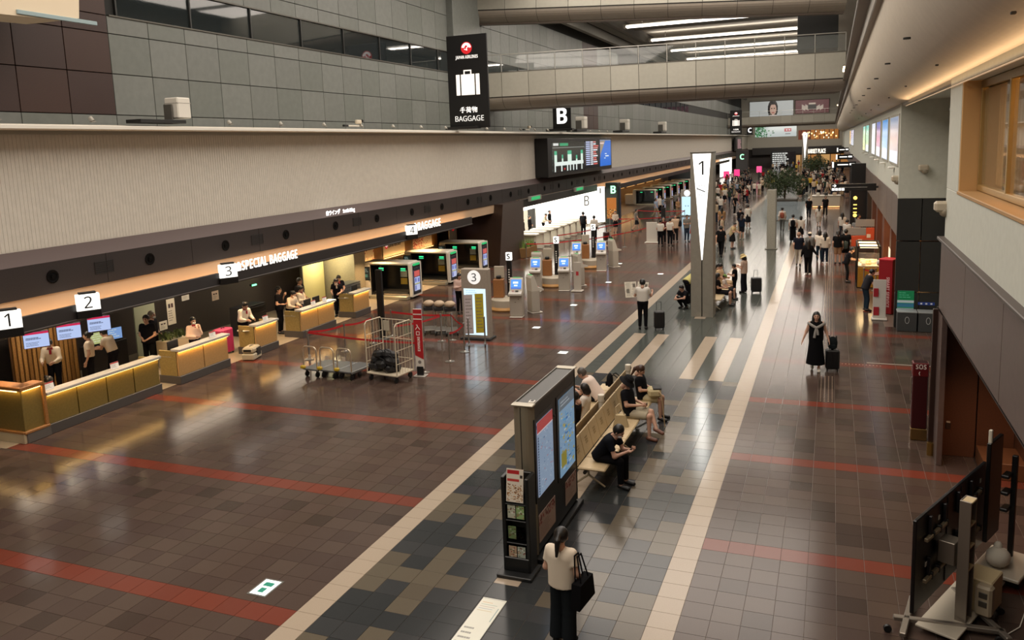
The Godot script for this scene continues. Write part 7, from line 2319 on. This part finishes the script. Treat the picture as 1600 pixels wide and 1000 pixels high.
	m = MB.new()
	m.tube([V(-.19, .04, -.08), V(-.2, .07, .02), V(-.1, .02, .12), V(0, -.03, .155), V(.1, .02, .12), V(.2, .07, .02), V(.19, .04, -.08)], .04, 8)
	m.tube([V(-.0, -.03, .155), V(-.03, -.16, .18), V(-.05, -.3, .19)], .035, 8)
	m.tube([V(.0, -.03, .155), V(.03, -.13, .18), V(.04, -.22, .19)], .03, 8)
	part(t, "knit", m.done(), cloth("8f8b86"))
	suitcase(V(.13, 0, -23.35), 0.1, V(.36, .6, .25), "0d0d0f", "black suitcase pulled by the long-haired woman")
	backpack(V(.13, .78, -23.36), PI, "1a1f21", "dark bag standing on the black suitcase", .85)
	# staff and customers on the west side
	person(V(-13.55, 0, -28.4), .9, "clerk in pale shirt with a clipboard beside the numbered panel", {"pose": "phone", "top": "in_long", "tc": "c9aca0", "lc": "0f0f12", "hair": "bob", "h": 1.62})
	person(V(-10.86, 0, -41.7), -.9, "woman with long dark hair and white bag at the third kiosk island", {"pose": "phone", "top": "out_short", "tc": "17171a", "lc": "131316", "hair": "long", "h": 1.6, "sc": "d0ccc4"})
	t = thing("shoulder_bag", "white shoulder bag on the woman at the third kiosk island", "bag", V(-10.68, .75, -41.6), .4)
	bx(t, "bag_body", V(.3, .32, .12), V(0, .16, 0), cloth("b5ada2"), .04)
	person(V(-9.84, 0, -50.0), PI, "man in white shirt seen from behind, left in the group of travellers", {"pose": "fold", "top": "in_short", "tc": "c9c3ba", "lc": "121215", "h": 1.68, "far": true})
	person(V(-9.3, 0, -50.3), PI * .9, "man in white shirt with bag at the right of the group", {"pose": "stand", "top": "in_short", "tc": "d0c8bd", "lc": "141417", "h": 1.74, "far": true})
	person(V(-9.9, 0, -51.3), .2, "person in dark red top facing the group", {"pose": "fold", "top": "out_short", "tc": "4a1f20", "lc": "141417", "h": 1.7, "far": true})
	person(V(-9.3, 0, -52.2), .3, "man in cream shirt with black backpack at the back of the group", {"pose": "stand", "top": "out_short", "tc": "c2a890", "lc": "1a1a1d", "h": 1.78, "far": true})
	backpack(V(-9.05, 1.2, -52.3), PI + .3, "1c1c1e", "black backpack of the man at the back of the group")
	person(V(-14.7, 0, -57.9), .3, "clerk in white sleeves and dark vest at the red belts of hall B", {"pose": "fold", "top": "in_long", "tc": "c9b8a8", "low": "skirt", "lc": "121215", "hair": "bun", "h": 1.56, "far": true})
	person(V(-14.66, 0, -52.0), PI + .2, "customer in white shirt with sling bag entering hall B", {"pose": "stand", "top": "in_long", "tc": "cfc9c0", "lc": "121215", "h": 1.76, "far": true})
	suitcase(V(-14.0, 0, -52.6), .8, V(.4, .6, .25), "3a1416", "dark red suitcase trailing behind the customer in hall B")
	person(V(-16.3, 0, -55.0), PI, "customer with dark backpack between the white counters", {"pose": "stand", "top": "out_short", "tc": "1c1c20", "lc": "16161a", "h": 1.76, "far": true})
	backpack(V(-16.3, 1.22, -54.82), 0, "2a2c30", "dark backpack on the customer at the white counters")
	person(V(-13.3, 0, -58.6), PI * .6, "person in short-sleeved dark clothes walking behind the belts of hall B", {"pose": "walk", "top": "out_short", "tc": "77706a", "low": "shorts", "lc": "2a2a2e", "h": 1.64, "far": true})
	for k in 6:
		person(V(-19.6 - .3 * (k % 2), 0, -47.2 - 2.2 * k), PI / 2, "clerk behind the white counters of hall B, %s from the leaning pillar" % ["first", "second", "third", "fourth", "fifth", "sixth"][k], {"pose": ["fold", "desk", "stand"][k % 3], "top": "in_long", "tc": ["16161a", "cfc4b4", "16161a"][k % 3], "lc": "131316", "hair": "bun", "h": 1.62, "far": true, "group": "clerks in hall B"})
	# around the column
	person(V(-5.2, 0, -32.2), PI * .8, "person in yellow-green top bending down behind the clock column", {"pose": "bend", "top": "out_short", "tc": "b5ad72", "lc": "18181b", "h": 1.7})
	person(V(-5.2, 0, -31.1), -.6, "person in black crouching at the foot of the clock column", {"pose": "crouch", "top": "out_short", "tc": "18181b", "lc": "131316", "h": 1.66})
	person(V(-4.0, 0, -32.0), PI / 2, "dark-clothed woman with long hair seated behind the clock column", {"pose": "sitread", "top": "out_short", "tc": "171416", "low": "shorts", "lc": "1c1a1e", "hair": "long", "h": 1.62})
	person(V(-3.9, 0, -33.3), PI / 2, "child in green cap on the seats behind the clock column", {"pose": "sitphone", "top": "out_short", "tc": "c4b8b0", "low": "shorts", "lc": "2a2a2e", "h": 1.3, "hat": "cap", "hatc": "6f8a4a"})
	person(V(-4.2, 0, -34.4), PI / 2 - .3, "woman in beige with dark hair sitting farther along behind the column", {"pose": "sitphone", "top": "out_short", "tc": "c9ac88", "low": "long", "lc": "b59c7c", "hair": "tail", "h": 1.66})
	person(V(-3.35, 0, -34.9), -PI / 2 - .3, "woman in straw hat standing by the seats behind the column", {"pose": "phone", "top": "out_short", "tc": "c0a898", "low": "wide", "lc": "1a1c22", "hair": "bob", "h": 1.62, "hat": "sun_hat", "hatc": "c2ac7c"})
	person(V(-3.6, 0, -33.7), -PI / 2, "person in black standing among the seats behind the column", {"pose": "phone", "top": "out_short", "tc": "141417", "lc": "141417", "h": 1.4})
	suitcase(V(-2.85, 0, -34.9), .3, V(.42, .66, .27), "1a1b1f", "black suitcase by the woman in the straw hat")
	person(V(-5.0, 0, -34.5), -PI / 2, "person in pale blue shirt seated facing the desks beside the column", {"pose": "sit", "top": "out_short", "tc": "9aa6b8", "lc": "1c1c20", "h": 1.66})
	person(V(-5.6, 0, -45.5), PI - .1, "man all in black walking away beyond the clock column", {"pose": "walk", "top": "out_short", "tc": "131315", "lc": "111113", "h": 1.74})
	# on the eastern lane
	person(V(-.94, 0, -39.9), PI, "woman in black with white shoes walking away along the pale stripe", {"pose": "stroll", "top": "out_long", "tc": "131315", "lc": "111113", "hair": "long", "h": 1.66, "sc": "d8d4cc"})
	person(V(-1.45, 0, -42.6), PI, "grey-haired man in navy shirt and white trousers walking away", {"pose": "walk", "top": "out_short", "tc": "1a1d26", "lc": "b9b0a2", "h": 1.72, "hc": "8f6f5c"})
	person(V(-.95, 0, -43.4), PI, "person in white cap and grey top beside the man in white trousers", {"pose": "walk", "top": "out_long", "tc": "6a6a68", "lc": "2a2a2c", "h": 1.64, "hat": "cap", "hatc": "c9bfae"})
	person(V(-.22, 0, -43.8), PI, "woman in cream cardigan and jeans with black shoulder bag", {"pose": "stand", "top": "out_long", "tc": "c4b8a8", "lc": "1d2430", "hair": "long", "h": 1.6, "sc": "cfcac2"})
	person(V(-.5, 0, -44.6), PI, "dark-haired woman in white next to the cream cardigan", {"pose": "stand", "top": "out_short", "tc": "d4ccc0", "lc": "22303c", "hair": "bob", "h": 1.6})
	person(V(.38, 0, -43.7), PI, "woman in black shirt and tan shorts at the stalls", {"pose": "stand", "top": "out_short", "tc": "141416", "low": "shorts", "lc": "8a6a50", "hair": "tail", "h": 1.68})
	person(V(.75, 0, -44.1), PI, "man in black with green-grey bag at the stalls", {"pose": "stand", "top": "out_short", "tc": "161618", "low": "shorts", "lc": "1a1a1c", "h": 1.72})
	backpack(V(.72, .95, -43.85), 0, "46504c", "green-grey bag on the man at the stalls")
	person(V(-2.15, 0, -52.9), PI, "person with black backpack and white shirt beyond the tall totem", {"pose": "stand", "top": "in_short", "tc": "d0c9c0", "low": "wide", "lc": "121214", "h": 1.7, "far": true})
	backpack(V(-2.15, 1.18, -52.72), 0, "17171a", "black backpack over a white shirt beyond the tall totem")
	person(V(-1.7, 0, -53.2), PI, "person in white blouse next to the black backpack", {"pose": "stand", "top": "out_short", "tc": "d8d0c4", "low": "skirt", "lc": "1a1a1c", "hair": "bob", "h": 1.58, "far": true})
	person(V(-3.1, 0, -58.7), PI, "person in grey trousers with salmon bag walking past the totem", {"pose": "walk", "top": "out_long", "tc": "cfc6bc", "lc": "5c5c58", "h": 1.68, "far": true})
	backpack(V(-3.1, 1.15, -58.55), 0, "a05a48", "salmon pink bag on the walker past the totem")
	person(V(-1.6, 0, -68.0), 0, "man in black shirt and trousers walking towards us by the pale reflection", {"pose": "walk", "top": "out_short", "tc": "15161a", "lc": "1a1e26", "h": 1.72, "far": true, "hat": "cap", "hatc": "b5b0a8"})
	person(V(-.4, 0, -70.0), .1, "dark walker to the right of the man in the pale cap", {"pose": "walk", "top": "out_short", "tc": "1c1a1c", "lc": "1c1c20", "h": 1.68, "far": true})
	person(V(-.75, 0, -61.0), PI, "person in white with flared skirt ahead of the black walker", {"pose": "walk", "top": "out_short", "tc": "d4ccc0", "low": "skirt", "lc": "b5aa9c", "hair": "long", "h": 1.62, "far": true})
	person(V(-8.7, 0, -55.6), PI, "person in long red dress in the open floor left of the totem", {"pose": "stroll", "top": "out_vest", "tc": "a8302c", "low": "dress", "lc": "a8302c", "hair": "long", "h": 1.62, "far": true})
	person(V(-7.5, 0, -49.0), PI, "person in white top and black shorts with crossbody strap", {"pose": "walk", "top": "out_short", "tc": "c9c0b0", "low": "shorts", "lc": "121214", "h": 1.68, "far": true})
	person(V(-9.4, 0, -62.0), PI, "person in brown shirt and jeans farther down the floor", {"pose": "stand", "top": "out_short", "tc": "9a6f48", "lc": "262c38", "h": 1.7, "far": true})
	person(V(-5.4, 0, -49.2), 1.2, "woman in yellow-green skirted outfit pushing a stroller", {"pose": "desk", "top": "out_short", "tc": "c4b088", "low": "skirt", "lc": "1a1a1c", "hair": "bun", "h": 1.62, "far": true})
	var st := thing("stroller", "black baby stroller in the open floor before the totem", "stroller", V(-6.1, 0, -49.0), .4)
	bx(st, "seat", V(.4, .4, .5), V(0, .6, 0), cloth("1a1a1c"), .08)
	var hd := MB.new()
	hd.ball(V(0, .9, -.1), V(.24, .2, .26), 6, 10)
	part(st, "hood", hd.done(), cloth("1a1a1c"))
	for s in [-1, 1]:
		cy(st, "frame_bar", V(s * .22, .1, .35), V(s * .22, 1.0, -.45), .014, mt("8a8a88", .3, .7), 6)
		for q in [-.3, .35]:
			var w := MB.new()
			w.cyl(V(-.02, 0, 0), V(.02, 0, 0), .09, .09, 10)
			part(st, "wheel", w.done(), mt("141414", .5), V(s * .22, .09, q))
	# at the stalls
	person(V(2.0, 0, -34.2), -PI / 2, "stall clerk in white cap and apron behind the red stand", {"pose": "desk", "top": "out_short", "tc": "c9c2ba", "lc": "1a1a1c", "h": 1.62, "hat": "cap", "hatc": "d0ccc4"})
	person(V(1.3, 0, -31.9), PI * .6, "shopper with bare arms bent over the white promotion stand", {"pose": "desk", "top": "out_short", "tc": "2a2a2e", "lc": "22303c", "h": 1.6})
	person(V(.75, 0, -38.2), PI / 2, "customer in dark clothes at the side of the glass stall", {"pose": "desk", "top": "out_short", "tc": "1a1a1e", "lc": "1a1a1c", "hair": "bun", "h": 1.6, "far": true})
	for k in 4: person(V([.9, 1.4, 1.6, .7][k], 0, [-50.2, -51.0, -53.5, -54.6][k]), PI * [.9, 1.1, .5, 1.0][k], "shopper crowding the warm-lit stalls, %s" % ["in pale shirt nearest the orange panel", "in grey beside the pale shirt", "in brown jacket at the lit shelf", "in white with a tan bag"][k], {"pose": ["phone", "stand", "fold", "stand"][k], "top": "out_short", "tc": ["c9c6c0", "8a8a88", "7a4a2c", "d4ccc0"][k], "lc": ["2a2a2e", "1c1c20", "22222a", "3a3a40"][k], "hair": ["short", "bob", "short", "long"][k], "h": 1.64, "far": true})
	crowd()

func phone(at: Vector3, turn: float, label: String):
	var t := thing("mobile_phone", label, "phone", at, turn)
	var o := bx(t, "case", V(.07, .012, .145), V(0, 0, 0), mt("101012", .3), .005)
	o.rotation.x = -.6

func crowd():
	var tops := [["white", "d4ccc0"], ["black", "151518"], ["cream", "c2ae94"], ["grey", "77756f"], ["red", "9a2a2c"], ["navy", "1d2433"], ["pale blue", "8f9db0"], ["yellow", "c2a53c"], ["tan", "a07c58"], ["dark green", "37463c"]]
	var lows := [["black trousers", "long", "141417"], ["dark shorts", "shorts", "25252a"], ["a dark skirt", "skirt", "1b1b1f"], ["jeans", "long", "2a3444"], ["beige trousers", "wide", "94846c"]]
	var zones := [[-14.5, -7.5, -68.0, -100.0, 44, "in the far queue"], [-14.0, -6.5, -102.0, -150.0, 36, "by the pink displays"], [-3.4, 1.6, -90.0, -125.0, 54, "beside the potted tree"], [-5.0, 1.6, -127.0, -185.0, 67, "before the market front"], [-11.5, -6.0, -158.0, -186.0, 16, "near the menu board"], [-9.0, -4.9, -51.5, -66.0, 10, "crossing before the queue"]]
	rng.seed = 4711
	var spots := []
	for z in zones:
		for k in z[4]:
			var p := Vector3.ZERO
			for tr in 30:
				p = V(rng.randf_range(z[0], z[1]), 0, rng.randf_range(z[2], z[3]))
				var ok := absf(p.x + 11.6) > 1.0 or absf(p.z + 71) > 1.5
				if absf(p.x + 4.33) < 1.0 and absf(p.z + 150) < 2: ok = false
				if absf(p.x + 2.4) < 1.5 and absf(p.z + 140) < 1.8: ok = false
				for s in spots:
					if s.distance_to(p) < .75: ok = false
				if ok: break
			spots.append(p)
			var a: Array = tops[[0, 0, 1, 1, 2, 3, 4, 5, 6, 0, 7, 8, 9, 1, 3][rng.randi() % 15]]
			var b: Array = lows[[0, 0, 0, 1, 2, 3, 3, 4][rng.randi() % 8]]
			var pose: String = ["stand", "walk", "phone", "walk", "fold"][rng.randi() % 5]
			var hair: String = ["short", "short", "bob", "long", "tail"][rng.randi() % 5]
			var kind := {"short": "short-haired", "bob": "bob-haired", "long": "long-haired", "tail": "pony-tailed"}
			var act := {"stand": "standing", "walk": "walking", "phone": "looking down", "fold": "with folded hands"}
			person(p, rng.randf_range(0, TAU) if rng.randf() < .5 else PI + rng.randf_range(-.4, .4), "%s person, %s top and %s, %s %s" % [kind[hair], a[0], b[0], act[pose], z[5]], {"pose": pose, "top": "out_short", "tc": a[1], "low": b[1], "lc": b[2], "hair": hair, "h": rng.randf_range(1.52, 1.8), "far": true, "group": "crowd %s" % z[5], "sc": ["1a1a1a", "c9c4bc"][rng.randi() % 2], "hc": ["0f0c0b", "1c1411", "2e1f18"][rng.randi() % 3]})

func _ready():
	rng.seed = 20240731
	var cam := Camera3D.new()
	cam.name = "camera"
	add_child(cam)
	cam.position = cam_at
	cam.basis = Basis(Vector3.UP, deg_to_rad(21.6766)) * Basis(Vector3.RIGHT, deg_to_rad(-8.4993)) * Basis(Vector3.BACK, deg_to_rad(-2.0881))
	cam.projection = Camera3D.PROJECTION_FRUSTUM
	cam.near = 0.1
	cam.far = 400.0
	cam.keep_aspect = Camera3D.KEEP_HEIGHT
	cam.size = 0.1 * 1000.0 / 1262.83
	cam.frustum_offset = Vector2(0, 0.1 * (420.38 - 500.0) / 1262.83)
	cam.current = true
	var we := WorldEnvironment.new()
	we.name = "environment"
	add_child(we)
	var env := Environment.new()
	env.background_mode = Environment.BG_COLOR
	env.background_color = Color(0.0, 0.0, 0.0)
	env.tonemap_mode = Environment.TONE_MAPPER_LINEAR
	env.tonemap_exposure = 1.1
	env.sdfgi_enabled = true
	env.ssao_enabled = true
	env.ssil_enabled = true
	we.environment = env
	build_floor()
	build_west()
	build_east()
	build_roof()
	build_desks()
	build_hall_b()
	build_queue_gear()
	build_middle()
	build_east_things()
	build_far_end()
	build_people()
